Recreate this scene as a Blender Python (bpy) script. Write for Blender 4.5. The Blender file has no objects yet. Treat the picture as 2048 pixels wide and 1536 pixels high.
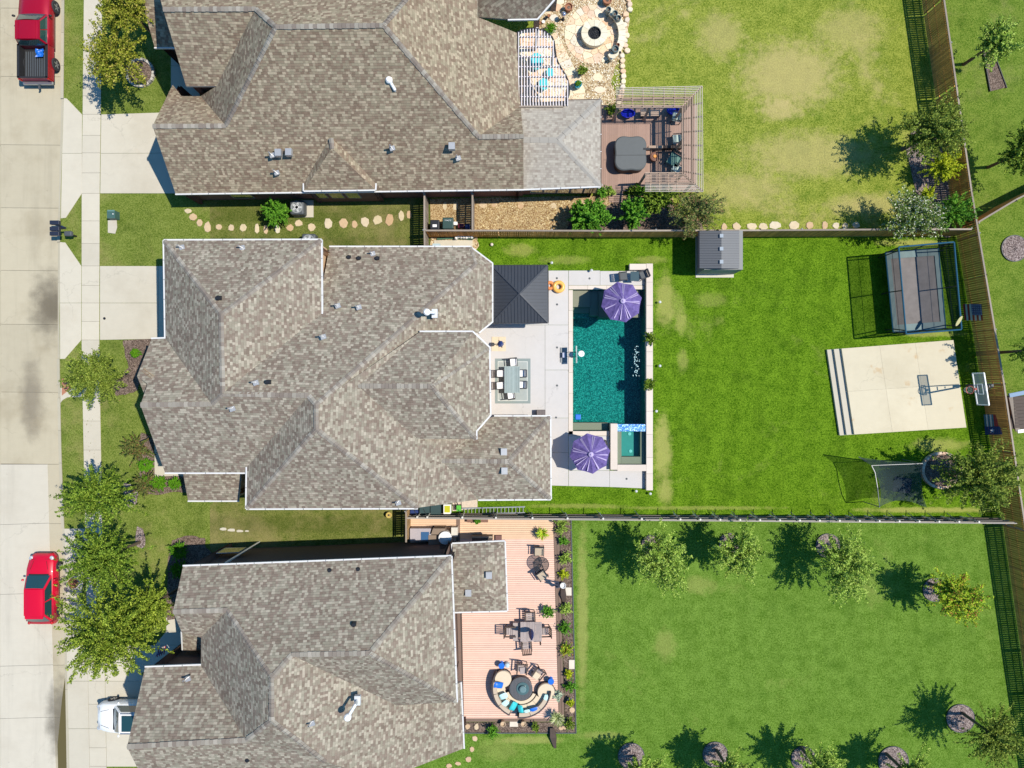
import bpy, math, random
import numpy as np
from mathutils import Vector, Matrix, noise
random.seed(7); np.random.seed(7)
SC = bpy.context.scene
COL = SC.collection
# ------------------------------------------------------------------ camera, sky, sun, exposure
S, HC = 31.0, 46.0            # photo pixels per metre on the ground, camera height in metres
cam = bpy.data.cameras.new('camera'); co = bpy.data.objects.new('camera', cam); COL.objects.link(co)
co.location = (0, 0, HC); co.rotation_euler = (0, 0, 0)
cam.sensor_width = 36.0; cam.lens = 36.0 * S * HC / 2048.0
cam.clip_end = 3000.0; cam.clip_start = 0.5
SC.camera = co
SUN_EL, SUN_AZ = math.radians(60.3), math.radians(3.2)      # azimuth counted from +X towards +Y
w = bpy.data.worlds.new('World'); SC.world = w; w.use_nodes = True
wn = w.node_tree.nodes; wn.clear()
sky = wn.new('ShaderNodeTexSky'); sky.sky_type = 'NISHITA'; sky.sun_disc = False; sky.ozone_density = 3.5; sky.dust_density = 0.3; sky.air_density = 1.0
sky.sun_elevation = SUN_EL; sky.sun_rotation = math.radians(90) - SUN_AZ
bg = wn.new('ShaderNodeBackground'); bg.inputs['Strength'].default_value = 0.125
wo = wn.new('ShaderNodeOutputWorld')
tint = wn.new('ShaderNodeMixRGB'); tint.blend_type = 'MULTIPLY'; tint.inputs[0].default_value = 1.0; tint.inputs[2].default_value = (0.42, 0.88, 1.08, 1)   # blue grade added over the sky to turn the shadows bluer
w.node_tree.links.new(sky.outputs[0], tint.inputs[1]); w.node_tree.links.new(tint.outputs[0], bg.inputs[0]); w.node_tree.links.new(bg.outputs[0], wo.inputs[0])
sl = bpy.data.lights.new('sun', 'SUN'); sl.energy = 4.9; sl.angle = math.radians(0.5); sl.color = (1.0, 0.925, 0.80)
so = bpy.data.objects.new('sun', sl); COL.objects.link(so)
sd = Vector((math.cos(SUN_EL)*math.cos(SUN_AZ), math.cos(SUN_EL)*math.sin(SUN_AZ), math.sin(SUN_EL)))
so.rotation_euler = sd.to_track_quat('Z', 'Y').to_euler(); so.location = sd*60
vs = SC.view_settings; vs.view_transform = 'Standard'; vs.look = 'None'; vs.exposure = 0.22; vs.gamma = 1.0; vs.use_curve_mapping = False

# ------------------------------------------------------------------ helpers
def P(px, py, z=0.0):
    a = (HC - z)/(HC*S)
    return Vector(((px-1024)*a, -(py-768)*a, z))
def m_(px): return px/S
ORG = {}
def org(o):
    while o is not None and o.name not in ORG: o = o.parent
    return ORG[o.name] if o is not None else Vector((0, 0, 0))
def thing(name, label, cat, loc=(0, 0, 0), group=None, kind=None, local=False):
    o = bpy.data.objects.new(name, None); COL.objects.link(o); o.location = loc
    o.empty_display_size = 0.2
    ORG[o.name] = Vector((0, 0, 0)) if local else Vector(loc)
    return tag(o, label, cat, group, kind)
def tag(o, label=None, cat=None, group=None, kind=None):
    if label: o['label'] = label
    if cat: o['category'] = cat
    if group: o['group'] = group
    if kind: o['kind'] = kind
    return o
class MB:
    def __init__(s): s.v = []; s.f = []; s.uv = None; s.mi = []; s.cm = 0
    def face(s, pts):
        n = len(s.v); s.v += [tuple(p) for p in pts]; s.f.append(tuple(range(n, n+len(pts)))); s.mi.append(s.cm); return s
    def addf(s, idx): s.f.append(idx); s.mi.append(s.cm)
    def prism(s, pts, z0, z1, cap=True):
        n = len(s.v); k = len(pts)
        ar = sum(pts[i][0]*pts[(i+1) % k][1]-pts[(i+1) % k][0]*pts[i][1] for i in range(k))
        if ar < 0: pts = list(pts)[::-1]
        s.v += [(p[0], p[1], z0) for p in pts] + [(p[0], p[1], z1) for p in pts]
        for i in range(k): s.addf((n+i, n+(i+1) % k, n+k+(i+1) % k, n+k+i))
        s.addf(tuple(range(n+k, n+2*k)))
        if cap: s.addf(tuple(range(n+k-1, n-1, -1)))
        return s
    def slab(s, pts, z0, z1, bv=0.012):
        # prism with a small chamfer round the top edge
        k = len(pts); c = Vector((sum(p[0] for p in pts)/k, sum(p[1] for p in pts)/k))
        ar = sum(pts[i][0]*pts[(i+1) % k][1]-pts[(i+1) % k][0]*pts[i][1] for i in range(k))
        if ar < 0: pts = list(pts)[::-1]
        n = len(s.v); ins = []
        for p in pts:
            d = c-Vector((p[0], p[1])); l = d.length or 1; ins.append((p[0]+d.x/l*bv*1.4, p[1]+d.y/l*bv*1.4, z1))
        s.v += [(p[0], p[1], z0) for p in pts]+[(p[0], p[1], z1-bv) for p in pts]+ins
        for i in range(k):
            j = (i+1) % k
            s.addf((n+i, n+j, n+k+j, n+k+i)); s.addf((n+k+i, n+k+j, n+2*k+j, n+2*k+i))
        s.addf(tuple(range(n+2*k, n+3*k))); return s
    def box(s, x, y, z, sx, sy, sz, rz=0.0, M=None):
        n = len(s.v); c, q = math.cos(rz), math.sin(rz)
        for dz in (0, sz):
            for dx, dy in ((-sx/2, -sy/2), (sx/2, -sy/2), (sx/2, sy/2), (-sx/2, sy/2)):
                p = (x+dx*c-dy*q, y+dx*q+dy*c, z+dz)
                if M: p = tuple(M @ Vector(p))
                s.v.append(p)
        for f in ((3, 2, 1, 0), (4, 5, 6, 7), (0, 1, 5, 4), (1, 2, 6, 5), (2, 3, 7, 6), (3, 0, 4, 7)): s.addf(tuple(n+i for i in f))
        return s
    def bar(s, a, b, wd, ht, up=None):
        a = Vector(a); b = Vector(b); d = (b-a)
        if d.length < 1e-6: return s
        d.normalize(); u = Vector(up) if up else Vector((0, 0, 1))
        if abs(d.dot(u)) > 0.98: u = Vector((1, 0, 0))
        r = d.cross(u).normalized(); u = r.cross(d).normalized(); n = len(s.v)
        for e in (a, b):
            for i, j in ((-1, -1), (1, -1), (1, 1), (-1, 1)): s.v.append(tuple(e+r*i*wd/2+u*j*ht/2))
        for f in ((0, 1, 2, 3), (7, 6, 5, 4), (1, 0, 4, 5), (2, 1, 5, 6), (3, 2, 6, 7), (0, 3, 7, 4)): s.addf(tuple(n+i for i in f))
        return s
    def tube(s, pts, r, n=6, closed=False):
        pts = [Vector(p) for p in pts]; rs = r if isinstance(r, (list, tuple)) else [r]*len(pts); b = len(s.v); K = len(pts)
        for i, p in enumerate(pts):
            if closed: d = pts[(i+1) % K]-pts[i-1]
            else: d = pts[min(i+1, K-1)]-pts[max(i-1, 0)]
            d.normalize(); u = Vector((0, 0, 1)) if abs(d.z) < 0.9 else Vector((1, 0, 0))
            x = d.cross(u).normalized(); y = x.cross(d)
            for k in range(n):
                t = 2*math.pi*k/n; s.v.append(tuple(p+(x*math.cos(t)+y*math.sin(t))*rs[i]))
        for i in range(K if closed else K-1):
            j = (i+1) % K
            for k in range(n): s.addf((b+i*n+k, b+i*n+(k+1) % n, b+j*n+(k+1) % n, b+j*n+k))
        if not closed:
            s.addf(tuple(b+k for k in range(n-1, -1, -1))); s.addf(tuple(b+(K-1)*n+k for k in range(n)))
        return s
    def lathe(s, prof, n=16, cx=0, cy=0, sx=1, sy=1):
        b = len(s.v)
        for r, z in prof:
            for k in range(n):
                t = 2*math.pi*k/n; s.v.append((cx+r*sx*math.cos(t), cy+r*sy*math.sin(t), z))
        for i in range(len(prof)-1):
            for k in range(n): s.addf((b+i*n+k, b+i*n+(k+1) % n, b+(i+1)*n+(k+1) % n, b+(i+1)*n+k))
        if prof[0][0] > 0.002: s.addf(tuple(b+k for k in range(n-1, -1, -1)))
        if prof[-1][0] > 0.002: s.addf(tuple(b+(len(prof)-1)*n+k for k in range(n)))
        return s
    def ball(s, x, y, z, rx, ry=None, rz=None, n=10, jit=0.0):
        ry = ry or rx; rz = rz or rx; b = len(s.v); m = max(4, n//2)
        for i in range(m+1):
            t = math.pi*i/m
            for k in range(n):
                u = 2*math.pi*k/n; q = 1+random.uniform(-jit, jit)
                s.v.append((x+rx*q*math.sin(t)*math.cos(u), y+ry*q*math.sin(t)*math.sin(u), z+rz*q*math.cos(t)))
        for i in range(m):
            for k in range(n): s.addf((b+i*n+k, b+(i+1)*n+k, b+(i+1)*n+(k+1) % n, b+i*n+(k+1) % n))
        return s
    def ring(s, pts_in, pts_out, z0, z1):
        # closed or open band between two point lists
        n = len(s.v); k = len(pts_in)
        for q in (z0, z1):
            s.v += [(p[0], p[1], q) for p in pts_in]+[(p[0], p[1], q) for p in pts_out]
        A = lambda i: n+i; B = lambda i: n+k+i; C2 = lambda i: n+2*k+i; D = lambda i: n+3*k+i
        for i in range(k-1):
            s.addf((C2(i), D(i), D(i+1), C2(i+1))); s.addf((B(i), B(i+1), D(i+1), D(i))); s.addf((A(i+1), A(i), C2(i), C2(i+1)))
        s.addf((A(0), B(0), D(0), C2(0))); s.addf((B(k-1), A(k-1), C2(k-1), D(k-1)))
        return s
    def mesh(s, name, mat, smooth=False, off=None):
        me = bpy.data.meshes.new(name)
        vv = s.v if off is None else [(a-off[0], b-off[1], c-off[2]) for a, b, c in s.v]
        me.from_pydata(vv, [], s.f)
        mats = mat if isinstance(mat, (list, tuple)) else [mat]
        for m in mats: me.materials.append(m)
        if len(mats) > 1: me.polygons.foreach_set('material_index', s.mi)
        if s.uv is not None:
            l = me.uv_layers.new(name='uv'); flat = [c for f in s.uv for p in f for c in p]; l.data.foreach_set('uv', flat)
        if smooth: me.polygons.foreach_set('use_smooth', [True]*len(me.polygons))
        me.update(); return me
    def build(s, name, mat, parent=None, smooth=False, kind=None, label=None, bevel=0.0, sub=0, cat=None, group=None):
        off = org(parent) if parent is not None else None
        o = bpy.data.objects.new(name, s.mesh(name, mat, smooth, off)); COL.objects.link(o)
        if parent is not None: o.parent = parent
        if bevel:
            b = o.modifiers.new('b', 'BEVEL'); b.width = bevel; b.segments = 2; b.limit_method = 'ANGLE'
        if sub:
            b = o.modifiers.new('s', 'SUBSURF'); b.levels = b.render_levels = sub
        return tag(o, label, cat, group, kind)
def inst(name, me, loc, parent=None, rz=0.0, sc=None, rot=None):
    o = bpy.data.objects.new(name, me); COL.objects.link(o)
    l = Vector(loc)
    if parent is not None: o.parent = parent; l = l-org(parent)
    o.location = l
    o.rotation_euler = rot if rot else (0, 0, rz)
    if sc: o.scale = sc
    return o
KIDS = {}
def copytree(o, loc=None, rz=0.0, label=None, parent=None, sc=None):
    c = o.copy(); COL.objects.link(c)
    if parent is not None: c.parent = parent
    for k in list(o.children): copytree_c(k, c)
    if loc is not None: c.location = loc; c.rotation_euler = (0, 0, rz)
    if label: c['label'] = label
    if sc: c.scale = sc
    ORG[c.name] = Vector((0, 0, 0))
    return c
def copytree_c(o, par):
    c = o.copy(); COL.objects.link(c); c.parent = par
    for k in list(o.children): copytree_c(k, c)
def place(o, loc, rz=0.0, label=None, sc=None):
    o.location = loc; o.rotation_euler = (0, 0, rz)
    if label: o['label'] = label
    if sc: o.scale = sc
    return o
class Proto:
    """first placement moves the original, later ones copy it"""
    def __init__(s, o): s.o = o; s.used = False
    def put(s, loc, rz, label, sc=None):
        if not s.used: s.used = True; return place(s.o, loc, rz, label, sc)
        return copytree(s.o, loc, rz, label, sc=sc)

# ------------------------------------------------------------------ materials
class NT:
    def __init__(s, name):
        s.m = bpy.data.materials.new(name); s.m.use_nodes = True; s.t = s.m.node_tree; s.n = s.t.nodes; s.n.clear()
        s.out = s.n.new('ShaderNodeOutputMaterial')
    def add(s, typ, **k):
        nd = s.n.new('ShaderNode'+typ)
        for a, v in k.items():
            if hasattr(nd, a): setattr(nd, a, v)
        return nd
    def link(s, a, b): s.t.links.new(a, b)
    def val(s, inp, v):
        if hasattr(v, 'is_output') or isinstance(v, bpy.types.NodeSocket): s.link(v, inp)
        else: inp.default_value = v
    def math(s, op, a, b=0.0, c=0.0, clamp=False):
        n = s.n.new('ShaderNodeMath'); n.operation = op; n.use_clamp = clamp
        s.val(n.inputs[0], a); s.val(n.inputs[1], b); s.val(n.inputs[2], c); return n.outputs[0]
    def mix(s, f, a, b, typ='MIX'):
        n = s.n.new('ShaderNodeMixRGB'); n.blend_type = typ
        s.val(n.inputs[0], f)
        for i, q in ((1, a), (2, b)):
            if isinstance(q, tuple) and len(q) == 3: q = q+(1,)
            s.val(n.inputs[i], q)
        return n.outputs[0]
    def noise(s, scale, vec=None, detail=4, rough=0.55, sep=False, dist=0.0):
        n = s.n.new('ShaderNodeTexNoise'); n.inputs['Scale'].default_value = scale; n.inputs['Detail'].default_value = detail
        n.inputs['Roughness'].default_value = rough; n.inputs['Distortion'].default_value = dist
        if vec is not None: s.link(vec, n.inputs['Vector'])
        return n.outputs['Color'] if sep else n.outputs['Fac']
    def ramp(s, f, stops):
        n = s.n.new('ShaderNodeValToRGB'); e = n.color_ramp.elements
        while len(e) < len(stops): e.new(0.5)
        for i, (p, c) in enumerate(stops):
            e[i].position = p; e[i].color = tuple(c)+(1,) if len(c) == 3 else c
        s.val(n.inputs[0], f); return n.outputs[0]
    def step(s, f, a, b):
        n = s.n.new('ShaderNodeMapRange'); n.interpolation_type = 'SMOOTHSTEP'
        s.val(n.inputs[0], f); n.inputs[1].default_value = a; n.inputs[2].default_value = b; return n.outputs[0]
    def pos(s): return s.add('NewGeometry').outputs['Position']
    def xyz(s, v):
        n = s.n.new('ShaderNodeSeparateXYZ'); s.link(v, n.inputs[0]); return n.outputs
    def comb(s, x, y, z=0.0):
        n = s.n.new('ShaderNodeCombineXYZ'); s.val(n.inputs[0], x); s.val(n.inputs[1], y); s.val(n.inputs[2], z); return n.outputs[0]
    def bump(s, h, st=0.3, d=0.02):
        n = s.n.new('ShaderNodeBump'); n.inputs['Strength'].default_value = st; n.inputs['Distance'].default_value = d; s.link(h, n.inputs['Height']); return n.outputs[0]
    def pbr(s, col, rough=0.8, metal=0.0, spec=0.5, normal=None, **k):
        n = s.n.new('ShaderNodeBsdfPrincipled')
        if isinstance(col, tuple) and len(col) == 3: col = col+(1,)
        s.val(n.inputs['Base Color'], col); s.val(n.inputs['Roughness'], rough); n.inputs['Metallic'].default_value = metal
        n.inputs['Specular IOR Level'].default_value = spec
        if normal is not None: s.link(normal, n.inputs['Normal'])
        for a, v in k.items(): n.inputs[a.replace('_', ' ')].default_value = v
        s.link(n.outputs[0], s.out.inputs[0]); return n
MATS = {}
def mat(name, col, rough=0.7, metal=0.0, var=0.12, scale=6.0, spec=0.4, bump=0.0, coat=0.0, rnd=0.0):
    if name in MATS: return MATS[name]
    t = NT(name); f = t.noise(scale, t.pos(), 5, 0.6)
    v = t.math('MULTIPLY_ADD', f, var*2, 1-var)
    if rnd:
        oi = t.add('ObjectInfo').outputs['Random']; v = t.math('MULTIPLY', v, t.math('MULTIPLY_ADD', oi, rnd*2, 1-rnd))
    c = t.mix(1.0, tuple(col), t.comb(v, v, v), 'MULTIPLY')
    nr = t.bump(t.noise(scale*8, t.pos(), 4), bump, 0.02) if bump else None
    k = {}
    if coat: k['Coat_Weight'] = coat
    t.pbr(c, rough, metal, spec, nr, **k)
    MATS[name] = t.m; return t.m
def concrete(name, col, stain=0.25, rust=0.0, rnd=0.06, tone=(0.55, 0.5, 0.42)):
    t = NT(name); p = t.pos()
    big = t.noise(0.35, p, 6, 0.6); mid = t.noise(2.2, p, 5, 0.6); fine = t.noise(25, p, 3, 0.7)
    oi = t.add('ObjectInfo').outputs['Random']
    v = t.math('ADD', t.math('MULTIPLY_ADD', fine, 0.10, 0.93), t.math('MULTIPLY_ADD', mid, 0.12, -0.06))
    v = t.math('MULTIPLY', v, t.math('MULTIPLY_ADD', oi, rnd*2, 1-rnd))
    c = t.mix(1.0, tuple(col), t.comb(v, v, v), 'MULTIPLY')
    dark = tuple(col[i]*tone[i] for i in range(3))
    c = t.mix(t.math('MULTIPLY', t.step(big, 0.45, 0.75), stain), c, dark)
    # faint cracks and brush marks
    xy = t.xyz(p); st = t.noise(3, t.comb(t.math('MULTIPLY', xy[0], 0.3), t.math('MULTIPLY', xy[1], 6.0)), 4)
    c = t.mix(t.math('MULTIPLY', st, 0.10), c, dark)
    vo = t.add('TexVoronoi', feature='DISTANCE_TO_EDGE'); vo.inputs['Scale'].default_value = 0.16
    dist = t.n.new('ShaderNodeVectorMath'); dist.operation = 'ADD'
    t.link(p, dist.inputs[0]); nz = t.n.new('ShaderNodeVectorMath'); nz.operation = 'SCALE'; nz.inputs['Scale'].default_value = 1.6
    t.link(t.noise(0.8, p, 6, 0.65, sep=True), nz.inputs[0]); t.link(nz.outputs[0], dist.inputs[1]); t.link(dist.outputs[0], vo.inputs['Vector'])
    if 'road' in name:      # wheel tracks and drip marks running along the street
        tk = t.noise(1.0, t.comb(t.math('MULTIPLY', xy[0], 0.9), t.math('MULTIPLY', xy[1], 0.06)), 6, 0.7)
        c = t.mix(t.math('MULTIPLY', t.step(tk, 0.48, 0.72), 0.35), c, tuple(x*0.62 for x in col))
        dr = t.step(t.noise(2.6, p, 3, 0.6), 0.70, 0.78); c = t.mix(t.math('MULTIPLY', dr, 0.45), c, tuple(x*0.45 for x in col))
    cr = t.math('MULTIPLY', t.math('SUBTRACT', 1.0, t.step(vo.outputs['Distance'], 0.0, 0.005)), t.step(t.noise(0.25, p, 3), 0.42, 0.60))
    c = t.mix(t.math('MULTIPLY', cr, 0.35), c, tuple(x*0.45 for x in col))
    if rust:
        rs = t.step(t.noise(0.9, p, 5, 0.6), 0.60, 0.74)
        c = t.mix(t.math('MULTIPLY', rs, rust), c, (0.42, 0.25, 0.10))
    t.pbr(c, 0.85, 0, 0.3, t.bump(fine, 0.15, 0.01)); MATS[name] = t.m; return t.m
def lawn(name, lo, hi, dry, dryness=(0.5, 0.7), drymix=0.7, stripes=0.0, sdir=(1, 0), swid=1.1, deep=(0.02, 0.055, 0.004), seed=0.0, fine_=1.0, patch=0.18, spots=()):
    t = NT(name); p0 = t.pos()
    ad = t.n.new('ShaderNodeVectorMath'); ad.operation = 'ADD'; ad.inputs[1].default_value = (seed, seed*1.7, 0); t.link(p0, ad.inputs[0]); p = ad.outputs[0]
    a = t.noise(9, p, 6, 0.8); b = t.noise(1.6, p, 6, 0.65); big = t.noise(patch, p, 5, 0.6, dist=0.6); c2 = t.noise(22, p, 4, 0.85)
    f = t.math('MULTIPLY_ADD', a, 4.4*fine_, 0.5-2.2*fine_); f = t.math('ADD', f, t.math('MULTIPLY_ADD', b, 1.5, -0.75)); f = t.math('ADD', f, t.math('MULTIPLY_ADD', c2, 4.6*fine_, -2.3*fine_))
    col = t.mix(t.step(f, -0.1, 1.1), tuple(lo), tuple(hi))
    if stripes:
        x = t.xyz(p); s_ = t.math('ADD', t.math('MULTIPLY', x[0], sdir[0]/swid), t.math('MULTIPLY', x[1], sdir[1]/swid))
        wv = t.math('ADD', t.math('MULTIPLY', b, 0.5), s_); sn = t.math('SINE', t.math('MULTIPLY', wv, math.pi))
        col = t.mix(t.math('MULTIPLY', t.step(sn, -0.4, 0.4), stripes), col, tuple(x*0.62 for x in lo))
    dk = t.step(t.noise(0.55, p, 5, 0.65), 0.50, 0.72)
    col = t.mix(t.math('MULTIPLY', dk, 0.40), col, tuple(deep))
    dd = t.math('ADD', t.math('MULTIPLY', big, 0.7), t.math('MULTIPLY', t.noise(1.3, p, 6, 0.7), 0.3))
    dm = t.math('MULTIPLY', t.step(dd, dryness[0], dryness[1]), t.math('MULTIPLY_ADD', c2, 0.9, 0.35), clamp=True)
    col = t.mix(t.math('MULTIPLY', dm, drymix), col, tuple(dry))
    for (sx_, sy_, rx_, ry_, al_) in spots:      # worn dry patches at their real places
        q = P(sx_, sy_); x = t.xyz(p0); dx = t.math('DIVIDE', t.math('SUBTRACT', x[0], q.x), rx_/S); dy = t.math('DIVIDE', t.math('SUBTRACT', x[1], q.y), ry_/S)
        d = t.math('SQRT', t.math('ADD', t.math('MULTIPLY', dx, dx), t.math('MULTIPLY', dy, dy))); d = t.math('ADD', d, t.math('MULTIPLY_ADD', t.noise(1.8, p0, 6, 0.7), 1.4, -0.7))
        col = t.mix(t.math('MULTIPLY', t.math('MULTIPLY', t.math('SUBTRACT', 1.0, t.step(d, 0.35, 1.05)), al_), t.math('MULTIPLY_ADD', c2, 1.1, 0.3), clamp=True), col, tuple(dry))
    spk = t.step(t.noise(60, p, 2, 0.9), 0.60, 0.75)
    col = t.mix(t.math('MULTIPLY', spk, 0.30), col, tuple(min(1, h*1.5+0.02) for h in hi))
    hgt = t.math('ADD', a, t.math('MULTIPLY', c2, 0.8))
    t.pbr(col, 0.95, 0, 0.04, t.bump(hgt, 1.0, 0.06)); MATS[name] = t.m; return t.m
def shingle(name, cols, course=0.143, wid=0.165, bump=0.5, shade=0.62):
    t = NT(name); uv = t.add('UVMap').outputs[0]; x = t.xyz(uv)
    v = t.math('DIVIDE', x[1], course); row = t.math('FLOOR', v); fr = t.math('FRACT', v)
    wr = t.n.new('ShaderNodeTexWhiteNoise'); wr.noise_dimensions = '1D'; t.link(row, wr.inputs['W'])
    uo = t.math('ADD', t.math('DIVIDE', x[0], wid), t.math('MULTIPLY', wr.outputs['Value'], 7.3))
    # uneven tab widths
    uo = t.math('ADD', uo, t.math('MULTIPLY', t.math('SINE', t.math('MULTIPLY', uo, 2.1)), 0.14))
    cl = t.math('FLOOR', uo); fu = t.math('FRACT', uo)
    wc = t.n.new('ShaderNodeTexWhiteNoise'); wc.noise_dimensions = '3D'; t.link(t.comb(cl, row, 3.0), wc.inputs['Vector'])
    r = wc.outputs['Value']
    c = t.ramp(r, [(0.0, cols[0]), (0.30, cols[1]), (0.55, cols[2]), (0.78, cols[3]), (1.0, cols[4])])
    for e in t.n: 
        if e.bl_idname == 'ShaderNodeValToRGB': e.color_ramp.interpolation = 'LINEAR'
    wx = t.noise(0.30, t.pos(), 4, 0.6); gr = t.noise(90, t.pos(), 2, 0.8)
    vv = t.math('ADD', t.math('MULTIPLY_ADD', gr, 0.35, 0.83), t.math('MULTIPLY_ADD', wx, 0.16, -0.08))
    c = t.mix(1.0, c, t.comb(vv, vv, vv), 'MULTIPLY')
    # pinkish and greenish drifts between bundles
    pk = t.step(t.noise(2.6, t.pos(), 3), 0.48, 0.58); c = t.mix(t.math('MULTIPLY', pk, 0.16), c, cols[5])
    gap = t.math('SUBTRACT', 1.0, t.step(fr, 0.0, 0.16)); gu = t.math('SUBTRACT', 1.0, t.step(fu, 0.0, 0.06))
    g = t.math('MAXIMUM', t.math('MULTIPLY', gap, 0.65), t.math('MULTIPLY', gu, 0.4))
    c = t.mix(t.math('MULTIPLY', g, shade), c, tuple(q*0.33 for q in cols[0]))
    h = t.math('ADD', t.math('MULTIPLY', fr, -0.8), t.math('MULTIPLY', r, 0.5)); h = t.math('SUBTRACT', h, t.math('MULTIPLY', g, 0.6))
    t.pbr(c, 0.92, 0, 0.2, t.bump(h, bump, 0.02)); MATS[name] = t.m; return t.m
def brickmat(name, c1, c2, mortar):
    t = NT(name); uv = t.add('UVMap').outputs[0]
    b = t.add('TexBrick'); t.link(uv, b.inputs['Vector']); b.inputs['Scale'].default_value = 1.0
    b.inputs['Brick Width'].default_value = 0.22; b.inputs['Row Height'].default_value = 0.075; b.inputs['Mortar Size'].default_value = 0.008
    b.inputs['Color1'].default_value = c1+(1,); b.inputs['Color2'].default_value = c2+(1,); b.inputs['Mortar'].default_value = mortar+(1,)
    c = t.mix(0.4, b.outputs['Color'], t.mix(t.noise(9, t.pos()), c1, c2))
    t.pbr(c, 0.9, 0, 0.2, t.bump(b.outputs['Fac'], -0.4, 0.01)); MATS[name] = t.m; return t.m
def leafmat(name, dark, mid, light, tr=0.14, spot=None):
    t = NT(name); g = t.add('NewGeometry'); r = g.outputs['Random Per Island']
    c = t.ramp(r, [(0.0, dark), (0.45, mid), (1.0, light)] if not spot else [(0.0, dark), (0.4, mid), (0.85, light), (0.90, spot), (1.0, spot)])
    nz = t.noise(1.6, t.pos(), 3); vv = t.math('MULTIPLY_ADD', nz, 0.9, 0.55); c = t.mix(1.0, c, t.comb(vv, vv, vv), 'MULTIPLY')
    pb = t.pbr(c, 0.65, 0, 0.12); tl = t.add('BsdfTranslucent'); t.link(c, tl.inputs[0])
    mx = t.add('MixShader'); mx.inputs[0].default_value = tr; t.link(pb.outputs[0], mx.inputs[1]); t.link(tl.outputs[0], mx.inputs[2]); t.link(mx.outputs[0], t.out.inputs[0])
    MATS[name] = t.m; return t.m
def glassmat(name, col=(0.02, 0.05, 0.06), rough=0.05):
    t = NT(name); t.pbr(col, rough, 0.0, 1.0, Coat_Weight=0.6); MATS[name] = t.m; return t.m
def sheer(name, col, alpha):
    t = NT(name); d = t.add('BsdfDiffuse'); d.inputs[0].default_value = col+(1,); tr = t.add('BsdfTransparent'); mx = t.add('MixShader')
    mx.inputs[0].default_value = alpha; t.link(tr.outputs[0], mx.inputs[1]); t.link(d.outputs[0], mx.inputs[2]); t.link(mx.outputs[0], t.out.inputs[0]); MATS[name] = t.m; return t.m
def mulch(name, c1, c2, c3, scale=22):
    t = NT(name); p = t.pos(); v = t.add('TexVoronoi'); v.inputs['Scale'].default_value = scale; t.link(p, v.inputs['Vector'])
    x = t.n.new('ShaderNodeSeparateColor'); t.link(v.outputs['Color'], x.inputs[0])
    c = t.ramp(x.outputs[0], [(0.0, c1), (0.5, c2), (1.0, c3)])
    f = t.noise(1.2, p, 4); vv = t.math('MULTIPLY_ADD', f, 0.6, 0.7); c = t.mix(1.0, c, t.comb(vv, vv, vv), 'MULTIPLY')
    t.pbr(c, 0.95, 0, 0.2, t.bump(v.outputs['Distance'], 0.8, 0.03)); MATS[name] = t.m; return t.m

M_conc = concrete('concrete_pale', (0.50, 0.465, 0.385), 0.22, 0.08)
M_road = concrete('concrete_road', (0.43, 0.385, 0.285), 0.45, 0.0, 0.05)
M_road2 = concrete('concrete_road_new', (0.51, 0.475, 0.40), 0.18, 0.0, 0.03)
M_curb = concrete('concrete_curb', (0.40, 0.37, 0.29), 0.3)
M_court = concrete('concrete_court', (0.57, 0.515, 0.385), 0.25, 0.55)
M_pdeck = concrete('pool_deck_concrete', (0.50, 0.485, 0.48), 0.22, 0.0, 0.05, (0.8, 0.78, 0.74))
M_cop = concrete('coping_stone', (0.62, 0.55, 0.49), 0.12, 0.0, 0.05)
M_lfront = lawn('lawn_front', (0.075, 0.125, 0.012), (0.220, 0.265, 0.060), (0.34, 0.29, 0.12), (0.50, 0.66), 0.6, 0.0, seed=3)
M_lside = lawn('lawn_side', (0.070, 0.105, 0.014), (0.190, 0.205, 0.055), (0.32, 0.26, 0.12), (0.46, 0.62), 0.6, 0.35, (0, 1), 1.0, seed=9)
M_lnorth = lawn('lawn_north', (0.080, 0.140, 0.008), (0.330, 0.365, 0.065), (0.50, 0.41, 0.18), (0.54, 0.70), 0.7, 0.0, seed=17, patch=0.14, deep=(0.05, 0.14, 0.006), spots=((1440, 70, 60, 60, .55), (1580, 150, 130, 90, .75), (1700, 60, 90, 60, .5), (1560, 220, 50, 30, .7), (1620, 310, 170, 60, .6), (1480, 380, 120, 50, .5), (1740, 410, 120, 30, .6), (1240, 100, 16, 80, .4)))
M_lmain = lawn('lawn_main', (0.028, 0.090, 0.001), (0.170, 0.300, 0.018), (0.38, 0.38, 0.11), (0.56, 0.72), 0.50, 0.12, (1, -0.12), 0.85, seed=29, spots=((1330, 600, 24, 70, .8), (1325, 900, 22, 90, .9), (1355, 620, 20, 40, .4), (1362, 645, 14, 30, .6), (1365, 720, 14, 30, .5), (1040, 500, 40, 16, .6), (1300, 520, 40, 10, .5), (1420, 600, 40, 20, .35), (1830, 486, 90, 9, .9), (1860, 668, 80, 8, .7), (1880, 890, 70, 18, .7), (1860, 1020, 180, 7, .9), (1400, 1016, 200, 5, .5), (1150, 1012, 120, 6, .5), (1330, 985, 20, 30, .8), (1130, 520, 60, 12, .4)))
M_lsouth = lawn('lawn_south', (0.058, 0.135, 0.008), (0.180, 0.300, 0.050), (0.38, 0.38, 0.12), (0.55, 0.74), 0.45, 0.08, (1, 0.1), 0.9, seed=41, fine_=0.9, spots=((1165, 1230, 14, 220, .6), (1060, 1480, 90, 10, .6), (1200, 1470, 60, 10, .4), (1330, 1290, 30, 40, .4), (1400, 1170, 40, 24, .4), (1000, 1500, 60, 30, .3)), deep=(0.05, 0.12, 0.01))
M_least = lawn('lawn_east', (0.055, 0.125, 0.008), (0.200, 0.270, 0.045), (0.33, 0.30, 0.12), (0.52, 0.68), 0.5, 0.0, seed=53)
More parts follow.
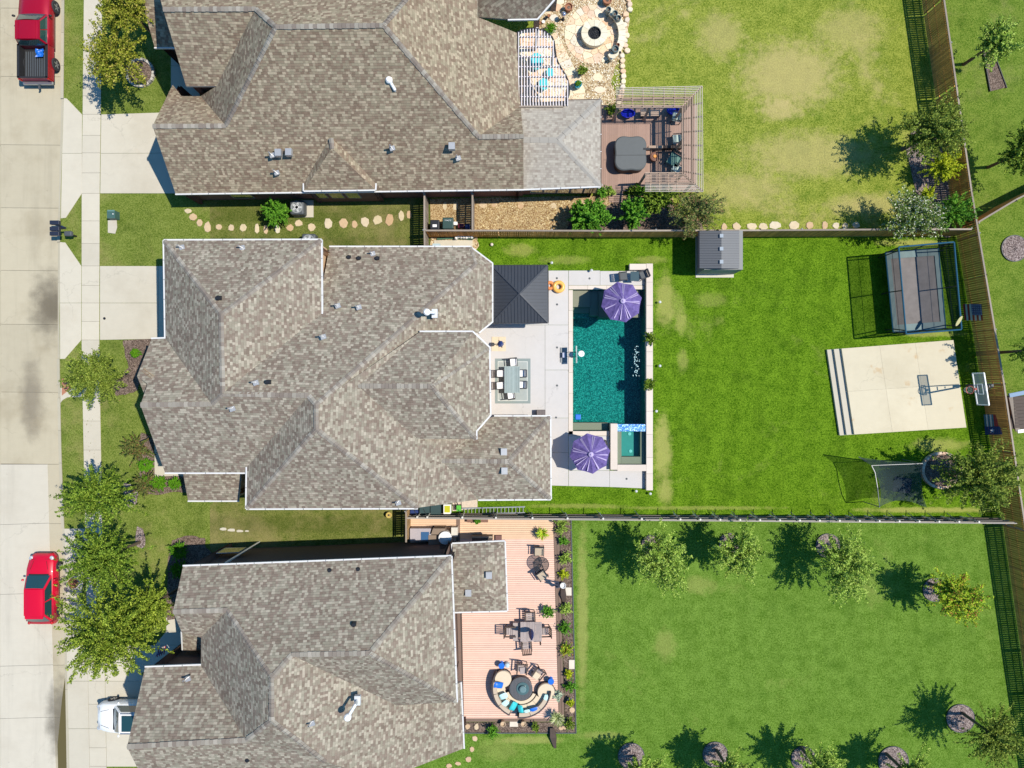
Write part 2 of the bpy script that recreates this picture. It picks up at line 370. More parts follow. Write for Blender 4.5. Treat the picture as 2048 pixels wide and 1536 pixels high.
M_white = mat('white_paint', (0.78, 0.78, 0.78), 0.45, var=0.05)
M_black = mat('black_metal', (0.02, 0.022, 0.028), 0.45, 0.3, 0.1)
M_dgrey = mat('dark_grey', (0.065, 0.075, 0.085), 0.6, 0, 0.1)
M_grey = mat('mid_grey', (0.22, 0.24, 0.25), 0.6, 0, 0.1)
M_wood = mat('weathered_wood', (0.27, 0.225, 0.185), 0.85, 0, 0.2, 5, rnd=0.22, bump=0.2)
M_cedar = mat('cedar_fence', (0.52, 0.245, 0.065), 0.85, 0, 0.3, 4, rnd=0.30, bump=0.3)
M_dwood = mat('dark_wood', (0.065, 0.045, 0.036), 0.7, 0, 0.2, 5)
M_mulch = mulch('mulch_brown', (0.05, 0.035, 0.028), (0.13, 0.092, 0.072), (0.25, 0.19, 0.155))
M_mulchp = mulch('mulch_pale', (0.07, 0.05, 0.05), (0.20, 0.155, 0.145), (0.38, 0.32, 0.30))
M_gravel = mulch('river_gravel', (0.20, 0.12, 0.06), (0.42, 0.31, 0.17), (0.62, 0.54, 0.38), 14)
M_straw = mulch('straw_gravel', (0.17, 0.09, 0.04), (0.34, 0.23, 0.11), (0.50, 0.40, 0.23), 20)
M_glass = glassmat('window_glass')
M_trunk = mat('bark', (0.12, 0.09, 0.065), 0.9, 0, 0.3, 8)
M_cream = mat('cream_fabric', (0.60, 0.50, 0.37), 0.9, 0, 0.06)
M_white_c = mat('white_cushion', (0.78, 0.78, 0.80), 0.85, 0, 0.04)
M_terra = mat('terracotta', (0.30, 0.13, 0.07), 0.8)
M_navy = mat('navy', (0.01, 0.03, 0.14), 0.5)
M_blue = mat('bright_blue', (0.01, 0.13, 0.55), 0.4)
M_teal = mat('teal', (0.03, 0.45, 0.50), 0.6)
M_pale_t = mat('pale_teal', (0.45, 0.70, 0.72), 0.8)
# ================================================================== THE GROUND
def G(pts, z=0.0): return [tuple(P(a, b, 0.0).xy) for a, b in pts]
def sheet(name, polys, z, mt, kind='structure', **k):
    m = MB()
    for pl in polys:
        pts = [P(a, b, 0.0) for a, b in pl]; pts = [(p.x, p.y, z) for p in pts]
        if sum(pts[i][0]*pts[(i+1) % len(pts)][1]-pts[(i+1) % len(pts)][0]*pts[i][1] for i in range(len(pts))) < 0: pts = pts[::-1]
        m.face(pts)
    return m.build(name, mt, kind=kind, **k)
PX0, PX1, PY0, PY1 = 1146, 1290, 579, 929          # pool excavation
B = 12000
sheet('ground', [[(-B, -B), (B, -B), (B, PY0), (-B, PY0)], [(-B, PY1), (B, PY1), (B, B), (-B, B)], [(-B, PY0), (PX0, PY0), (PX0, PY1), (-B, PY1)], [(PX1, PY0), (B, PY0), (B, PY1), (PX1, PY1)]], -0.30, M_lsouth)
CURB = [(-900, 133), (0, 129), (200, 127.5), (384, 121.5), (540, 120), (640, 119), (768, 120.5), (900, 123), (1056, 129), (1300, 134), (1536, 138), (2500, 152)]
def cx_(y):
    for (y0, x0), (y1, x1) in zip(CURB, CURB[1:]):
        if y <= y1: return x0+(x1-x0)*(y-y0)/(y1-y0)
    return CURB[-1][1]
# fence line of the east side (ground positions in photo pixels)
EF = [(1808, -260), (1848.5, 33), (1901, 400), (1963, 768), (2004.6, 1048), (2080, 1560), (2170, 2200)]
def ex_(y):
    for (x0, y0), (x1, y1) in zip(EF, EF[1:]):
        if y <= y1: return x0+(x1-x0)*(y-y0)/(y1-y0)
    return EF[-1][0]
ys = [-900, 0, 200, 384, 540, 640, 768, 900, 1056, 1300, 1536, 2500]
sheet('front_lawn', [[(cx_(y), y) for y in ys]+[(420, 2500), (420, 1040), (820, 1040), (820, 470), (420, 470), (420, -900)]], 0.0, M_lfront)
sheet('side_lawn', [[(420, 384), (862, 384), (862, 530), (420, 530)]], 0.006, M_lside)
sheet('side_lawn', [[(500, 960), (820, 960), (820, 1130), (420, 1130), (420, 1010)]], 0.006, M_lside)
sheet('north_lawn', [[(820, -900), (1700, -900), (ex_(0), 0), (ex_(200), 200), (ex_(474), 474), (820, 474)]], 0.0, M_lnorth)
sheet('main_lawn', [[(820, 474), (ex_(474), 474), (ex_(579), 579), (820, 579)], [(820, 579), (1146, 579), (1146, 929), (820, 929)],
                    [(1290, 579), (ex_(579), 579), (ex_(768), 768), (ex_(929), 929), (1290, 929)], [(820, 929), (ex_(929), 929), (ex_(1033), 1033), (820, 1027)]], 0.0, M_lmain)
sheet('south_lawn', [[(820, 1027), (ex_(1033), 1033), (ex_(1560), 1560), (2300, 2500), (420, 2500), (420, 1040), (820, 1040)]], 0.0, M_lsouth)
sheet('east_lawn', [[(ex_(y), y) for y in (-260, 33, 400, 768, 1048, 1560, 2200)]+[(3200, 2200), (3200, -260)]], 0.0, M_least)

# ---- street of poured slabs, each a piece
M_rj = mat('road_joint', (0.12, 0.10, 0.08), .9)
road = sheet('road', [[(-900, -900), (240, -900), (240, 2500), (-900, 2500)]], -0.22, M_rj)
ORG[road.name] = Vector((0, 0, 0))
jy = [-300, -125, 15, 152, 289, 415.5, 541, 649, 785, 929]
jn = [929, 1048, 1188, 1332, 1437, 1580, 1740]
def slab_piece(parent, name, pts, z0, z1, mt, gap=0.012):
    q = G(pts); k = len(q); c = Vector((sum(p[0] for p in q)/k, sum(p[1] for p in q)/k)); r = []
    ar = sum(q[i][0]*q[(i+1) % k][1]-q[(i+1) % k][0]*q[i][1] for i in range(k))
    if ar < 0: q = q[::-1]
    for i in range(k):          # inset every edge by the joint
        a = Vector(q[i-1]); b = Vector(q[i]); d = Vector(q[(i+1) % k])
        n1 = Vector((-(b-a).y, (b-a).x)).normalized(); n2 = Vector((-(d-b).y, (d-b).x)).normalized()
        bs = n1+n2; bs = bs/max(0.4, bs.length_squared/2)*1.0
        r.append(tuple(b+bs*gap))
    m = MB().slab(r, z0, z1, 0.01); return m.build(name, mt, parent)
for (a, b) in zip(jy, jy[1:]):
    for x0, x1 in ((-420, -180), (-180, 0.0-2), (-2, None)):
        e0 = cx_(a)-6 if x1 is None else x1; e1 = cx_(b)-6 if x1 is None else x1
        t = 0.0 if x1 is None else 1.5
        slab_piece(road, 'slab', [(x0, a-1), (e0, a+t), (e1, b+t), (x0, b-1)], -0.24, -0.12, M_road, 0.006)
for (a, b) in zip(jn, jn[1:]):
    sx = lambda y: 93+(y-929)*0.027
    slab_piece(road, 'slab', [(-2, a+2 if a > 929 else a), (sx(a), a-1 if a > 929 else a), (sx(b), b-1), (-2, b+2)], -0.24, -0.115, M_road2, 0.006)
    slab_piece(road, 'slab', [(-200, a+4 if a > 929 else a), (-2, a+2 if a > 929 else a), (-2, b+2), (-200, b+4)], -0.24, -0.115, M_road2, 0.006)
    slab_piece(road, 'slab', [(sx(a), a), (cx_(a)-6, a), (cx_(b)-6, b), (sx(b), b)], -0.24, -0.12, M_road, 0.006)
# dark skid stain and gutter water lie as thin sheets on the slabs
def softstain(name, col, c, r, thr=0.5, al=0.8, asp=1.0):
    t = NT(name); p = t.pos(); x = t.xyz(p)
    dx = t.math('DIVIDE', t.math('SUBTRACT', x[0], c.x), r*asp); dy = t.math('DIVIDE', t.math('SUBTRACT', x[1], c.y), r)
    d = t.math('SQRT', t.math('ADD', t.math('MULTIPLY', dx, dx), t.math('MULTIPLY', dy, dy)))
    d = t.math('ADD', d, t.math('MULTIPLY_ADD', t.noise(1.1, p, 5, 0.6), 0.9, -0.45))
    a = t.math('MULTIPLY', t.math('SUBTRACT', 1.0, t.step(d, 0.15, 1.0)), al)
    df = t.add('BsdfDiffuse'); df.inputs[0].default_value = col+(1,); tr = t.add('BsdfTransparent'); mx = t.add('MixShader')
    t.link(a, mx.inputs[0]); t.link(tr.outputs[0], mx.inputs[1]); t.link(df.outputs[0], mx.inputs[2]); t.link(mx.outputs[0], t.out.inputs[0]); return t.m
sheet('road_stain', [[(35, 500), (117, 500), (116, 700), (35, 700)]], -0.112, softstain('stain_dark', (0.09, 0.075, 0.06), P(100, 612), 3.0, al=0.45, asp=0.62))
sheet('road_stain', [[(30, 700), (95, 700), (95, 925), (30, 925)]], -0.112, softstain('stain_tan', (0.22, 0.19, 0.15), P(62, 800), 3.6, al=0.40, asp=0.30))
sheet('road_stain', [[(70, 1300), (131, 1300), (136, 1560), (70, 1560)]], -0.1085, softstain('stain_grey', (0.16, 0.145, 0.12), P(120, 1440), 3.6, al=0.55, asp=0.35))
t = NT('gutter_water'); t.pbr((0.105, 0.085, 0.030), 0.12, 0, 0.6, t.bump(t.noise(5, t.pos()), 0.2, 0.01)); M_wet = t.m
sheet('gutter_water', [[(131, 1208), (133, 1208), (137, 1536), (139, 1700), (112, 1700), (114, 1536), (113, 1490), (122, 1400), (129, 1350), (130, 1280)]], -0.104, M_wet)
# ---- kerb
kb = bpy.data.objects.new('kerb', MB().prism(G([(cx_(-300)-6, -300), (cx_(-300)-2, -300), (cx_(-299)-2, -299), (cx_(-299)-6, -299)]), -0.2, 0.0).mesh('kerb', M_curb)); COL.objects.link(kb); tag(kb, kind='structure')
def kerbseg(y0, y1, n=6):
    for i in range(n):
        a = y0+(y1-y0)*i/n; b = y0+(y1-y0)*(i+1)/n
        slab_piece(kb, 'kerbstone', [(cx_(a)-6, a), (cx_(a)-0.3, a), (cx_(b)-0.3, b), (cx_(b)-6, b)], -0.21, 0.03, M_curb, 0.004)
kerbseg(-300, 0, 4); kerbseg(0, 197, 3); kerbseg(437, 484, 1); kerbseg(718, 770, 1); kerbseg(796, 1056, 4)
# kerb apron strips where driveways meet the street
for a, b in ((197, 437), (484, 718), (770, 796), (1056, 1208), (1208, 1380), (1380, 1560), (1560, 1760)):
    slab_piece(kb, 'kerbstone', [(cx_(a)-6, a), (cx_(a), a), (cx_(b), b), (cx_(b)-6, b)], -0.21, -0.06, M_curb, 0.004)
# ---- sidewalk
SWL = lambda y: 168-(y/400.0)*4.5 if y < 400 else (163.5 if y < 700 else 163.5+(y-700)*0.0195)
SWR = lambda y: SWL(y)+(37-y*0.0022)
M_jnt = mat('joint_grey', (0.26, 0.24, 0.20), .9)
sw = bpy.data.objects.new('sidewalk', MB().prism(G([(SWL(y)+1, y) for y in (-300, 0, 200, 400, 700, 1200, 1800)]+[(SWR(y)-1, y) for y in (1800, 1200, 700, 400, 200, 0, -300)]), -0.1, 0.012).mesh('sidewalk', M_jnt)); COL.objects.link(sw); tag(sw, kind='structure')
sj = [-300, -200, -110, -20, 80, 192, 229, 271, 306, 346, 387, 442, 487, 532, 571, 606, 643, 680, 733, 790, 842, 900, 955, 1000, 1056, 1110, 1160, 1208, 1290, 1362, 1408, 1457, 1495, 1532, 1600, 1700, 1800]
for a, b in zip(sj, sj[1:]):
    slab_piece(sw, 'slab', [(SWL(a), a), (SWR(a), a), (SWR(b), b), (SWL(b), b)], -0.1, 0.035, M_conc, 0.008)
def lerp_(p, pl, f):
    cx0 = sum(q[0] for q in pl)/len(pl); cy0 = sum(q[1] for q in pl)/len(pl); d = math.hypot(cx0-p[0], cy0-p[1]); f = 0.6/max(d, 1); return (p[0]+(cx0-p[0])*f, p[1]+(cy0-p[1])*f)
# ---- driveways
def drive(name, pieces, mt=None):
    m0 = MB()
    for pl in pieces: m0.prism(G([(lerp_(p, pl, .03)) for p in pl]), -0.1, 0.010)
    q = G(pieces[0]); cxx = sum(p[0] for p in q)/len(q); cyy = sum(p[1] for p in q)/len(q)
    o = bpy.data.objects.new(name, m0.mesh(name, M_jnt)); COL.objects.link(o); tag(o, kind='structure')
    for pl in pieces: slab_piece(o, 'slab', pl, -0.1, 0.03, mt or M_conc, 0.007)
    return o
drive('driveway', [[(128, 196), (134, 197), (164.5, 229), (164.5, 307), (124.5, 307)], [(124.5, 307), (164.5, 307), (164, 387), (132, 436), (122, 437)],
    [(202.5, 229), (420, 222), (420, 306), (201.5, 307)], [(201.5, 307), (420, 306), (420, 387), (200.5, 387)]])
drive('driveway', [[(120, 484), (131, 485), (163, 532), (163, 606), (120, 606)], [(120, 606), (163, 606), (163, 680), (130, 718), (120.5, 718)],
    [(200, 532), (317, 532), (317, 606), (200, 606)], [(200, 606), (317, 606), (317, 678), (200, 680)], [(317, 532), (420, 532), (420, 678), (317, 678)]])
drive('driveway', [[(129, 1057), (SWL(1056), 1057), (SWL(1130), 1130), (131, 1130)], [(131, 1130), (SWL(1130), 1130), (163, 1190), (163, 1208), (132, 1208)],
    [(132, 1208), (SWL(1208), 1208), (SWL(1362), 1362), (135, 1362)], [(135, 1362), (SWL(1362), 1362), (SWL(1457), 1457), (137, 1457)], [(137, 1457), (SWL(1457), 1457), (SWL(1560), 1560), (139, 1560)],
    [(SWR(1290), 1290), (400, 1290), (400, 1362), (SWR(1362), 1362)], [(SWR(1362), 1362), (400, 1362), (400, 1463), (SWR(1457), 1457)], [(SWR(1457), 1457), (400, 1463), (400, 1533), (SWR(1532), 1533)]])
drive('crosswalk_ramp', [[(121, 772), (163.5, 760), (163.5, 794), (135, 795), (126, 800), (121, 806)]])
slab_piece(bpy.data.objects['crosswalk_ramp'], 'ramp_pad', [(124, 757), (150, 757), (150, 771), (124, 792)], 0.0, 0.045, mat('brick_red_pad', (0.36, 0.16, 0.10), 0.9))
# walkways at the front doors
drive('front_walk', [[(342, 90), (400, 90), (400, 132), (342, 132)], [(342, 132), (400, 132), (400, 222), (336, 222), (342, 175)]])
drive('front_walk', [[(309, 905), (350, 905), (420, 905), (420, 953), (309, 953)], [(309, 853), (350, 853), (350, 905), (309, 905)]])
drive('front_walk', [[(332, 1235), (400, 1235), (400, 1262), (333, 1262)], [(333, 1262), (420, 1262), (420, 1290), (310, 1290)]])
slab_piece(bpy.data.objects['front_walk'], 'utility_pad', [(216, 440), (234, 440), (235, 455), (231, 468), (216, 466)], -0.05, 0.05, M_conc)
# manhole cover on the apron
mc = MB(); c = P(147, 1166); mc.lathe([(0.34, 0.03), (0.34, 0.046), (0.30, 0.048), (0.29, 0.042), (0.0, 0.042)], 24, c.x, c.y)
tag(mc.build('manhole_cover', mat('rust_iron', (0.22, 0.09, 0.05), 0.8, 0.2, 0.3)), 'round rust coloured manhole cover in the apron by the red hatchback', 'manhole')
c = P(209.5, 637); tag(MB().lathe([(0.085, 0.03), (0.085, 0.05), (0.06, 0.055), (0, 0.055)], 12, c.x, c.y).build('water_valve_cover', M_black), 'small black round valve cover set in the middle driveway', 'valve cover')
# mulch and gravel beds
def bed(name, pts, mt, z=0.012, h=0.04, kind='structure', nsub=3, jit=2.0):
    out = []
    for i, p in enumerate(pts):
        q = pts[(i+1) % len(pts)]
        for k in range(nsub):
            f = k/nsub; out.append((p[0]+(q[0]-p[0])*f+(random.uniform(-jit, jit) if k else 0), p[1]+(q[1]-p[1])*f+(random.uniform(-jit, jit) if k else 0)))
    m = MB().prism(G(out), -0.02, h); return m.build(name, mt, kind=kind)
bed('mulch_bed', [(246, 681), (330, 679), (330, 700), (300, 720), (275, 780), (250, 790), (232, 792), (222, 770), (258, 735), (250, 705)], M_mulch)
bed('mulch_bed', [(283, 865), (308, 875), (310, 953), (372, 953), (374, 985), (350, 983), (315, 990), (285, 985), (276, 960), (282, 930), (270, 905)], M_mulch)
bed('mulch_bed', [(248, 965), (262, 968), (276, 985), (274, 1005), (262, 1016), (250, 1010)], M_mulchp)
bed('mulch_bed', [(275, 1052), (286, 1058), (291, 1080), (286, 1098), (272, 1090)], M_mulchp)
bed('mulch_bed', [(362, 1075), (385, 1071), (410, 1076), (412, 1095), (430, 1110), (420, 1230), (335, 1240), (336, 1120), (345, 1080)], M_mulch)
bed('mulch_bed', [(1812, 300), (1822, 340), (1832, 390), (1850, 440), (1880, 474), (1900, 474), (1899, 380), (1885, 300), (1860, 250), (1830, 240)], M_mulchp)
bed('straw_ground', [(860, 398), (945, 396), (1200, 392), (1200, 378), (1250, 390), (1345, 395), (1352, 425), (1330, 462), (1200, 472), (960, 473), (862, 473)], M_straw, jit=1.0)
bed('mulch_bed', [(1240, 398), (1340, 396), (1350, 430), (1400, 440), (1410, 470), (1130, 472), (1140, 440), (1200, 420)], M_mulch, h=0.05)
bed('gravel_bed', [(1085, -60), (1250, -60), (1257, 20), (1258, 50), (1250, 90), (1238, 118), (1228, 140), (1222, 165), (1230, 185), (1234, 215), (1200, 230), (1080, 230), (1075, 60), (1083, 20)], M_gravel, h=0.03)
bed('gravel_bed', [(862, 474), (955, 474), (958, 492), (940, 530), (862, 530)], M_gravel, h=0.03)

# stepping stones
def stone_poly(cx, cy, rx, ry, n=7, j=0.18):
    a0 = random.uniform(0, 6); return [(cx+rx*math.cos(a0+6.283*i/n)*random.uniform(1-j, 1+j), cy+ry*math.sin(a0+6.283*i/n)*random.uniform(1-j, 1+j)) for i in range(n)]
def stonemat(name, cols, rough=0.85):
    t = NT(name); oi = t.add('ObjectInfo').outputs['Random']; c = t.ramp(oi, [(i/(len(cols)-1), q) for i, q in enumerate(cols)])
    f = t.noise(5, t.pos(), 6, 0.65); vv = t.math('MULTIPLY_ADD', f, 0.5, 0.75); c = t.mix(1.0, c, t.comb(vv, vv, vv), 'MULTIPLY')
    t.pbr(c, rough, 0, 0.25, t.bump(t.noise(18, t.pos(), 5), 0.4, 0.02)); MATS[name] = t.m; return t.m
M_step = stonemat('sandstone', [(0.50, 0.42, 0.27), (0.56, 0.47, 0.33), (0.46, 0.31, 0.18), (0.58, 0.54, 0.42)])
M_step2 = stonemat('pink_stone', [(0.52, 0.38, 0.24), (0.50, 0.34, 0.22), (0.55, 0.44, 0.30)])
def path_of(name, stones, mt, h=0.045):
    c = P(*stones[0][:2]); o = bpy.data.objects.new(name, MB().box(c.x, c.y, -0.06, 0.2, 0.2, 0.04).mesh(name, mt)); COL.objects.link(o); tag(o, kind='structure')
    for s in stones: MB().slab(G(stone_poly(*s)), -0.05, h+random.uniform(-0.01, 0.015), 0.015).build('stone', mt, o)
path_of('stepping_stone_path', [(377, 422, 8, 5), (386, 434, 9, 7), (400, 446, 6, 8), (415, 455, 7, 11), (438, 454, 7, 7), (463, 456, 6, 7), (486, 455, 7, 8), (514, 457, 5, 10), (532, 459, 5, 9), (555, 458, 6, 9), (580, 456, 7, 7), (597, 447, 8, 7),
    (623, 454, 8, 8), (656, 448, 8, 11), (687, 447, 9, 10), (709, 448, 6, 8), (730, 444, 9, 10), (755, 440, 9, 10), (779, 440, 9, 11), (803, 432, 6, 11), (818, 430, 6, 8)], M_step)
path_of('stepping_stone_path', [(890, 412, 5, 9), (911, 413, 6, 9), (930, 413, 6, 12), (967, 410, 9, 7), (989, 409, 8, 6), (1020, 410, 8, 7), (1041, 411, 7, 7), (1076, 410, 9, 7), (1107, 412, 7, 6), (1133, 409, 9, 6), (1163, 406, 9, 6), (1197, 402, 9, 5)], M_step)
path_of('stepping_stone_path', [(1448, 454, 6, 8), (1473, 453, 8, 8), (1503, 453, 11, 8), (1526, 453, 9, 8), (1550, 450, 13, 8), (1588, 451, 11, 9), (1619, 451, 9, 8), (1649, 451, 6, 8), (1672, 451, 7, 7), (1690, 452, 6, 6), (1712, 450, 8, 6)], M_step)
path_of('stepping_stone_path', [(950, 1477, 6, 6), (944, 1498, 5, 6), (937, 1518, 6, 6), (916, 1527, 6, 4), (898, 1531, 6, 5), (954, 1452, 6, 7)], M_step2)
path_of('mortar_patch', [(447, 1058, 7, 3), (463, 1060, 9, 4), (480, 1062, 7, 3), (494, 1062, 5, 2)], M_conc, 0.02)

# ================================================================== POOL
pool = bpy.data.objects.new('pool', None); COL.objects.link(pool); tag(pool, 'rectangular pool of teal water with shallow ledge and raised spa', 'pool'); ORG[pool.name] = Vector((0, 0, 0))
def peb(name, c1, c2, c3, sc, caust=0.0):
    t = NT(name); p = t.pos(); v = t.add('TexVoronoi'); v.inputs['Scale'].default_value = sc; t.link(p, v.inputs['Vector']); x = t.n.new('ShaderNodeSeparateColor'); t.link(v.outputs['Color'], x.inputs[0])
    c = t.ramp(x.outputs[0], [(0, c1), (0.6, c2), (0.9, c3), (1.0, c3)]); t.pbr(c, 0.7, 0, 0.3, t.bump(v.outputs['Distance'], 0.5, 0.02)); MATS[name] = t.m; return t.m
M_peb_caustic = peb('pebble_caustic_floor', (0.003, 0.100, 0.085), (0.012, 0.28, 0.225), (0.10, 0.52, 0.40), 20)  # pebble finish whose bright flecks paint the water's caustic light into the colour
M_plas = mat('ledge_plaster', (0.27, 0.235, 0.17), 0.8, 0, 0.12, 12)
M_tile = peb('blue_glass_tile', (0.03, 0.13, 0.45), (0.10, 0.32, 0.72), (0.45, 0.70, 0.95), 16)
M_tile.node_tree.nodes['Principled BSDF'].inputs['Roughness'].default_value = 0.15
m = MB()
def floor_(pl, z): m.face([(p[0], p[1], z) for p in [tuple(P(a, b).xy) for a, b in pl]][::-1])
def inner_wall(a, b, z0, z1):
    A = P(*a); Bq = P(*b); m.face([(A.x, A.y, z0), (Bq.x, Bq.y, z0), (Bq.x, Bq.y, z1), (A.x, A.y, z1)])
DP = -1.55
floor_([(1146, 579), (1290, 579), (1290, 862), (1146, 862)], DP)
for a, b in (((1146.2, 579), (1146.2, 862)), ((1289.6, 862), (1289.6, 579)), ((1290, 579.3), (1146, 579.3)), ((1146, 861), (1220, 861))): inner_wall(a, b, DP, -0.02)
m.build('pool_shell', M_peb_caustic, pool)
def ledge(name, x0, y0, x1, y1, z0, z1, mt, par=None):
    a = P(x0, y0); b = P(x1, y1); return MB().box((a.x+b.x)/2, (a.y+b.y)/2, z0, b.x-a.x, a.y-b.y, z1-z0).build(name, mt, par or pool)
ledge('ledge', 1147, 580.3, 1181, 613, DP+.01, -0.28, M_plas); ledge('ledge', 1181.2, 580.3, 1198, 630, DP+.01, -0.45, M_plas)
ledge('ledge', 1198.2, 580.3, 1281, 634, DP+.01, -0.32, M_plas); ledge('step', 1147, 613.2, 1181, 624, DP+.01, -0.62, M_plas); ledge('step', 1147, 624.2, 1181, 634, DP+.01, -0.95, M_peb_caustic)
ledge('ledge', 1147, 846, 1218, 860.5, DP+.01, -0.42, M_plas)
# spa: walls, water, tile spillway
SZ = 0.42
ledge('spa_wall', 1219.5, 846.5, 1233, 938, -1.0, SZ, M_cop); ledge('spa_wall', 1233.2, 928, 1290, 940.5, -0.5, SZ-.004, M_cop)
ledge('spa_spillway', 1233.2, 848, 1289.4, 862, -1.0, SZ-0.10, M_tile)
ledge('spa_floor', 1233.3, 862.2, 1289.4, 927.8, -1.0, -0.62, mat('spa_plaster', (0.10, 0.34, 0.28), .7))
for q in ((1233.4, 862.4, 1243, 927.6), (1281, 862.4, 1289.3, 927.6), (1243.2, 913.5, 1280.8, 927.6)): ledge('spa_bench', *q, -0.61, -0.02, M_plas)
for q in ((1262, 869), (1264, 904)):
    c = P(*q); MB().lathe([(0.11, -0.615), (0.11, -0.58), (0.07, -0.57), (0, -0.57)], 14, c.x, c.y).build('drain_cover', mat('drain_teal', (0.4, 0.7, 0.62), 0.5), pool)
t = NT('pool_water'); p = t.pos(); fr = t.add('Fresnel'); fr.inputs['IOR'].default_value = 1.33
hh = t.math('ADD', t.noise(5, p, 3, 0.6, dist=1.2), t.math('MULTIPLY', t.noise(16, p, 3, 0.7), 0.5)); bp = t.bump(hh, 0.22, 0.04)
t.link(bp, fr.inputs['Normal']); gl = t.add('BsdfGlossy'); gl.inputs['Roughness'].default_value = 0.04; t.link(bp, gl.inputs['Normal'])
rf = t.add('BsdfTransparent'); rf.inputs[0].default_value = (1, 1, 1, 1); mx = t.add('MixShader')
t.link(t.math('MULTIPLY', fr.outputs[0], 1.2, clamp=True), mx.inputs[0]); t.link(rf.outputs[0], mx.inputs[1]); t.link(gl.outputs[0], mx.inputs[2]); t.link(mx.outputs[0], t.out.inputs[0])
va = t.add('VolumeAbsorption'); va.inputs['Color'].default_value = (0.0, 0.66, 0.72, 1); va.inputs['Density'].default_value = 0.62; t.link(va.outputs[0], t.out.inputs['Volume'])
M_water = t.m
a, b = P(1145.5, 578.6), P(1290.3, 861.4)
wa = MB().box((a.x+b.x)/2, (a.y+b.y)/2, DP-.03, b.x-a.x, a.y-b.y, -DP+.03-0.14).build('water', M_water, pool)
a, b = P(1233.05, 861.9), P(1289.7, 928.2)
MB().box((a.x+b.x)/2, (a.y+b.y)/2, -0.64, b.x-a.x, a.y-b.y, 0.64+SZ-0.09).build('spa_water', M_water, pool)
t = NT('foam'); df = t.pbr((0.40, 0.62, 0.66), 0.3); ft = MB()
for i in range(70):
    x, y = 1273+random.gauss(0, 3.2), 724+random.uniform(-32, 30); c = P(x, y); r = random.uniform(0.012, 0.04); ft.ball(c.x, c.y, -0.14, r, r, r*0.5, 6)
ft.build('splash', t.m, pool, kind='stuff')
# coping stones (raised beam on the east side), each a piece
cop = bpy.data.objects.new('pool_coping', MB().box(P(1298, 700).x, P(1298, 700).y, -0.25, 0.2, 3, 0.2).mesh('pool_coping', M_cop)); COL.objects.link(cop); tag(cop, kind='structure')
for a, b in zip((529, 566, 612, 658, 704, 732, 778, 822, 868, 914, 946), (566, 612, 658, 704, 732, 778, 822, 868, 914, 946, 979)): slab_piece(cop, 'coping_stone', [(1290.2, a), (1303.5, a), (1303.5, b), (1290.2, b)], -0.3, 0.40+random.uniform(0, .004), M_cop, 0.004)
slab_piece(cop, 'coping_stone', [(1257, 529.5), (1290, 529.5), (1290, 541.8), (1257, 541.8)], -0.1, 0.40, M_cop, 0.004)
for i in range(7): slab_piece(cop, 'coping_stone', [(1137, 580+i*41.3), (1145.8, 580+i*41.3), (1145.8, 580+(i+1)*41.3), (1137, 580+(i+1)*41.3)], -0.2, 0.045, M_cop, 0.004)
for i in range(4): slab_piece(cop, 'coping_stone', [(1137+i*38, 571), (1137+(i+1)*38, 571), (1137+(i+1)*38, 579), (1137+i*38, 579)], -0.2, 0.045, M_cop, 0.004)
for i in range(2): slab_piece(cop, 'coping_stone', [(1137+i*41, 862), (1137+(i+1)*41, 862), (1137+(i+1)*41, 871.5), (1137+i*41, 871.5)], -0.2, 0.045, M_cop, 0.004)
# pool deck slabs
pd = bpy.data.objects.new('pool_deck', MB().box(P(1115, 700).x, P(1115, 700).y, -0.2, 0.5, 0.5, 0.1).mesh('pool_deck', M_pdeck)); COL.objects.link(pd); tag(pd, kind='structure')
for pl in ([(940, 541), (1097, 541), (1097, 650), (940, 650)], [(940, 650), (1090, 650), (1090, 836), (940, 836)], [(1090, 650), (1136.8, 650), (1136.8, 740), (1090, 740)], [(1090, 740), (1136.8, 740), (1136.8, 836), (1090, 836)],
           [(1097, 541), (1136.8, 541), (1136.8, 650), (1097, 650)], [(1137, 541), (1200, 541), (1200, 570.8), (1137, 570.8)], [(1200, 542), (1290, 542), (1290, 570.8), (1200, 570.8)],
           [(1060, 836), (1136.8, 836), (1136.8, 905), (1060, 905)], [(1137, 871.8), (1219, 871.8), (1219, 941), (1137, 941)], [(1060, 905), (1136.8, 905), (1136.8, 972), (1060, 970)], [(1137, 941), (1219, 941), (1219, 974), (1137, 972)], [(1219, 941), (1289.8, 941), (1289.8, 977), (1219, 974)]):
    slab_piece(pd, 'slab', pl, -0.2, 0.025, M_pdeck, 0.006)
for q in ((1113.7, 556.5), (1179, 557), (1114, 609), (1114, 695), (1114, 771), (1112, 835), (1253, 957.5), (1138, 742)):
    c = P(*q); MB().lathe([(0.07, 0.02), (0.07, 0.034), (0.05, 0.036), (0, 0.034)], 10, c.x, c.y).build('deck_drain', M_dgrey, pd)

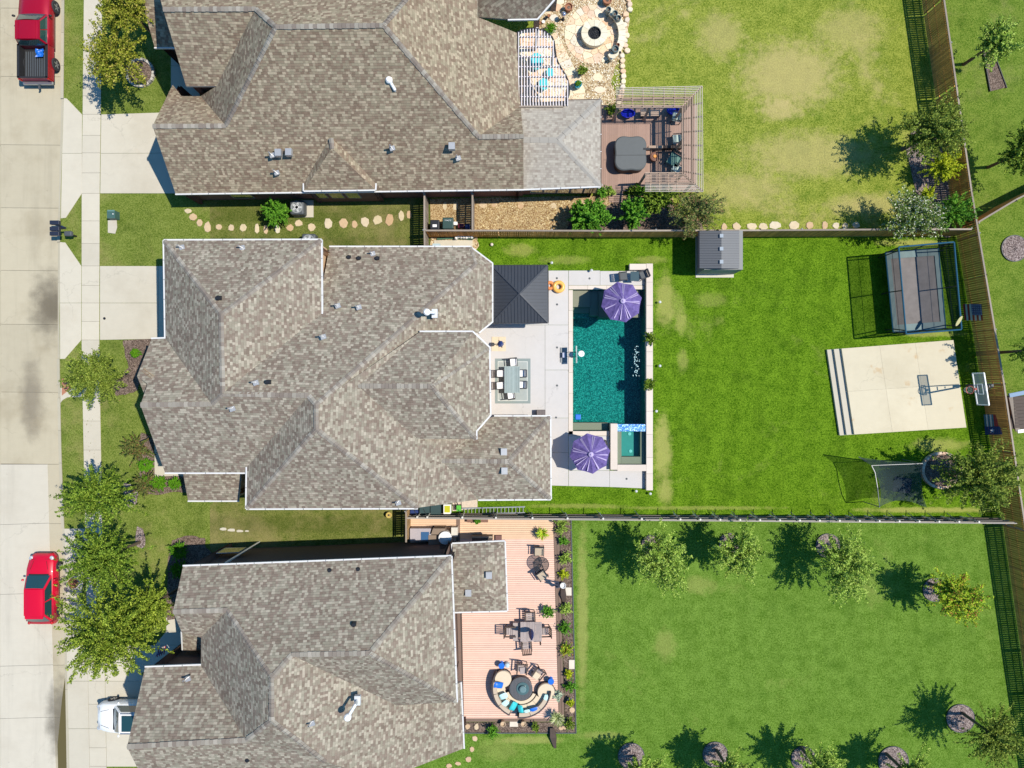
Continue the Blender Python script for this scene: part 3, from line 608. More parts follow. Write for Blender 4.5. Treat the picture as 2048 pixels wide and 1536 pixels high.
# ================================================================== SPORT COURT with three steps
ct = bpy.data.objects.new('sport_court', MB().prism([tuple(P(a, b).xy) for a, b in ((1700, 720), (1890, 708), (1900, 840), (1710, 850))], -0.1, 0.1).mesh('sport_court', M_court)); COL.objects.link(ct); tag(ct, kind='structure')
def lerp(a, b, f): return a+(b-a)*f
TL, TR, BR, BL = (1652, 699.5), (1907, 680), (1933, 855), (1677.5, 871)
def cpt(u, v, z):      # u along the west-east edge, v north-south
    x = lerp(lerp(TL[0], TR[0], u), lerp(BL[0], BR[0], u), v); y = lerp(lerp(TL[1], TR[1], u), lerp(BL[1], BR[1], u), v); return tuple(P(x, y, z).xy)
us = [0.008, 0.062, 0.122, 1.0]
for i in range(2):
    z = 0.17*(i+1); MB().slab([cpt(us[i], 0, z), cpt(us[i+1]+0.01, 0, z), cpt(us[i+1]+0.01, 1, z), cpt(us[i], 1, z)], -0.1, z, 0.01).build('step', M_conc, ct)
z = 0.51; cu = [us[2], 0.42, 0.70, 1.0]; cv = [0, 0.5, 1.0]
for i in range(3):
    for j in range(2): MB().slab([cpt(cu[i]+.0003, cv[j]+.0004, z), cpt(cu[i+1]-.0003, cv[j]+.0004, z), cpt(cu[i+1]-.0003, cv[j+1]-.0004, z), cpt(cu[i]+.0003, cv[j+1]-.0004, z)], -0.1, z, 0.004).build('slab', M_court, ct)
# ================================================================== HOUSES
SH1 = [(0.155, 0.122, 0.096), (0.208, 0.168, 0.136), (0.226, 0.206, 0.160), (0.290, 0.262, 0.208), (0.37, 0.332, 0.268), (0.230, 0.155, 0.130)]
M_shA = shingle('shingle_brown', [tuple(c*1.0 for c in q) for q in SH1])
M_shB = shingle('shingle_brown_north', [(q[0]*1.05, q[1]*0.98, q[2]*0.88) for q in SH1])
M_shC = shingle('shingle_pale', [(0.26, 0.225, 0.19), (0.31, 0.28, 0.24), (0.34, 0.31, 0.265), (0.37, 0.34, 0.29), (0.40, 0.37, 0.315), (0.30, 0.25, 0.225)], bump=0.3, shade=0.4)
M_cap = mat('ridge_cap_shingle', (0.235, 0.205, 0.17), 0.9, 0, 0.35, 3.2, rnd=0.2)
M_brickR = brickmat('red_brick', (0.20, 0.085, 0.055), (0.13, 0.06, 0.045), (0.30, 0.27, 0.24))
M_brickT = brickmat('tan_brick', (0.62, 0.42, 0.25), (0.54, 0.35, 0.20), (0.60, 0.52, 0.42))
M_brickG = brickmat('brown_brick', (0.20, 0.125, 0.10), (0.14, 0.09, 0.075), (0.24, 0.20, 0.17))
M_fascia = mat('fascia_paint', (0.52, 0.47, 0.40), 0.6, 0, 0.06)
M_gut = mat('gutter_white', (0.60, 0.60, 0.60), 0.35, 0, 0.05)
M_gutd = mat('gutter_brown', (0.12, 0.09, 0.07), 0.4)
def face_uv(m, pts, zsc=1.0):
    n = Vector((0, 0, 0)); k = len(pts)
    for i in range(k):
        a, b = pts[i], pts[(i+1) % k]; n += Vector(((a.y-b.y)*(a.z+b.z), (a.z-b.z)*(a.x+b.x), (a.x-b.x)*(a.y+b.y)))
    n.normalize()
    if n.z < 0: pts = pts[::-1]; n = -n
    u = Vector((0, 0, 1)).cross(n)
    u = u.normalized() if u.length > 1e-4 else Vector((1, 0, 0)); v = n.cross(u)
    idx = len(m.v); m.v += [tuple(p) for p in pts]; m.addf(tuple(range(idx, idx+k))); m.uv.append([(p.dot(u)+31.3, p.dot(v)+57.1) for p in pts]); return pts
def relax(V, faces, it=80, keep=0.2):
    # nudge the heights so that every roof face is (nearly) one plane
    Z = {k: q[2] for k, q in V.items()}; Z0 = dict(Z); fs = [f.split() for f in faces]
    for _ in range(it):
        acc = {k: [Z0[k]*keep, keep] for k in Z}
        for ks in fs:
            if len(ks) < 4: continue
            p = np.array([P(V[k][0], V[k][1], Z[k])[:] for k in ks]); A = np.c_[p[:, 0], p[:, 1], np.ones(len(ks))]
            c, *_r = np.linalg.lstsq(A, p[:, 2], rcond=None); zz = A @ c
            for k, z in zip(ks, zz): acc[k][0] += float(z); acc[k][1] += 1
        for k in Z: Z[k] = acc[k][0]/acc[k][1]
    worst = 0
    for ks in fs:
        if len(ks) > 3:
            p = np.array([P(V[k][0], V[k][1], Z[k])[:] for k in ks]); A = np.c_[p[:, 0], p[:, 1], np.ones(len(ks))]
            c, *_r = np.linalg.lstsq(A, p[:, 2], rcond=None); r = float(np.abs(A @ c-p[:, 2]).max()); worst = max(worst, r)
            if r > 0.12: print('FACE', ks, round(r, 2))
    for k in Z:
        if abs(Z[k]-Z0[k]) > 0.4: print('MOVED', k, Z0[k], round(Z[k], 2))
    return {k: (q[0], q[1], Z[k]) for k, q in V.items()}
class House:
    def __init__(s, label, c, brick, roofm, cat='house'):
        s.o = thing('house', label, cat, P(*c), None); s.brick = brick; s.rm = roofm; s.caps = MB(); s.capped = []
        s.vent = {}
    def roof(s, V, faces, nowall=(), name='roof', rm=None, th=0.16, base=0.0, gut=(), gutd=(), inset=0.35, walls=True, label=None, fmat=None):
        V = relax(V, faces); pts = {k: P(*q) for k, q in V.items()}
        m = MB(); m.uv = []; edges = {}; ins = {}
        for f in faces:
            ks = f.split(); pp = face_uv(m, [pts[k] for k in ks]); c = sum((pts[k] for k in ks), Vector((0, 0, 0)))/len(ks)
            for i in range(len(ks)):
                e = (ks[i], ks[(i+1) % len(ks)]); kk = tuple(sorted(e)); edges.setdefault(kk, []).append(e); ins[kk] = c
        top = len(m.f)
        for f in faces:       # underside
            q = [Vector((pts[k].x, pts[k].y, pts[k].z-th)) for k in f.split()]; n0 = len(m.f)
            face_uv(m, q); m.f[-1] = m.f[-1][::-1]; m.uv[-1] = m.uv[-1][::-1]; m.mi[-1] = 1
        bd = [k for k, v in edges.items() if len(v) == 1]
        wl = MB(); wl.uv = []
        for kk in bd:
            a, b = pts[kk[0]], pts[kk[1]]; q = [a, b, Vector((b.x, b.y, b.z-th)), Vector((a.x, a.y, a.z-th))]
            idx = len(m.v); m.v += [tuple(p) for p in q]; m.addf(tuple(range(idx, idx+4))); m.uv.append([(0, 0)]*4); m.mi[-1] = 1
            if walls and kk not in nowall and (kk[1], kk[0]) not in nowall:
                d = (b-a); d.z = 0; 
                if d.length < 0.05: continue
                nn = Vector((-d.y, d.x, 0)).normalized(); cc = ins[kk]-a
                if cc.dot(nn) < 0: nn = -nn
                a2, b2 = a+nn*inset, b+nn*inset; zt = 0.10
                L = d.length; w4 = [Vector((a2.x, a2.y, base)), Vector((b2.x, b2.y, base)), Vector((b2.x, b2.y, b2.z-zt)), Vector((a2.x, a2.y, a2.z-zt))]
                a3, b3 = a2+nn*0.15, b2+nn*0.15
                idx = len(wl.v); wl.v += [tuple(p) for p in w4]; wl.addf((idx, idx+1, idx+2, idx+3)); wl.uv.append([(0, base), (L, base), (L, b2.z), (0, a2.z)])
                w5 = [Vector((a3.x, a3.y, base)), Vector((b3.x, b3.y, base)), Vector((b3.x, b3.y, b2.z-zt)), Vector((a3.x, a3.y, a2.z-zt))]
                idx = len(wl.v); wl.v += [tuple(p) for p in w5]; wl.addf((idx+3, idx+2, idx+1, idx)); wl.uv.append([(0, a2.z), (L, b2.z), (L, base), (0, base)])
        r = m.build(name, [rm or s.rm, fmat or M_fascia], s.o, label=label)
        if wl.v: wl.build('wall', s.brick, s.o)
        for lst, gm, hw in ((gut, M_gut, 0.082), (gutd, M_gutd, 0.07)):
            for e in lst:
                ks = e.split(); g = MB()
                for k0, k1 in zip(ks, ks[1:]):
                    a, b = pts[k0], pts[k1]; d = (b-a).normalized(); up = Vector((0, 0, 1)); cen = ins.get(tuple(sorted((k0, k1))), (a+b)/2)
                    nn = Vector((-d.y, d.x, 0)).normalized()
                    if (cen-a).dot(nn) > 0: nn = -nn
                    a1, b1 = a+nn*hw*0.5-up*0.06-d*0.02, b+nn*hw*0.5-up*0.06+d*0.02; g.bar(a1, b1, hw, 0.12)
                g.build('gutter', gm, s.o)
                st = MB()
                for k0, k1 in zip(ks, ks[1:]):
                    a, b = pts[k0], pts[k1]; L = (b-a).length; n_ = int(L/1.0); d = (b-a).normalized(); cen = ins.get(tuple(sorted((k0, k1))), (a+b)/2)
                    nn = Vector((-d.y, d.x, 0)).normalized()
                    if (cen-a).dot(nn) > 0: nn = -nn
                    for i in range(1, n_):
                        c = a+d*(L*i/n_)+nn*hw*0.3; st.box(c.x, c.y, c.z+0.005, 0.035, hw*1.25, 0.02, math.atan2(d.y, d.x))
                if st.v: st.build('gutter_strap', M_gut if gm is M_gutd else M_grey, s.o, kind='stuff')
        for k in pts: s.vent[k] = pts[k]
        s.last = pts; return r
    def cap(s, *lines, lift=0.012, wd=0.27, step=0.21):
        m = MB()
        for ln in lines:
            q = [P(*p) if isinstance(p, tuple) else s.last[p] for p in ln]
            for a, b in zip(q, q[1:]):
                L = (b-a).length; n = max(1, int(L/step)); d = (b-a)/n
                side = Vector((-d.y, d.x, 0)).normalized()*wd/2
                for i in range(n):
                    z1 = random.uniform(0.015, 0.035); p0 = a+d*i; p1 = a+d*(i+1.12); dr = Vector((0, 0, 0.055))
                    c0 = p0+Vector((0, 0, lift+z1)); c1 = p1+Vector((0, 0, lift)); s0 = side*random.uniform(0.9, 1.1)
                    n0 = len(m.v); m.v += [tuple(c0), tuple(c1), tuple(c1+s0-dr), tuple(c0+s0-dr), tuple(c1-s0-dr), tuple(c0-s0-dr)]
                    m.addf((n0, n0+3, n0+2, n0+1)); m.addf((n0, n0+1, n0+4, n0+5)); m.addf((n0, n0+5, n0+3))
        t = CAPM; m.build('ridge_cap', t, s.o, kind='stuff')
    def vents(s, items):
        for it in items:
            kind, px, py, z = it[:4]; c = P(px, py, z); m = MB()
            if kind == 'pipe':            # grey flashing with a pale pipe
                m.box(c.x+0.05, c.y-0.02, z-0.08, 0.30, 0.26, 0.12, 0.3); m.lathe([(0.05, z-.05), (0.05, z+0.42), (0.038, z+0.42), (0.038, z+0.3)], 10, c.x-.02, c.y+.02)
                m.build('roof_vent', M_galv, s.o)
            elif kind == 'black':         # black turtle vent
                m.box(c.x, c.y, z-0.1, 0.24, 0.24, 0.13); m.lathe([(0.13, z), (0.13, z+0.14), (0.09, z+0.2), (0, z+0.2)], 12, c.x, c.y); m.build('roof_vent', M_black, s.o)
            elif kind == 'box':
                m.box(c.x, c.y, z-0.1, 0.36, 0.40, 0.34); m.build('roof_vent', M_galv, s.o)
            elif kind == 'flue':          # white capped flue on its flashing
                dx, dy = it[4], it[5]; o = MB().box(c.x+dx, c.y+dy, z-0.15, 0.32, 0.5, 0.22).build('flue', M_galvw, s.o)
                MB().tube([(c.x+dx, c.y+dy, z), (c.x+dx, c.y+dy, z+0.55), (c.x+dx*.1, c.y+dy*.1, z+0.75)], 0.09, 10).build('flue_pipe', M_galvw, o)
                MB().lathe([(0.19, z+0.70), (0.19, z+0.86), (0.12, z+0.95), (0, z+0.95)], 16, c.x, c.y).build('flue_cap', M_white, o)
    def window(s, a, b, z0, z1, out=0.05, mt=None, name='window'):
        A = P(*a); Bq = P(*b); d = (Bq-A).normalized(); nn = Vector((-d.y, d.x, 0))
        if (A+Bq).dot(nn) > 0: nn = -nn          # walls in view face the middle of the picture
        cz = (z0+z1)/2; L = (Bq-A).length; c = (A+Bq)/2+nn*out
        f = MB(); up = Vector((0, 0, 1))
        for p0, p1 in (((A.x, A.y, z0), (Bq.x, Bq.y, z0)), ((A.x, A.y, z1), (Bq.x, Bq.y, z1)), ((A.x, A.y, z0), (A.x, A.y, z1)), ((Bq.x, Bq.y, z0), (Bq.x, Bq.y, z1))):
            f.bar(Vector(p0)+nn*out, Vector(p1)+nn*out, 0.05, 0.05, up=nn)
        o = f.build(name, M_grey, s.o); g = MB(); i = nn*(out+0.01)
        g.bar(Vector((A.x, A.y, cz))+i, Vector((Bq.x, Bq.y, cz))+i, 0.02, z1-z0-.06); g.build('pane', mt or M_glass, o); return o
t = NT('ridge_cap'); r = t.add('NewGeometry').outputs['Random Per Island']
t.pbr(t.ramp(r, [(0, (0.17, 0.14, 0.12)), (0.35, (0.21, 0.18, 0.155)), (0.7, (0.26, 0.24, 0.205)), (1, (0.33, 0.30, 0.26))]), 0.9, 0, 0.2); CAPM = t.m
M_galv = mat('galvanised', (0.50, 0.50, 0.50), 0.35, 0.5, 0.15); M_galvw = mat('pale_flashing', (0.62, 0.64, 0.66), 0.4, 0.2, 0.1)

# ---------------- middle house
h2 = House('brown shingled house in the middle with white gutters beside the pool', (650, 750), M_brickT, M_shA)
h2.roof(dict(A=(328, 481, 5.4), B=(642, 480, 5.4), B2=(643, 580, 5.4), V1=(643, 627, 5.4), C=(331, 677, 5.4), Cw=(303, 678, 5.4), Ap=(274, 752, 6.63), An=(295, 768, 6.80), Bp=(281, 810, 7.6), R1=(423, 808, 7.6), R0=(445, 788, 8.0), D=(442, 629, 8.0),
    R2=(617, 791, 8.0), S1=(330, 945, 5.35), S2=(493, 945, 5.35), S3=(494, 934, 5.5), N1=(632, 809, 8.3), N2=(632, 858, 8.3), W1=(493, 1017, 5.4), SE=(835, 1016, 5.4),
    M0=(716, 772, 7.2), ME=(863, 772, 7.2), M1=(840, 664, 5.4), M2=(945, 664, 5.4), M3=(978, 695, 5.4), M4=(980, 830, 5.4), M5=(952, 862, 5.4), M6=(952, 878, 5.4), M7=(835, 878, 5.4)),
    ['A B D', 'D B B2 V1 R0', 'A D R0 R1 C', 'C R1 Bp An Ap Cw', 'Bp R1 R0 R2 S3 S2 S1', 'R2 N1 N2 W1 S3', 'N2 SE W1', 'N1 M1 M0 M7 SE N2', 'M0 M1 M2 ME', 'ME M2 M3 M4 M5 M6', 'M0 ME M6 M7'],
    nowall=[('M7', 'SE'), ('R0', 'V1'), ('R0', 'R2'), ('R2', 'N1'), ('N1', 'M1')], gut=['V1 B A C Cw', 'S1 S2', 'S3 W1 SE', 'M1 M2 M3 M4 M5 M6'])
h2.cap(['A', 'D', 'R0', 'R2'], ['B', 'D'], ['Bp', 'R1', 'R0'], ['W1', 'N2', 'SE'], ['R2', 'N1', 'N2'], ['M0', 'ME', 'M6'], ['ME', 'M3'])
# gable nose left of the valley
h2.roof(dict(a=(274, 752, 6.62), b=(288, 787, 6.02), c=(312, 787, 6.02), d=(300, 752, 6.62)), ['a b c d'], nowall=[('c', 'd'), ('a', 'd')], name='gable_roof')
# low north east part
h2.roof(dict(a=(659, 494, 2.9), b=(940, 494, 2.9), c=(984, 527, 2.9), d=(984, 643, 2.9), e=(957, 665, 2.9), g=(840, 664, 5.39), V1=(643, 627, 5.4), B2=(643, 580, 4.7), R0=(445, 787, 7.98), R2=(617, 790, 7.98), N1=(632, 809, 8.29), h=(951, 529, 3.1)),
    ['a b h N1 R2 R0 V1 B2', 'b c h', 'h c d e g N1'], nowall=[('R0', 'R2'), ('R2', 'N1'), ('R0', 'V1'), ('V1', 'B2'), ('g', 'N1'), ('e', 'g')], name='low_roof', gut=['a b c d e'])
h2.cap(['b', 'h', 'N1'])
# low south east wing
h2.roof(dict(a=(989, 833, 2.95), b=(1100, 833, 2.9), c=(1101, 998, 2.9), d=(957, 999, 3.15), e=(835, 1015.5, 5.38), f=(835, 878, 5.38), g=(884, 922, 4.45), q=(1017, 923, 4.45)),
    ['a b q g', 'b c q', 'q c d g', 'g a f e d'], nowall=[('e', 'f'), ('a', 'f')], name='low_roof', gut=['a b c d'])
h2.cap(['g', 'q', 'b'], ['q', 'c'])
# porch roof
h2.roof(dict(a=(364, 935, 4.1), b=(484, 935, 4.1), c=(477, 1001, 3.0), d=(376, 1001, 3.0)), ['a b c d'], nowall=[('a', 'b')], name='porch_roof', gut=['c d'])
h2.vents([('pipe', 362, 494, 5.7), ('pipe', 483, 495, 5.7), ('black', 438, 596, 7.6), ('black', 698, 515, 3.3), ('black', 718, 517, 3.35), ('pipe', 744, 507, 3.2), ('black', 755, 517, 3.35), ('pipe', 674, 611, 5.4), ('pipe', 716, 614, 5.4),
    ('flue', 857, 627, 5.6, 0.35, 0), ('pipe', 645, 673, 6.6), ('pipe', 510, 765, 7.9), ('black', 537, 764, 7.9), ('pipe', 463, 817, 7.7), ('box', 1008, 903, 4.1), ('box', 1009, 941, 4.1), ('pipe', 795, 1005, 5.65), ('pipe', 624, 797, 8.1)][:-1])
# ---------------- north house
h1 = House('brown shingled house at the top with skinny gable over the driveway', (680, 200), M_brickR, M_shB)
h1.roof(dict(E1=(351, 387, 2.8), E2=(1047, 378, 2.8), G=(305, 252, 5.55), Gn=(345, 170, 3.1), g1=(362, 192, 3.1), g2=(401, 192, 3.1), Gr=(451, 251, 5.4), T=(551, 53, 8.77), T2=(767, 50, 8.77), H=(511, 17, 7.6), H0=(326, 18, 7.5),
    e1=(372, 172, 4.85), e2=(433, 172, 4.85), n1=(835, -28, 7.2), n0=(300, -80, 4.9), n2=(560, -100, 5.5), nx=(900, -150, 4.0), L=(957, 273, 4.95), L2=(1047, 272, 4.95), p=(1041, 212, 2.85), q=(1034, 66, 2.9), r=(955, 34, 4.8), s=(955, -60, 4.8)),
    ['E1 E2 L2 L T2 T Gr G', 'G Gr g2 g1 Gn', 'Gr T H e2 g2', 'H0 H e2 e1', 'H0 n0 n2 nx n1 T2 T H', 'T2 n1 s r q p L', 'L p L2', 'n1 nx s'],
    nowall=[('r', 's'), ('e2', 'g2'), ('n0', 'n2'), ('n2', 'nx'), ('nx', 's')], gut=['E1 E2'], inset=0.3)
h1.cap(['G', 'Gr', 'T', 'T2', 'L', 'L2'], ['H0', 'H', 'T'], ['T2', 'n1'])
h1.roof(dict(T=(662, 276, 5.02), I=(664, 296, 5.02), a=(608, 381, 3.1), a2=(608, 360, 3.15), b=(750, 379, 3.1), b2=(751, 360, 3.15)), ['T I a a2', 'T b2 b I', 'I b a'], nowall=[('T', 'a2'), ('T', 'b2')], name='dormer_roof', gut=['a2 a b b2'], inset=0.1)
h1.cap(['T', 'I'])
h1.roof(dict(a=(1042, 206, 2.68), b=(1137, 201, 2.7), c=(1201, 200, 2.7), d=(1201, 372, 2.7), e=(1042, 378, 2.68), f=(1116, 280, 3.45), g=(1042, 279, 3.43)), ['a b c f g', 'c d f', 'd e g f'], nowall=[('a', 'g'), ('g', 'e')], name='sunroom_roof', rm=M_shC, gutd=['b c d'], gut=['d e'])
t_cap = CAPM; t = NT('pale_cap'); t.pbr((0.31, 0.29, 0.26), 0.9, 0, 0.2); CAPM = t.m; h1.cap(['g', 'f', 'c'], ['f', 'd'], wd=0.34, step=0.5); CAPM = t_cap
h1.roof(dict(a=(309, 94, 3.0), b=(350, 94, 3.0), c=(345, 20, 4.6), d=(283, 0, 4.5), e=(262, -80, 5.6), f=(340, -80, 5.6)), ['a b c f e d'], nowall=[('b', 'c'), ('c', 'f'), ('e', 'f')], name='porch_roof', gut=['a b'])
h1.roof(dict(a=(953, 34, 2.9), b=(1016, 38, 2.9), c=(1074, 37, 2.9), d=(1108, -2, 2.9), e=(1108, -60, 2.9), f=(953, -60, 4.0)), ['a b c d e f'], name='patio_roof', rm=shingle('shingle_dark', [tuple(c*0.55 for c in q) for q in SH1]), gut=['b c d'], walls=False)
wl = MB(); wl.uv = []
a, b = P(1075, 62), P(1112, 15)
for p in ((1072, 60), (1106, 18)):
    c = P(*p); MB().box(c.x, c.y, 0, 0.35, 0.35, 2.8).build('porch_column', M_brickR, h1.o)
h1.vents([('flue', 783, 172, 6.2, 0.27, -0.42), ('pipe', 543, 310, 4.6), ('box', 558, 307, 4.6), ('box', 579, 306, 4.6), ('pipe', 552, 345, 3.8), ('pipe', 783, 296, 4.8), ('box', 904, 294, 4.8), ('pipe', 915, 316, 4.3)])
# windows and odds on the south wall of the north house
for x0, x1, z0, z1 in ((480, 520, 0.9, 2.1), (640, 665, 0.9, 2.2), (672, 697, 0.9, 2.2), (704, 729, 0.9, 2.2)): h1.window((x0, 402.5), (x1, 402.5), z0, z1, 0.02)
for i in range(5): h1.window((1060+i*26, 392.5), (1083+i*26, 392.5), 0.9, 2.3, 0.02, mt=glassmat('sunroom_glass', (0.08, 0.14, 0.15)))
# ---------------- south house
h3 = House('brown shingled house at the bottom with terrace deck behind it', (600, 1330), M_brickG, M_shA)
h3.roof(dict(A=(366, 1133, 5.8), B=(902, 1113, 5.8), Bp=(346, 1224, 7.3), K=(454, 1221, 7.35), a1=(364, 1266, 6.5), a2=(402, 1275, 5.5), a3=(402, 1331, 5.3), G1=(290, 1335, 6.1), Gp=(254, 1494, 7.9), Gr=(492, 1481, 7.95), Gs=(505, 1473, 8.2), N=(543, 1356, 9.6), N2=(543, 1442, 9.6), R=(583, 1310, 9.0), R2=(739, 1307, 9.0),
    C=(913, 1404, 5.8), s1=(276, 1538, 7.2), s2=(330, 1640, 5.6), Z=(827, 1536, 4.9), D=(927, 1497, 3.0), c2=(921, 1365, 3.3), q1=(650, 1524, 8.0), q2=(781, 1560, 6.0), v=(793, 1411, 5.8)),
    ['A B R2 R N K Bp', 'Bp K a2 a1', 'K N N2 Gs Gr a3 a2', 'G1 a3 Gr Gp', 'Gp Gr Gs N2 q1 q2 s2 s1', 'R2 B C', 'R R2 C v', 'N R v c2 D Z q2 q1 N2'],
    nowall=[('s2', 'q2'), ('q2', 'Z'), ('C', 'v'), ('v', 'c2')], gut=['A B', 'B C', 'G1 a3', 'c2 D'], inset=0.35, th=0.3)
h3.cap(['Bp', 'K', 'N', 'R', 'R2', 'C'], ['R2', 'B'], ['Gp', 'Gr', 'N2'], ['N', 'N2', 'q1'])
h3.roof(dict(a=(905, 1088, 3.0), b=(1009, 1083, 3.0), c=(1014, 1221, 3.0), d=(909, 1224, 3.0), e=(935, 1153, 3.9), f=(907, 1154, 3.9)), ['a b e f', 'b c e', 'c d f e'], walls=False, name='patio_roof', gut=['d a b c d'])
h3.roof(dict(a=(364, 1264, 4.0), b=(404, 1258, 4.4), c=(404, 1297, 3.6), d=(366, 1301, 3.4)), ['a b c d'], nowall=[('a', 'b'), ('b', 'c')], name='porch_roof', gut=['a d'], gutd=['c d'])
h3.vents([('pipe', 374, 1357, 6.3), ('black', 708, 1248, 8.0), ('black', 660, 1140, 6.0), ('black', 717, 1138, 6.0), ('flue', 702, 1421, 7.6, 0.35, 0.55), ('pipe', 622, 1446, 8.2), ('black', 380, 1509, 7.2), ('black', 496, 1518, 7.4), ('black', 852, 1503, 4.3), ('box', 978, 1149, 3.5), ('box', 937, 1184, 3.4)])
h3.window((470, 1085.8), (512, 1084.3), 1.6, 2.9, 0.02)
MB().box(P(519, 1084).x, P(519, 1083.5).y, 0, 0.09, 0.09, 5.5).build('downspout', M_gut, h3.o)

# ================================================================== GAZEBO AND SHED
gz = thing('gazebo', 'dark grey metal roofed gazebo between the middle house and pool', 'gazebo', P(1040, 590, 0))
M_seam = mat('charcoal_roof_metal', (0.062, 0.066, 0.076), 0.38, 0.25, 0.08, 2); cs = [(984.5, 531.5, 2.6), (1095, 531, 2.6), (1096, 645, 2.6), (984.5, 645.5, 2.6)]; ap = P(1039.5, 587, 3.45)
for i in range(4):
    a, b = P(*cs[i]), P(*cs[(i+1) % 4]); n = 17
    for k in range(n):       # standing seam panels, each a piece
        f0, f1 = k/n, (k+1)/n; p0, p1 = a.lerp(b, f0), a.lerp(b, f1)
        def up_(f): return (a.lerp(ap, 2*f)if f < 0.5 else b.lerp(ap, 2*(1-f)))
        q0, q1 = up_(f0+.002), up_(f1-.002); e = (b-a)/n*0.0
        m = MB(); d = Vector((0, 0, -0.03)); nz = Vector((0, 0, 0.0))
        if f0 < 0.5 < f1: ps = [p0, p1, q1, ap, q0]
        else: ps = [p0, p1, q1, q0]
        if (ps[2]-ps[0]).length < .03: continue
        m.face([tuple(p) for p in ps]).face([tuple(p+d) for p in ps[::-1]])
        m.bar(p0.lerp(p1, .02)+Vector((0, 0, .02)), q0.lerp(q1, .02)+Vector((0, 0, .02)), 0.03, 0.045)
        m.build('roof_panel', M_seam, gz)
    MB().bar(Vector(a)+Vector((0, 0, .03)), ap+Vector((0, 0, .03)), 0.09, 0.06).build('hip_cap', M_seam, gz)
    MB().bar(a-Vector((0, 0, .08)), b-Vector((0, 0, .08)), 0.1, 0.14).build('beam', M_black, gz)
    c = a.lerp(ap, 0.14); MB().box(c.x, c.y, 0.02, 0.15, 0.15, 2.62).build('post', M_black, gz)
sh = thing('garden_shed', 'small grey panelled shed straddling the lawn by the back fence', 'shed', P(1432, 505, 0))
M_sr = mat('shed_roof', (0.105, 0.11, 0.12), 0.5, 0, 0.06, 2); M_sr2 = mat('shed_wall', (0.20, 0.205, 0.20), 0.6, 0, 0.06)
for k in range(15):
    y0, y1 = 462+k*5.0, 462+(k+1)*5.0-0.5
    MB().face([P(1399, y0, 2.05), P(1399, y1, 2.05), P(1443, y1, 2.42), P(1443, y0, 2.42)]).face([P(1443, y0, 2.39), P(1443, y1, 2.39), P(1399, y1, 2.02), P(1399, y0, 2.02)]).build('roof_panel', M_sr, sh)
    
MB().face([P(1396, 461, 2.0), P(1396, 537, 2.0), P(1443, 537, 2.38), P(1443, 461, 2.38)]).face([P(1443, 461, 2.38), P(1443, 537, 2.38), P(1478.5, 537, 2.03), P(1478.5, 461, 2.03)]).build('roof_deck', M_black, sh)
for k in range(15):
    y0, y1 = 462+k*5.0, 462+(k+1)*5.0-0.25
    MB().face([P(1443, y0, 2.42), P(1443, y1, 2.42), P(1478.5, y1, 2.07), P(1478.5, y0, 2.07)]).build('roof_panel', mat('shed_roof_lit', (0.115, 0.12, 0.13), 0.5, 0, 0.05, 2), sh)  # lighter copy of the roof grey, sunlight put into this slope's colour
for q in (471, 497, 523): MB().bar(P(1439.5, q+.5, 2.47), P(1446.5, q+.5, 2.47), m_(7), 0.05).build('skylight', mat('skylight', (0.30, 0.34, 0.38), 0.2), sh)
a, b = P(1392, 474), P(1466, 549); m = MB()
m.box((a.x+b.x)/2, (a.y+b.y)/2, 0.06, (b.x-a.x), (a.y-b.y)-0.0, 1.9).build('wall', M_sr2, sh)
MB().box((a.x+b.x)/2+.1, b.y+.02, 0.05, 1.5, 0.06, 1.8).build('door', M_grey, sh)
MB().box((a.x+b.x)/2, (a.y+b.y)/2-.1, 0.0, (b.x-a.x)+.06, (a.y-b.y)+.2, 0.06).build('base', mat('shed_base', (0.5, 0.47, 0.38), 0.7), sh)
# ================================================================== FENCES (every picket a part)
def fence(label, pts, h, face=1, pick=0.14, group=None, posts=2.4, hs=None, mt=None, maxn=300, rail=True, cap=True, gap=0.022, postside=-1, name='fence'):
    """pts in photo pixels on the ground; face=+1 puts pickets on the left of the run, rails and posts on the other side"""
    q = [P(*p) for p in pts]; o = thing(name, label, 'fence', q[0], group); mt = mt or M_cedar
    me = {}
    def pk(hh):
        k = round(hh, 2)
        if k not in me: me[k] = MB().box(0, 0, 0.03, pick-gap, 0.02, k-0.03).mesh('picket', mt)
        return me[k]
    tot = 0; stuff = MB(); rl = MB()
    mid = [(q[i]+q[i+1])/2 for i in range(len(q)-1)]
    for a, b in zip(q, q[1:]):
        d = b-a; L = d.length; d.normalize(); nn = Vector((-d.y, d.x, 0))*face; rz = math.atan2(d.y, d.x); n = int(L/pick)
        for i in range(n):
            c = a+d*(pick*(i+.5)); px = 1024+c.x*S; py = 768-c.y*S
            vis = -60 < px < 2110 and -60 < py < 1600
            z = h+random.uniform(-0.015, 0.015); c2 = c+nn*0.03
            if vis and tot < maxn: inst('picket', pk(round(z, 2)), (c2.x, c2.y, 0), o, rz+random.uniform(-.02, .02)); tot += 1
            else: stuff.box(c2.x, c2.y, 0.03, pick-gap, 0.02, z-0.03, rz)
        if rail:
            for z in (0.35, h*0.52, h-0.22): rl = MB(); rl.bar(a+Vector((0, 0, z)), b+Vector((0, 0, z)), 0.04, 0.09); rl.build('rail', mt, o)
        if cap: MB().bar(a+nn*0.01+Vector((0, 0, h+0.02)), b+nn*0.01+Vector((0, 0, h+0.02)), 0.10, 0.03).build('cap_rail', M_wood, o)
        m = int(L/posts)
        for i in range(m+1):
            c = a+d*(L*i/max(m, 1))-nn*0.06; MB().box(c.x, c.y, 0, 0.07, 0.07, h+0.05, rz).build('post', M_grey if posts > 2 else M_wood, o)
    if stuff.v: stuff.build('picket_run', mt, o, kind='stuff')
    return o
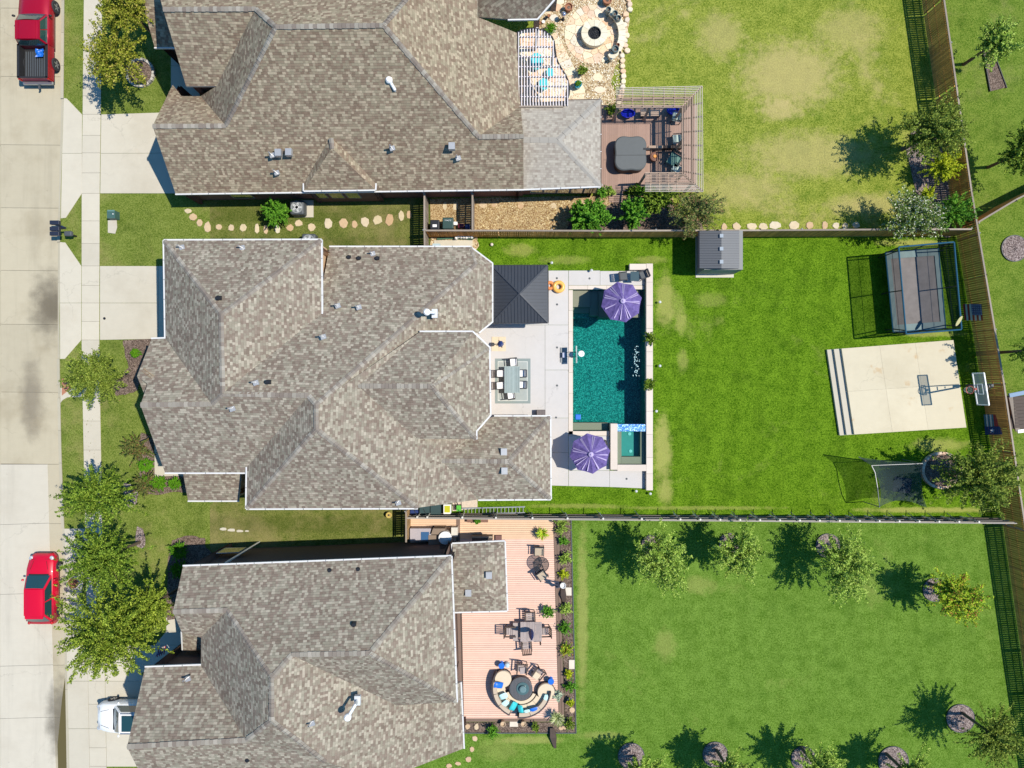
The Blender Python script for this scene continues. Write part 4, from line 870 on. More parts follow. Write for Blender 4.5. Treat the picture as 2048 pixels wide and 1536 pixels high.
BF = [(858, 473.5), (1000, 473.5), (1200, 474), (1500, 473), (1740, 471.5), (1905, 471)]
fence('brown plank fence running below the stepping stones behind the pool', BF, 1.9, face=-1, maxn=240, posts=2.45)
EFs = [(ex_(y), y) for y in (-120, 33, 200, 400, 560, 768, 900, 1048)]
fence('tall brown plank fence down the right side of both upper yards', EFs, 2.1, face=-1, maxn=270, posts=2.45)
fence('plank fence along the right edge of the bottom lawn', [(ex_(1048)+2, 1050), (ex_(1300), 1300), (ex_(1560), 1560), (ex_(1700), 1700)], 2.1, face=-1, maxn=120, posts=2.45)
fence('short plank fence slanting away behind the far right neighbour', [(1918, 458), (1990, 415), (2150, 335)], 1.9, face=1, maxn=60)
fence('grey weathered fence and gate left of the two wheeled bins', [(856, 402), (856, 473), (857, 530)], 1.95, face=1, maxn=40, mt=M_wood)
fence('grey weathered short fence right of the two wheeled bins', [(948, 402), (948, 473)], 1.95, face=1, maxn=30, mt=M_wood)
fence('short tan fence and gate between the middle and bottom houses', [(821, 1012), (821, 1071)], 1.95, face=1, maxn=20, mt=mat('tan_fence', (0.42, 0.27, 0.13), 0.8, 0, 0.2, 5, rnd=0.2))
# south boundary: boards facing the bottom yard, posts, rails and braces on our side
sf = thing('fence', 'long low rail fence with many white topped posts along the bottom of the main yard', 'fence', P(1000, 1027))
def yb(x): return 1025+(x-820)*0.0083
a, b = P(820, yb(820)), P(1995, yb(1995)); dr = (b-a).normalized(); L = (b-a).length; rz = math.atan2(dr.y, dr.x); nS = Vector((-dr.y, dr.x, 0))
M_fw = mat('fence_bleached', (0.34, 0.31, 0.28), 0.8, 0, 0.15); M_dbr = mat('fence_dark', (0.085, 0.055, 0.045), 0.85, 0, 0.3, 4, rnd=0.3)
pkm = MB().box(0, 0, 0.03, 0.138, 0.02, 1.72).mesh('picket', M_dbr)
n = int(L/0.146)
for i in range(min(n, 262)): c = a+dr*(0.146*(i+.5))-nS*0.05; inst('picket', pkm, c, sf, rz)
for z in (0.35, 1.05, 1.62): MB().bar(a+Vector((0, 0, z)), b+Vector((0, 0, z)), 0.045, 0.09).build('rail', M_fw if z > .5 else M_wood, sf)
MB().bar(a-nS*0.04+Vector((0, 0, 1.78)), b-nS*0.04+Vector((0, 0, 1.78)), 0.055, 0.03).build('cap_rail', M_fw, sf)
xs = [835, 855, 925, 992, 1065, 1135, 1206, 1283]+[1360+k*39.7 for k in range(16)]
pm = MB().box(0, 0, 0, 0.06, 0.06, 1.85).tube([(0, 0, 1.85), (0, 0, 1.90)], 0.06, 8).mesh('post', mat('post_pale', (0.62, 0.60, 0.56), .7))
br = MB().bar((0, 0, 1.82), (-0.34, 0.40, 1.2), 0.035, 0.03).mesh('brace', M_dgrey)
for x in xs:
    q = P(1024+(x-1024)*0.962, yb(x)); c = Vector((q.x, q.y, 0))+nS*0.06; inst('post', pm, c, sf, rz); inst('brace', br, c, sf, rz)

# ================================================================== COMPOSITE TERRACE DECK of the south house
td = thing('terrace_deck', 'large peach coloured plank terrace deck behind the bottom house', 'deck', P(1015, 1240))
M_bd = mat('peach_board', (0.69, 0.46, 0.37), 0.6, 0, 0.10, 2.5, rnd=0.05); M_bdo = mat('ochre_board', (0.66, 0.45, 0.30), 0.6, 0, 0.1, 2.5, rnd=0.05); M_bk = mat('deck_border', (0.165, 0.11, 0.085), 0.7, 0, 0.12)
DZ = 0.17
def dbx(x0, y0, x1, y1, z0, z1, name, mt, par=td, rot=0.0):
    a, b = P(x0, y0, z1), P(x1, y1, z1); return MB().box((a.x+b.x)/2, (a.y+b.y)/2, z0, b.x-a.x, a.y-b.y, z1-z0, rot).build(name, mt, par)
y = 1036.0
while y < 1437:
    xl = 920+(y-1040)*0.020 if y > 1095 else 820
    dbx(xl, y, 1106+(y-1036)*0.028, y+3.75, DZ-0.04, DZ, 'board', M_bdo if y < 1078 else M_bd); y += 4.25
dbx(816, 1034, 1122, 1441, 0.0, DZ-0.05, 'deck_frame', M_dwood)
m = MB(); 
for x0, x1, xx0, xx1 in ((1106.5, 1112, 1118, 1123.5), (1112.4, 1117.6, 1124, 1129)):
    MB().prism([tuple(P(a, b, DZ).xy) for a, b in ((x0, 1036), (x1, 1036), (xx1, 1443), (xx0, 1443))], DZ-0.05, DZ+0.012).build('border_board', M_bk, td)
dbx(918, 1437, 1118, 1443.5, 0.02, DZ+0.012, 'border_board', M_bk)
MB().prism([tuple(P(a, b, DZ).xy) for a, b in ((914, 1225), (920, 1225), (926, 1440), (920, 1440))], 0.02, DZ+0.012).build('border_board', M_bk, td)
dbx(912.5, 1036, 920, 1095, 0.02, DZ+0.014, 'border_board', M_bk)
# planting strip round the deck
def strip(name, pts, mt, h=0.05): return MB().prism(G(pts), -0.02, h).build(name, mt, kind='structure')
strip('planting_bed', [(1119, 1030), (1142, 1032), (1151, 1440), (1151, 1464), (928, 1466), (928, 1444), (1130, 1444)], M_mulch)
for pl in ([(1141, 1034), (1143, 1034), (1153, 1466), (1151, 1466)], [(926, 1464), (1152, 1464), (1152, 1466), (926, 1466)]): strip('bed_edging', pl, M_dgrey, 0.09)
for q in ((1131, 1175, 1143, 1191), (1138, 1320, 1149, 1338), (1019.5, 1442, 1036, 1453.5)):
    tag(dbx(q[0], q[1], q[2], q[3], 0.05, 0.10, 'paver', mat('pale_paver', (0.60, 0.54, 0.46), 0.8), None), {1175: 'pale square paver beside the deck near the black bench shadow', 1320: 'pale rectangular paver in the bed right of the deck', 1442: 'white rectangular paver in the bed below the curved sofa'}[q[1]], 'paver')
# ================================================================== HOT TUB DECK
hd = thing('hot_tub_deck', 'brown plank deck with hot tub right of the top house', 'deck', P(1280, 300))
M_bb = mat('brown_board', (0.30, 0.195, 0.155), 0.65, 0, 0.12, 3, rnd=0.07)
x = 1203.0; bm = MB().box(0, 0, 0.20, 0.128, m_(171), 0.035).mesh('board', M_bb)
while x < 1392: 
    hy = 296; inst('board', bm, (P(x+2, hy, .235).x, P(x, hy, .235).y, 0), hd); x += 4.15
dbx(1202, 211, 1391, 381, 0.0, 0.19, 'deck_frame', M_dwood, hd)
for i in range(6): dbx(1218, 381.6+i*4, 1246, 384.8+i*4, 0.0, 0.17-i*0.02, 'step_board', M_bb, hd)

# hot tub
ht = thing('hot_tub', 'covered clover shaped dark grey hot tub on the brown plank deck', 'hot tub', P(1261, 306, 0))
def clover(cx, cy, rx, ry, z, n=72, amp=0.085):
    out = []
    for k in range(n):
        t_ = 2*math.pi*k/n; sq = (abs(math.cos(t_))**2.3+abs(math.sin(t_))**2.3)**(-1/2.3); r = sq*(1+amp*(-math.cos(4*t_)-0.0)); c = P(cx+rx*r*math.cos(t_), cy+ry*r*math.sin(t_), z); out.append((c.x, c.y))
    return out
M_tub = mat('tub_cover', (0.085, 0.095, 0.10), 0.55, 0, 0.10, 4, bump=0.1)
c = P(1260.5, 307)
MB().slab(clover(1261, 307, 33.5, 36, 1.0), 0.95, 1.08, 0.05).build('cover', M_tub, ht); MB().prism(clover(1261, 307, 32, 34.5, 1.0), 0.22, 0.95).build('tub', M_dwood, ht)
MB().bar(P(1226, 310.5, 1.085), P(1296, 310, 1.085), 0.02, 0.012).build('cover_seam', M_black, ht); MB().bar(P(1287, 298, 1.06), P(1300, 298, 1.06), 0.12, 0.1).build('cover_lift', M_black, ht)
# pergola round the hot tub: concentric slats
pg = thing('pergola', 'square brown slatted pergola around two sides of the hot tub deck', 'pergola', P(1320, 270))
M_sl = mat('slat_tan', (0.40, 0.295, 0.225), 0.8, 0, 0.2, 4, rnd=0.15); M_slp = mat('slat_pale', (0.52, 0.47, 0.38), 0.8, 0, 0.15, 4, rnd=0.15)
PZ = 2.75; N = 13
for i in range(N):
    f = i/(N-1); o_ = 1-f        # f=0 inner, 1 outer
    yt = lerp(214.5, 172.5, f); xr = lerp(1364.5, 1404.5, f); ybt = lerp(346, 383.5, f)
    yl = lerp(215, 176.5, f)
    mt = M_slp if i > 7 else M_sl
    MB().bar(P(1232, yl, PZ), P(xr, yt, PZ), 0.032, 0.05).build('slat', mt, pg); MB().bar(P(xr, yt, PZ), P(xr+1.5*f, ybt, PZ), 0.032, 0.05).build('slat', mt, pg); MB().bar(P(xr+1.5*f, ybt, PZ), P(1290, ybt-1*f, PZ), 0.032, 0.05).build('slat', mt, pg)
for k in range(7):
    x = 1244+k*21.0; MB().bar(P(x, 215, PZ-.12), P(x, 174.5, PZ-.12), 0.05, 0.14).build('rafter', M_sl, pg)
for y in (214, 238, 264, 290, 316, 342): MB().bar(P(1364, y, PZ-.12), P(1404, y+(y-280)*.12, PZ-.12), 0.05, 0.14).build('rafter', M_sl, pg)
for x in (1301, 1319, 1337, 1354): MB().bar(P(x, 346, PZ-.12), P(x, 384, PZ-.12), 0.05, 0.14).build('rafter', M_sl, pg)
for a, b in (((1364, 214, PZ-.12), (1404, 173, PZ-.12)), ((1364, 346, PZ-.12), (1405, 383, PZ-.12)), ((1232, 215, PZ-.25), (1366, 214, PZ-.25)), ((1365, 212, PZ-.25), (1365, 348, PZ-.25)), ((1290, 347, PZ-.25), (1366, 347, PZ-.25)), ((1232, 199, PZ-.25), (1382, 196, PZ-.25)), ((1384, 194, PZ-.25), (1385, 368, PZ-.25)), ((1290, 366, PZ-.25), (1386, 367, PZ-.25))):
    MB().bar(P(*a), P(*b), 0.09, 0.16).build('beam', M_sl, pg)
for q in ((1236, 214), (1300, 214), (1365, 214), (1365, 280), (1365, 347), (1292, 347), (1385, 196), (1385, 366)):
    c = P(q[0], q[1], PZ-.3); MB().box(c.x, c.y, 0.2, 0.12, 0.12, PZ-.5).build('post', M_sl, pg)
# ================================================================== FLAGSTONE PATIO, fire pit, seat wall, curved pergola
fp = bpy.data.objects.new('flagstone_patio', MB().prism(G([(1128, 20), (1240, 20), (1240, 120), (1128, 120)]), -0.05, 0.028).mesh('flagstone_patio', M_gravel)); COL.objects.link(fp); tag(fp, kind='structure')
M_flag = stonemat('flagstone', [(0.66, 0.52, 0.36), (0.70, 0.50, 0.34), (0.62, 0.40, 0.26), (0.58, 0.54, 0.47), (0.70, 0.62, 0.44), (0.66, 0.44, 0.30), (0.72, 0.66, 0.52)])
CX, CY = 1187.5, 69.0
def voronoi_stones(parent, inside, seeds, gap, z, mt, bbox=9, name='stone'):
    # clip a polygon by half planes towards its neighbours
    for i, s in enumerate(seeds):
        poly = [Vector((s[0]-bbox*2.6, s[1]-bbox*2.6)), Vector((s[0]+bbox*2.6, s[1]-bbox*2.6)), Vector((s[0]+bbox*2.6, s[1]+bbox*2.6)), Vector((s[0]-bbox*2.6, s[1]+bbox*2.6))]
        sv = Vector(s)
        cuts = []
        for j, o in enumerate(seeds):
            if i == j: continue
            ov = Vector(o); d = ov-sv
            if d.length < bbox*5: d_ = d.normalized(); cuts.append((sv+d/2-d_*gap, d_))
        cuts += inside(sv)
        for (pt, n_) in cuts:
            new = []
            for k in range(len(poly)):
                a, b = poly[k], poly[(k+1) % len(poly)]; da, db = (a-pt).dot(n_), (b-pt).dot(n_)
                if da <= 0: new.append(a)
                if da*db < 0: new.append(a.lerp(b, da/(da-db)))
            poly = new
            if len(poly) < 3: break
        if len(poly) >= 3:
            ar = abs(sum(poly[k].x*poly[(k+1) % len(poly)].y-poly[(k+1) % len(poly)].x*poly[k].y for k in range(len(poly))))/2
            if ar > 6: MB().slab(G([(p.x, p.y) for p in poly]), -0.03, z+random.uniform(-.004, .006), 0.006).build(name, mt, parent)
def in_circle(cx, cy, r, n=28):
    def f(sv): return [(Vector((cx+r*math.cos(6.283*k/n), cy+r*math.sin(6.283*k/n))), Vector((math.cos(6.283*k/n), math.sin(6.283*k/n)))) for k in range(n)]
    return f
rs = random.Random(5); seeds = []
while len(seeds) < 58:
    a = rs.uniform(0, 6.283); r = math.sqrt(rs.uniform(0.0, 1))*58; s = (CX+r*math.cos(a), CY+r*math.sin(a))
    if all((s[0]-q[0])**2+(s[1]-q[1])**2 > 10.5**2 for q in seeds) or rs.random() < 0.002: seeds.append(s)
voronoi_stones(fp, in_circle(CX, CY, 58.5), seeds, 0.35, 0.06, M_flag)
# patio field left of the circle under the curved pergola
def in_poly(pl):
    v = [Vector(p) for p in pl]; ar = sum(v[k].x*v[(k+1) % len(v)].y-v[(k+1) % len(v)].x*v[k].y for k in range(len(v)))
    if ar < 0: v = v[::-1]
    def f(sv): return [(v[k], Vector(((v[(k+1) % len(v)]-v[k]).y, -(v[(k+1) % len(v)]-v[k]).x)).normalized()) for k in range(len(v))]
    return f
def outside_circle(base, cx, cy, r):
    def f(sv):
        d = Vector((cx, cy))-sv; n_ = d.normalized(); return base(sv)+[(Vector((cx, cy))-n_*r, n_)]
    return f
seeds = []
for _ in range(4000):
    s = (rs.uniform(1040, 1166), rs.uniform(62, 214))
    if s[0] > 1118+max(0, (s[1]-110)*0.42) and s[1] > 75 and s[0] > 1106+(s[1]-62)*0.4: continue
    if (s[0]-CX)**2+(s[1]-CY)**2 < 63**2: continue
    if all((s[0]-q[0])**2+(s[1]-q[1])**2 > 10.5**2 for q in seeds): seeds.append(s)
voronoi_stones(fp, outside_circle(in_poly([(1040, 60), (1112, 62), (1170, 180), (1166, 214), (1040, 214)]), CX, CY, 60.5), seeds, 0.35, 0.05, M_flag, 9)
for s in ((1194, 155, 12, 9), (1200, 180, 13, 7), (1112, 15, 12, 8), (1120, 4, 10, 6), (1170, -4, 10, 7), (1107, 36, 9, 7), (1096, 24, 8, 6)): MB().slab(G(stone_poly(*s, n=6)), -0.03, 0.07, 0.015).build('stone', M_flag, fp)
for k in range(22):
    f = k/21; x = lerp(1256, 1236, f**2)+5*math.sin(f*9); y = lerp(-10, 205, f)
    if 30 < y < 110: x = 1252+3*math.sin(y*.2)
    MB().slab(G(stone_poly(x-1, y, 5.5, 5.5)), -0.03, 0.16+rs.uniform(-.03, .05), 0.03).build('edge_stone', M_flag, fp)
pit = thing('fire_pit', 'round cream stone fire pit with black lava rock on the flagstone circle', 'fire pit', P(CX, CY))
M_cs = stonemat('cream_capstone', [(0.62, 0.57, 0.44), (0.68, 0.63, 0.50), (0.60, 0.54, 0.40)])
def arc_pts(cx, cy, r, a0, a1, n, z): return [tuple(P(cx+r*math.cos(math.radians(lerp(a0, a1, k/n))), cy-r*math.sin(math.radians(lerp(a0, a1, k/n))), z).xy) for k in range(n+1)]
for k in range(12): MB().ring(arc_pts(CX+1.5, CY-3.5, 13.2, k*30+.6, k*30+29.4, 5, 0.55), arc_pts(CX+1.5, CY-3.5, 26.3, k*30+.4, k*30+29.6, 5, 0.55), 0.42, 0.55).build('capstone', M_cs, pit)
MB().ring(arc_pts(CX+1.5, CY-3.5, 14, 0, 360, 40, 0.5), arc_pts(CX+1.5, CY-3.5, 25.3, 0, 360, 40, 0.5), 0.0, 0.42).build('wall', M_flag, pit)
m = MB(); cc = P(CX+1.5, CY-3.5, 0.45)
for _ in range(170): a = rs.uniform(0, 6.28); r = math.sqrt(rs.random())*0.41; m.ball(cc.x+r*math.cos(a), cc.y+r*math.sin(a), 0.36, 0.035, 0.035, 0.03, 6, 0.3)
m.lathe([(0.43, 0.30), (0.43, 0.34), (0, 0.34)], 20, cc.x, cc.y); m.build('lava_rock', M_black, pit, kind='stuff')
sw_ = thing('seat_wall', 'curved cream stone seat wall along the right side of the flagstone circle', 'stone wall', P(CX+50, CY))
for k in range(11): a0 = -56+k*10.7; MB().ring(arc_pts(CX, CY-1, 50, a0+.2, a0+10.5, 4, 0.5), arc_pts(CX, CY-1, 64, a0+.2, a0+10.5, 4, 0.5), 0.40, 0.50).build('capstone', M_cs, sw_)
MB().ring(arc_pts(CX, CY-1, 51.5, -56, 61.5, 30, 0.4), arc_pts(CX, CY-1, 62.5, -56, 61.5, 30, 0.4), 0.0, 0.40).build('wall', M_flag, sw_)
pc = thing('pergola', 'white slatted pergola with wavy dark rim over the flagstone patio', 'pergola', P(1080, 140))
M_pw = mat('pergola_lilac_white', (0.62, 0.58, 0.60), 0.7, 0, 0.08)
topc = [(1034, 66), (1042, 62), (1052, 59), (1064, 57), (1074, 57.5), (1086, 61), (1096, 67), (1104, 74)]
rt = [(1104, 74), (1108, 84), (1110, 100), (1112, 114), (1116, 125), (1123, 138), (1131, 150), (1136, 162), (1138.5, 175), (1138, 188), (1134, 200), (1126, 212)]
Z1 = 2.85
def yt_(x):
    for (x0, y0), (x1, y1) in zip(topc+rt, (topc+rt)[1:]):
        if x0 <= x <= x1 and x1 > x0: return lerp(y0, y1, (x-x0)/(x1-x0))
    return 190
x = 1037.5
while x < 1136: MB().bar(P(x, yt_(x)+1, Z1), P(x, 212, Z1), 0.055, 0.11).build('slat', M_pw, pc); x += 5.75
def xr_(y):
    best = 1104
    for (x0, y0), (x1, y1) in zip(rt, rt[1:]):
        if y0 <= y <= y1: best = lerp(x0, x1, (y-y0)/(y1-y0))
    return best
for y in (74, 94, 114, 134, 154, 173, 194): MB().bar(P(1036, y, Z1-.13), P(xr_(y), y, Z1-.13), 0.05, 0.14).build('rafter', M_dwood if 0 else M_pw, pc)
MB().tube([P(a, b, Z1) for a, b in topc+rt[1:]], 0.055, 6).build('rim', M_black, pc)
MB().bar(P(1035.5, 64, Z1-.05), P(1036, 213, Z1-.05), 0.07, 0.2).build('ledger', M_black, pc); MB().bar(P(1036, 213.5, Z1), P(1126, 213.5, Z1), 0.08, 0.16).build('beam', M_wood, pc)
for q in ((1074, 60), (1108, 96), (1136, 178)): c = P(q[0], q[1], 2.6); MB().lathe([(0.10, 0), (0.10, 2.75)], 12, c.x, c.y).build('column', M_pw, pc)

# ================================================================== TRAMPOLINE
tr = thing('trampoline', 'large rectangular net trampoline with teal pads by the right fence', 'trampoline', P(1830, 570))
M_tp = mat('teal_pad', (0.095, 0.155, 0.165), 0.6, 0, 0.2, 3); M_mat = mat('jump_mat', (0.16, 0.145, 0.14), 0.85, 0, 0.35, 2.0); M_net = sheer('dark_net', (0.010, 0.022, 0.030), 0.48); M_tb = mat('teal_tube', (0.03, 0.11, 0.17), 0.35, 0.4)
# real corners from the shadow and pads
TR0 = [P(1768, 508, .9), P(1870, 498, .9), P(1886, 656, .9), P(1785, 668, .9)]
top = [P(1797, 494, 3.0), P(1908, 484, 3.0), P(1923, 659, 3.0), P(1812, 668, 3.0)]
low = [P(1769, 502, .95), P(1878, 494, .95), P(1893, 659, .95), P(1785, 667, .95)]
ins = lambda q, f, z: [Vector((lerp(p.x, sum(a.x for a in q)/4, f), lerp(p.y, sum(a.y for a in q)/4, f), z)) for p in q]
o1, i1 = ins(low, 0.03, 0.95), ins(low, 0.20, 0.95)
MB().face(ins(low, 0.13, 0.93)[::-1]).build('jump_mat', M_mat, tr)
for k in range(4):
    a, b, c, d = o1[k], o1[(k+1) % 4], i1[(k+1) % 4], i1[k]; m = MB(); n = 10
    for j in range(n):
        f0, f1 = j/n, (j+1)/n; w0 = [a.lerp(b, f0), a.lerp(b, f1), d.lerp(c, f1), d.lerp(c, f0)]
        m.face([w0[0]+Vector((0, 0, .02*(j % 2))), w0[1]+Vector((0, 0, .02*((j+1) % 2))), w0[2]+Vector((0, 0, .03)), w0[3]+Vector((0, 0, .03))][::1])
    m.build('pad', M_tp, tr)
def rounded(q, r=0.12):
    out = []
    for k in range(4):
        p = q[k]; a = q[k-1]; b = q[(k+1) % 4]; da = (a-p).normalized(); db = (b-p).normalized()
        for f in (1, .45, .12): out.append(p+da*r*3*f)
        for f in (.12, .45, 1): out.append(p+db*r*3*f)
    return out
MB().tube(rounded(top), 0.05, 8, closed=True).build('top_frame', M_tb, tr); MB().tube(rounded(o1), 0.045, 8, closed=True).build('bed_frame', M_tb, tr)
for k in range(4):
    for f in (0.04, 0.5, 0.96):
        p = o1[k].lerp(o1[(k+1) % 4], f); q = top[k].lerp(top[(k+1) % 4], f); MB().tube([(p.x, p.y, 0), (p.x, p.y, 0.95), tuple(q)], 0.035, 6).build('pole', M_black, tr)
    a, b = o1[k], o1[(k+1) % 4]; m = MB(); m.face([a, b, top[(k+1) % 4], top[k]]); m.build('net', M_net, tr)
    MB().tube([o1[k].lerp(top[k], .5), o1[(k+1) % 4].lerp(top[(k+1) % 4], .5)], 0.015, 4).build('net_band', M_black, tr)
fn = [P(1908, 650, 3.05), P(1923, 632, 3.05)]
m = MB(); c = P(1918, 642, 3.1)
for k in range(14): pass
pts = [(c.x+0.72*math.cos(6.283*k/14)*math.cos(-1.05)-0.16*math.sin(6.283*k/14)*math.sin(-1.05), c.y-0.72*math.cos(6.283*k/14)*math.sin(-1.05)*-1-0.16*math.sin(6.283*k/14)*math.cos(-1.05)*-1) for k in range(14)]
cc = [P(1918+12*math.cos(a)*math.cos(1.0)-3.2*math.sin(a)*math.sin(1.0), 642-12*math.cos(a)*math.sin(1.0)-3.2*math.sin(a)*math.cos(1.0), 3.1).xy for a in [6.283*k/14 for k in range(14)]]
MB().prism([tuple(p) for p in cc], 3.06, 3.12).build('corner_pad', mat('khaki_pad', (0.36, 0.33, 0.14), 0.6), tr)

# ================================================================== BASKETBALL HOOP on the court
hp = thing('basketball_hoop', 'tall basketball hoop with glass backboard standing right of the court', 'basketball hoop', P(1925, 777))
def vplate(x_top0, y_top0, x_top1, y_top1, zt, zb): 
    A, Bq = P(x_top0, y_top0, zt), P(x_top1, y_top1, zt); return A, Bq, Vector((Bq.x, Bq.y, zb)), Vector((A.x, A.y, zb))
A, Bq, C_, D_ = vplate(1968, 746, 1978, 810, 3.95, 2.9)
dn = Vector(((Bq-A).y, -(Bq-A).x, 0)).normalized();
if dn.x > 0: dn = -dn
m = MB(); 
for a, b in ((A, Bq), (Bq, C_), (C_, D_), (D_, A)): m.bar(a, b, 0.06, 0.06, up=dn)
m.build('backboard_frame', M_white, hp)
MB().face([A, Bq, C_, D_]).build('backboard', sheer('board_glass', (0.45, 0.5, 0.5), 0.5), hp)
ci = [(A+Bq)/2, (C_+D_)/2]; mid_ = (A+C_)/2; u = (Bq-A).normalized(); sq = [mid_+u*0.3+Vector((0, 0, .25)), mid_-u*0.3+Vector((0, 0, .25)), mid_-u*0.3-Vector((0, 0, .2)), mid_+u*0.3-Vector((0, 0, .2))]
m = MB(); [m.bar(sq[k]+dn*.04, sq[(k+1) % 4]+dn*.04, 0.05, 0.02, up=dn) for k in range(4)]; m.build('target_square', M_white, hp)
rc = mid_+dn*0.40; rc.z = 3.05
MB().tube([(rc.x+0.23*math.cos(6.283*k/20), rc.y+0.23*math.sin(6.283*k/20), rc.z) for k in range(20)], 0.022, 6, closed=True).bar(rc-dn*0.23, rc-dn*0.42, 0.12, 0.03).build('rim', mat('rim_red', (0.55, 0.06, 0.04), 0.5), hp)
m = MB()
for k in range(10): a = 6.283*k/10; m.tube([(rc.x+.23*math.cos(a), rc.y+.23*math.sin(a), rc.z), (rc.x+.13*math.cos(a+.5), rc.y+.13*math.sin(a+.5), rc.z-.4)], 0.008, 4).tube([(rc.x+.23*math.cos(a), rc.y+.23*math.sin(a), rc.z), (rc.x+.13*math.cos(a-.5), rc.y+.13*math.sin(a-.5), rc.z-.4)], 0.008, 4)
m.build('rim_net', M_white, hp, kind='stuff')
pole = mid_-dn*1.35; pole.z = 0
MB().box(pole.x, pole.y, 0, 0.15, 0.15, 2.5).build('pole', M_dgrey, hp)
m = MB(); bk = mid_-dn*0.03
for s in (-.22, .22):
    for z0, z1 in ((2.45, 3.6), (1.9, 3.1)): m.bar(Vector((pole.x, pole.y, z0))+u*s*.4, Vector((bk.x, bk.y, z1))+u*s, 0.06, 0.06)
for f in (.3, .55, .8): m.bar(Vector((pole.x, pole.y, 2.45)).lerp(Vector((bk.x, bk.y, 3.6)), f)-u*.2*f, Vector((pole.x, pole.y, 2.45)).lerp(Vector((bk.x, bk.y, 3.6)), f)+u*.2*f, .05, .05)
m.build('arm', M_black, hp)

# ================================================================== NET with target
nt = thing('sports_net', 'dark curved sports net with grey pole in front of the stone ringed tree', 'net', P(1800, 960))
M_sn = sheer('sports_net_mesh', (0.035, 0.05, 0.055), 0.60); M_gp = mat('grey_pole', (0.16, 0.17, 0.18), 0.4, 0.3)
TP = [P(1716, 913, 2.6), P(1744, 932, 2.6), P(1759, 1014, 2.6)]
TL_, TR_, BL_, BR_ = P(1743, 931, 2.3), P(1846, 927, 2.3), P(1759, 1014, 2.0), P(1854, 1016, 0.6)
m = MB(); R, Cn = 10, 12; gv = []
for i in range(R+1):
    for j in range(Cn+1):
        u_, v_ = j/Cn, i/R; p = TL_.lerp(TR_, u_).lerp(BL_.lerp(BR_, u_), v_)
        bow = 0.50*math.sin(math.pi*v_)*(u_-0.0)*0.8-0.25*math.sin(math.pi*u_)*v_*-1.2; p = p+Vector((-bow*0.5+0.28*math.sin(math.pi*v_)*(1-u_), 0.45*math.sin(math.pi*u_)*v_, -0.5*math.sin(math.pi*u_)*math.sin(math.pi*v_))); gv.append(p)
m.v = [tuple(p) for p in gv]
for i in range(R):
    for j in range(Cn): m.addf((i*(Cn+1)+j, i*(Cn+1)+j+1, (i+1)*(Cn+1)+j+1, (i+1)*(Cn+1)+j))
m.build('net', M_sn, nt)
m = MB(); gv = []
for i in range(9):        # left hanging wing down to the lawn
    for j in range(7):
        u_, v_ = j/6, i/8; p = P(1717, 914, 1.4).lerp(TL_, u_).lerp(BL_.lerp(P(1755, 1012, 0.3), 0), v_); gv.append(p)
q0 = [P(1716, 914, 2.2), P(1743, 931, 2.3), P(1846, 927, 2.3), P(1760, 920, 2.6)]
MB().face(q0).build('net', M_sn, nt)
edge = [gv_ for gv_ in []]
MB().tube([TL_, P(1750, 945, 2.3), P(1755, 975, 2.3), P(1757.5, 998, 2.2), BL_], 0.03, 6).build('pole', M_gp, nt); MB().tube([TL_, TR_], 0.02, 6).build('pole', M_gp, nt)
MB().tube([BL_, Vector((BL_.x, BL_.y, 0))], 0.03, 6).build('pole', M_gp, nt); MB().tube([P(1718, 914, 2.2), P(1733, 922, 0)], 0.03, 6).build('pole', M_gp, nt); MB().tube([TR_, Vector((TR_.x, TR_.y, 0))], 0.03, 6).build('pole', M_gp, nt)
tg = P(1805, 970, 0.5)
MB().box(tg.x, tg.y, 0.42, 1.1, 0.95, 0.08, -.15).build('strike_pad', mat('navy_pad', (0.015, 0.02, 0.045), 0.7), nt)
m = MB()
for k in range(8): a = math.radians(k*45+12); m.bar((tg.x+.1*math.cos(a), tg.y+.1*math.sin(a), .515), (tg.x+.5*math.cos(a), tg.y+.46*math.sin(a), .515), 0.03, 0.015)
m.build('pad_star', M_grey, nt); MB().box(tg.x, tg.y, .5, .16, .16, .03).build('pad_centre', mat('dull_red', (0.35, 0.03, 0.03), 0.6), nt)
# ================================================================== VEHICLES (local +Y is the front)
def paint(name, col, met=0.0):
    t = NT(name); t.pbr(col, 0.38, met, 0.4, Coat_Weight=0.35, Coat_Roughness=0.08); MATS[name] = t.m; return t.m
M_tyre = mat('tyre_rubber', (0.025, 0.025, 0.028), 0.85); M_rim = mat('alloy_rim', (0.42, 0.43, 0.45), 0.3, 0.8, 0.1)
M_cg = glassmat('car_glass', (0.015, 0.05, 0.055), 0.04); M_trim = mat('black_trim', (0.02, 0.02, 0.022), 0.5); M_lamp = mat('lamp_clear', (0.6, 0.62, 0.65), 0.15, 0.3); M_red = mat('tail_lamp', (0.45, 0.01, 0.01), 0.2)
def loft(secs, closed=True):
    """secs: list of (y, [(x, z)...]) right halves from the sill up to the centre line; mirrored"""
    m = MB(); k = len(secs[0][1]); rows = []
    for y, pr in secs:
        full = [(x, y, z) for x, z in pr]+[(-x, y, z) for x, z in pr[::-1][1:]]; rows.append(len(m.v)); m.v += full
    n = 2*k-1
    for a, b in zip(rows, rows[1:]):
        for i in range(n-1): m.addf((a+i, a+i+1, b+i+1, b+i))
        m.addf((a+n-1, a, b, b+n-1))
    m.addf(tuple(rows[0]+i for i in range(n-1, -1, -1))); m.addf(tuple(rows[-1]+i for i in range(n))); return m
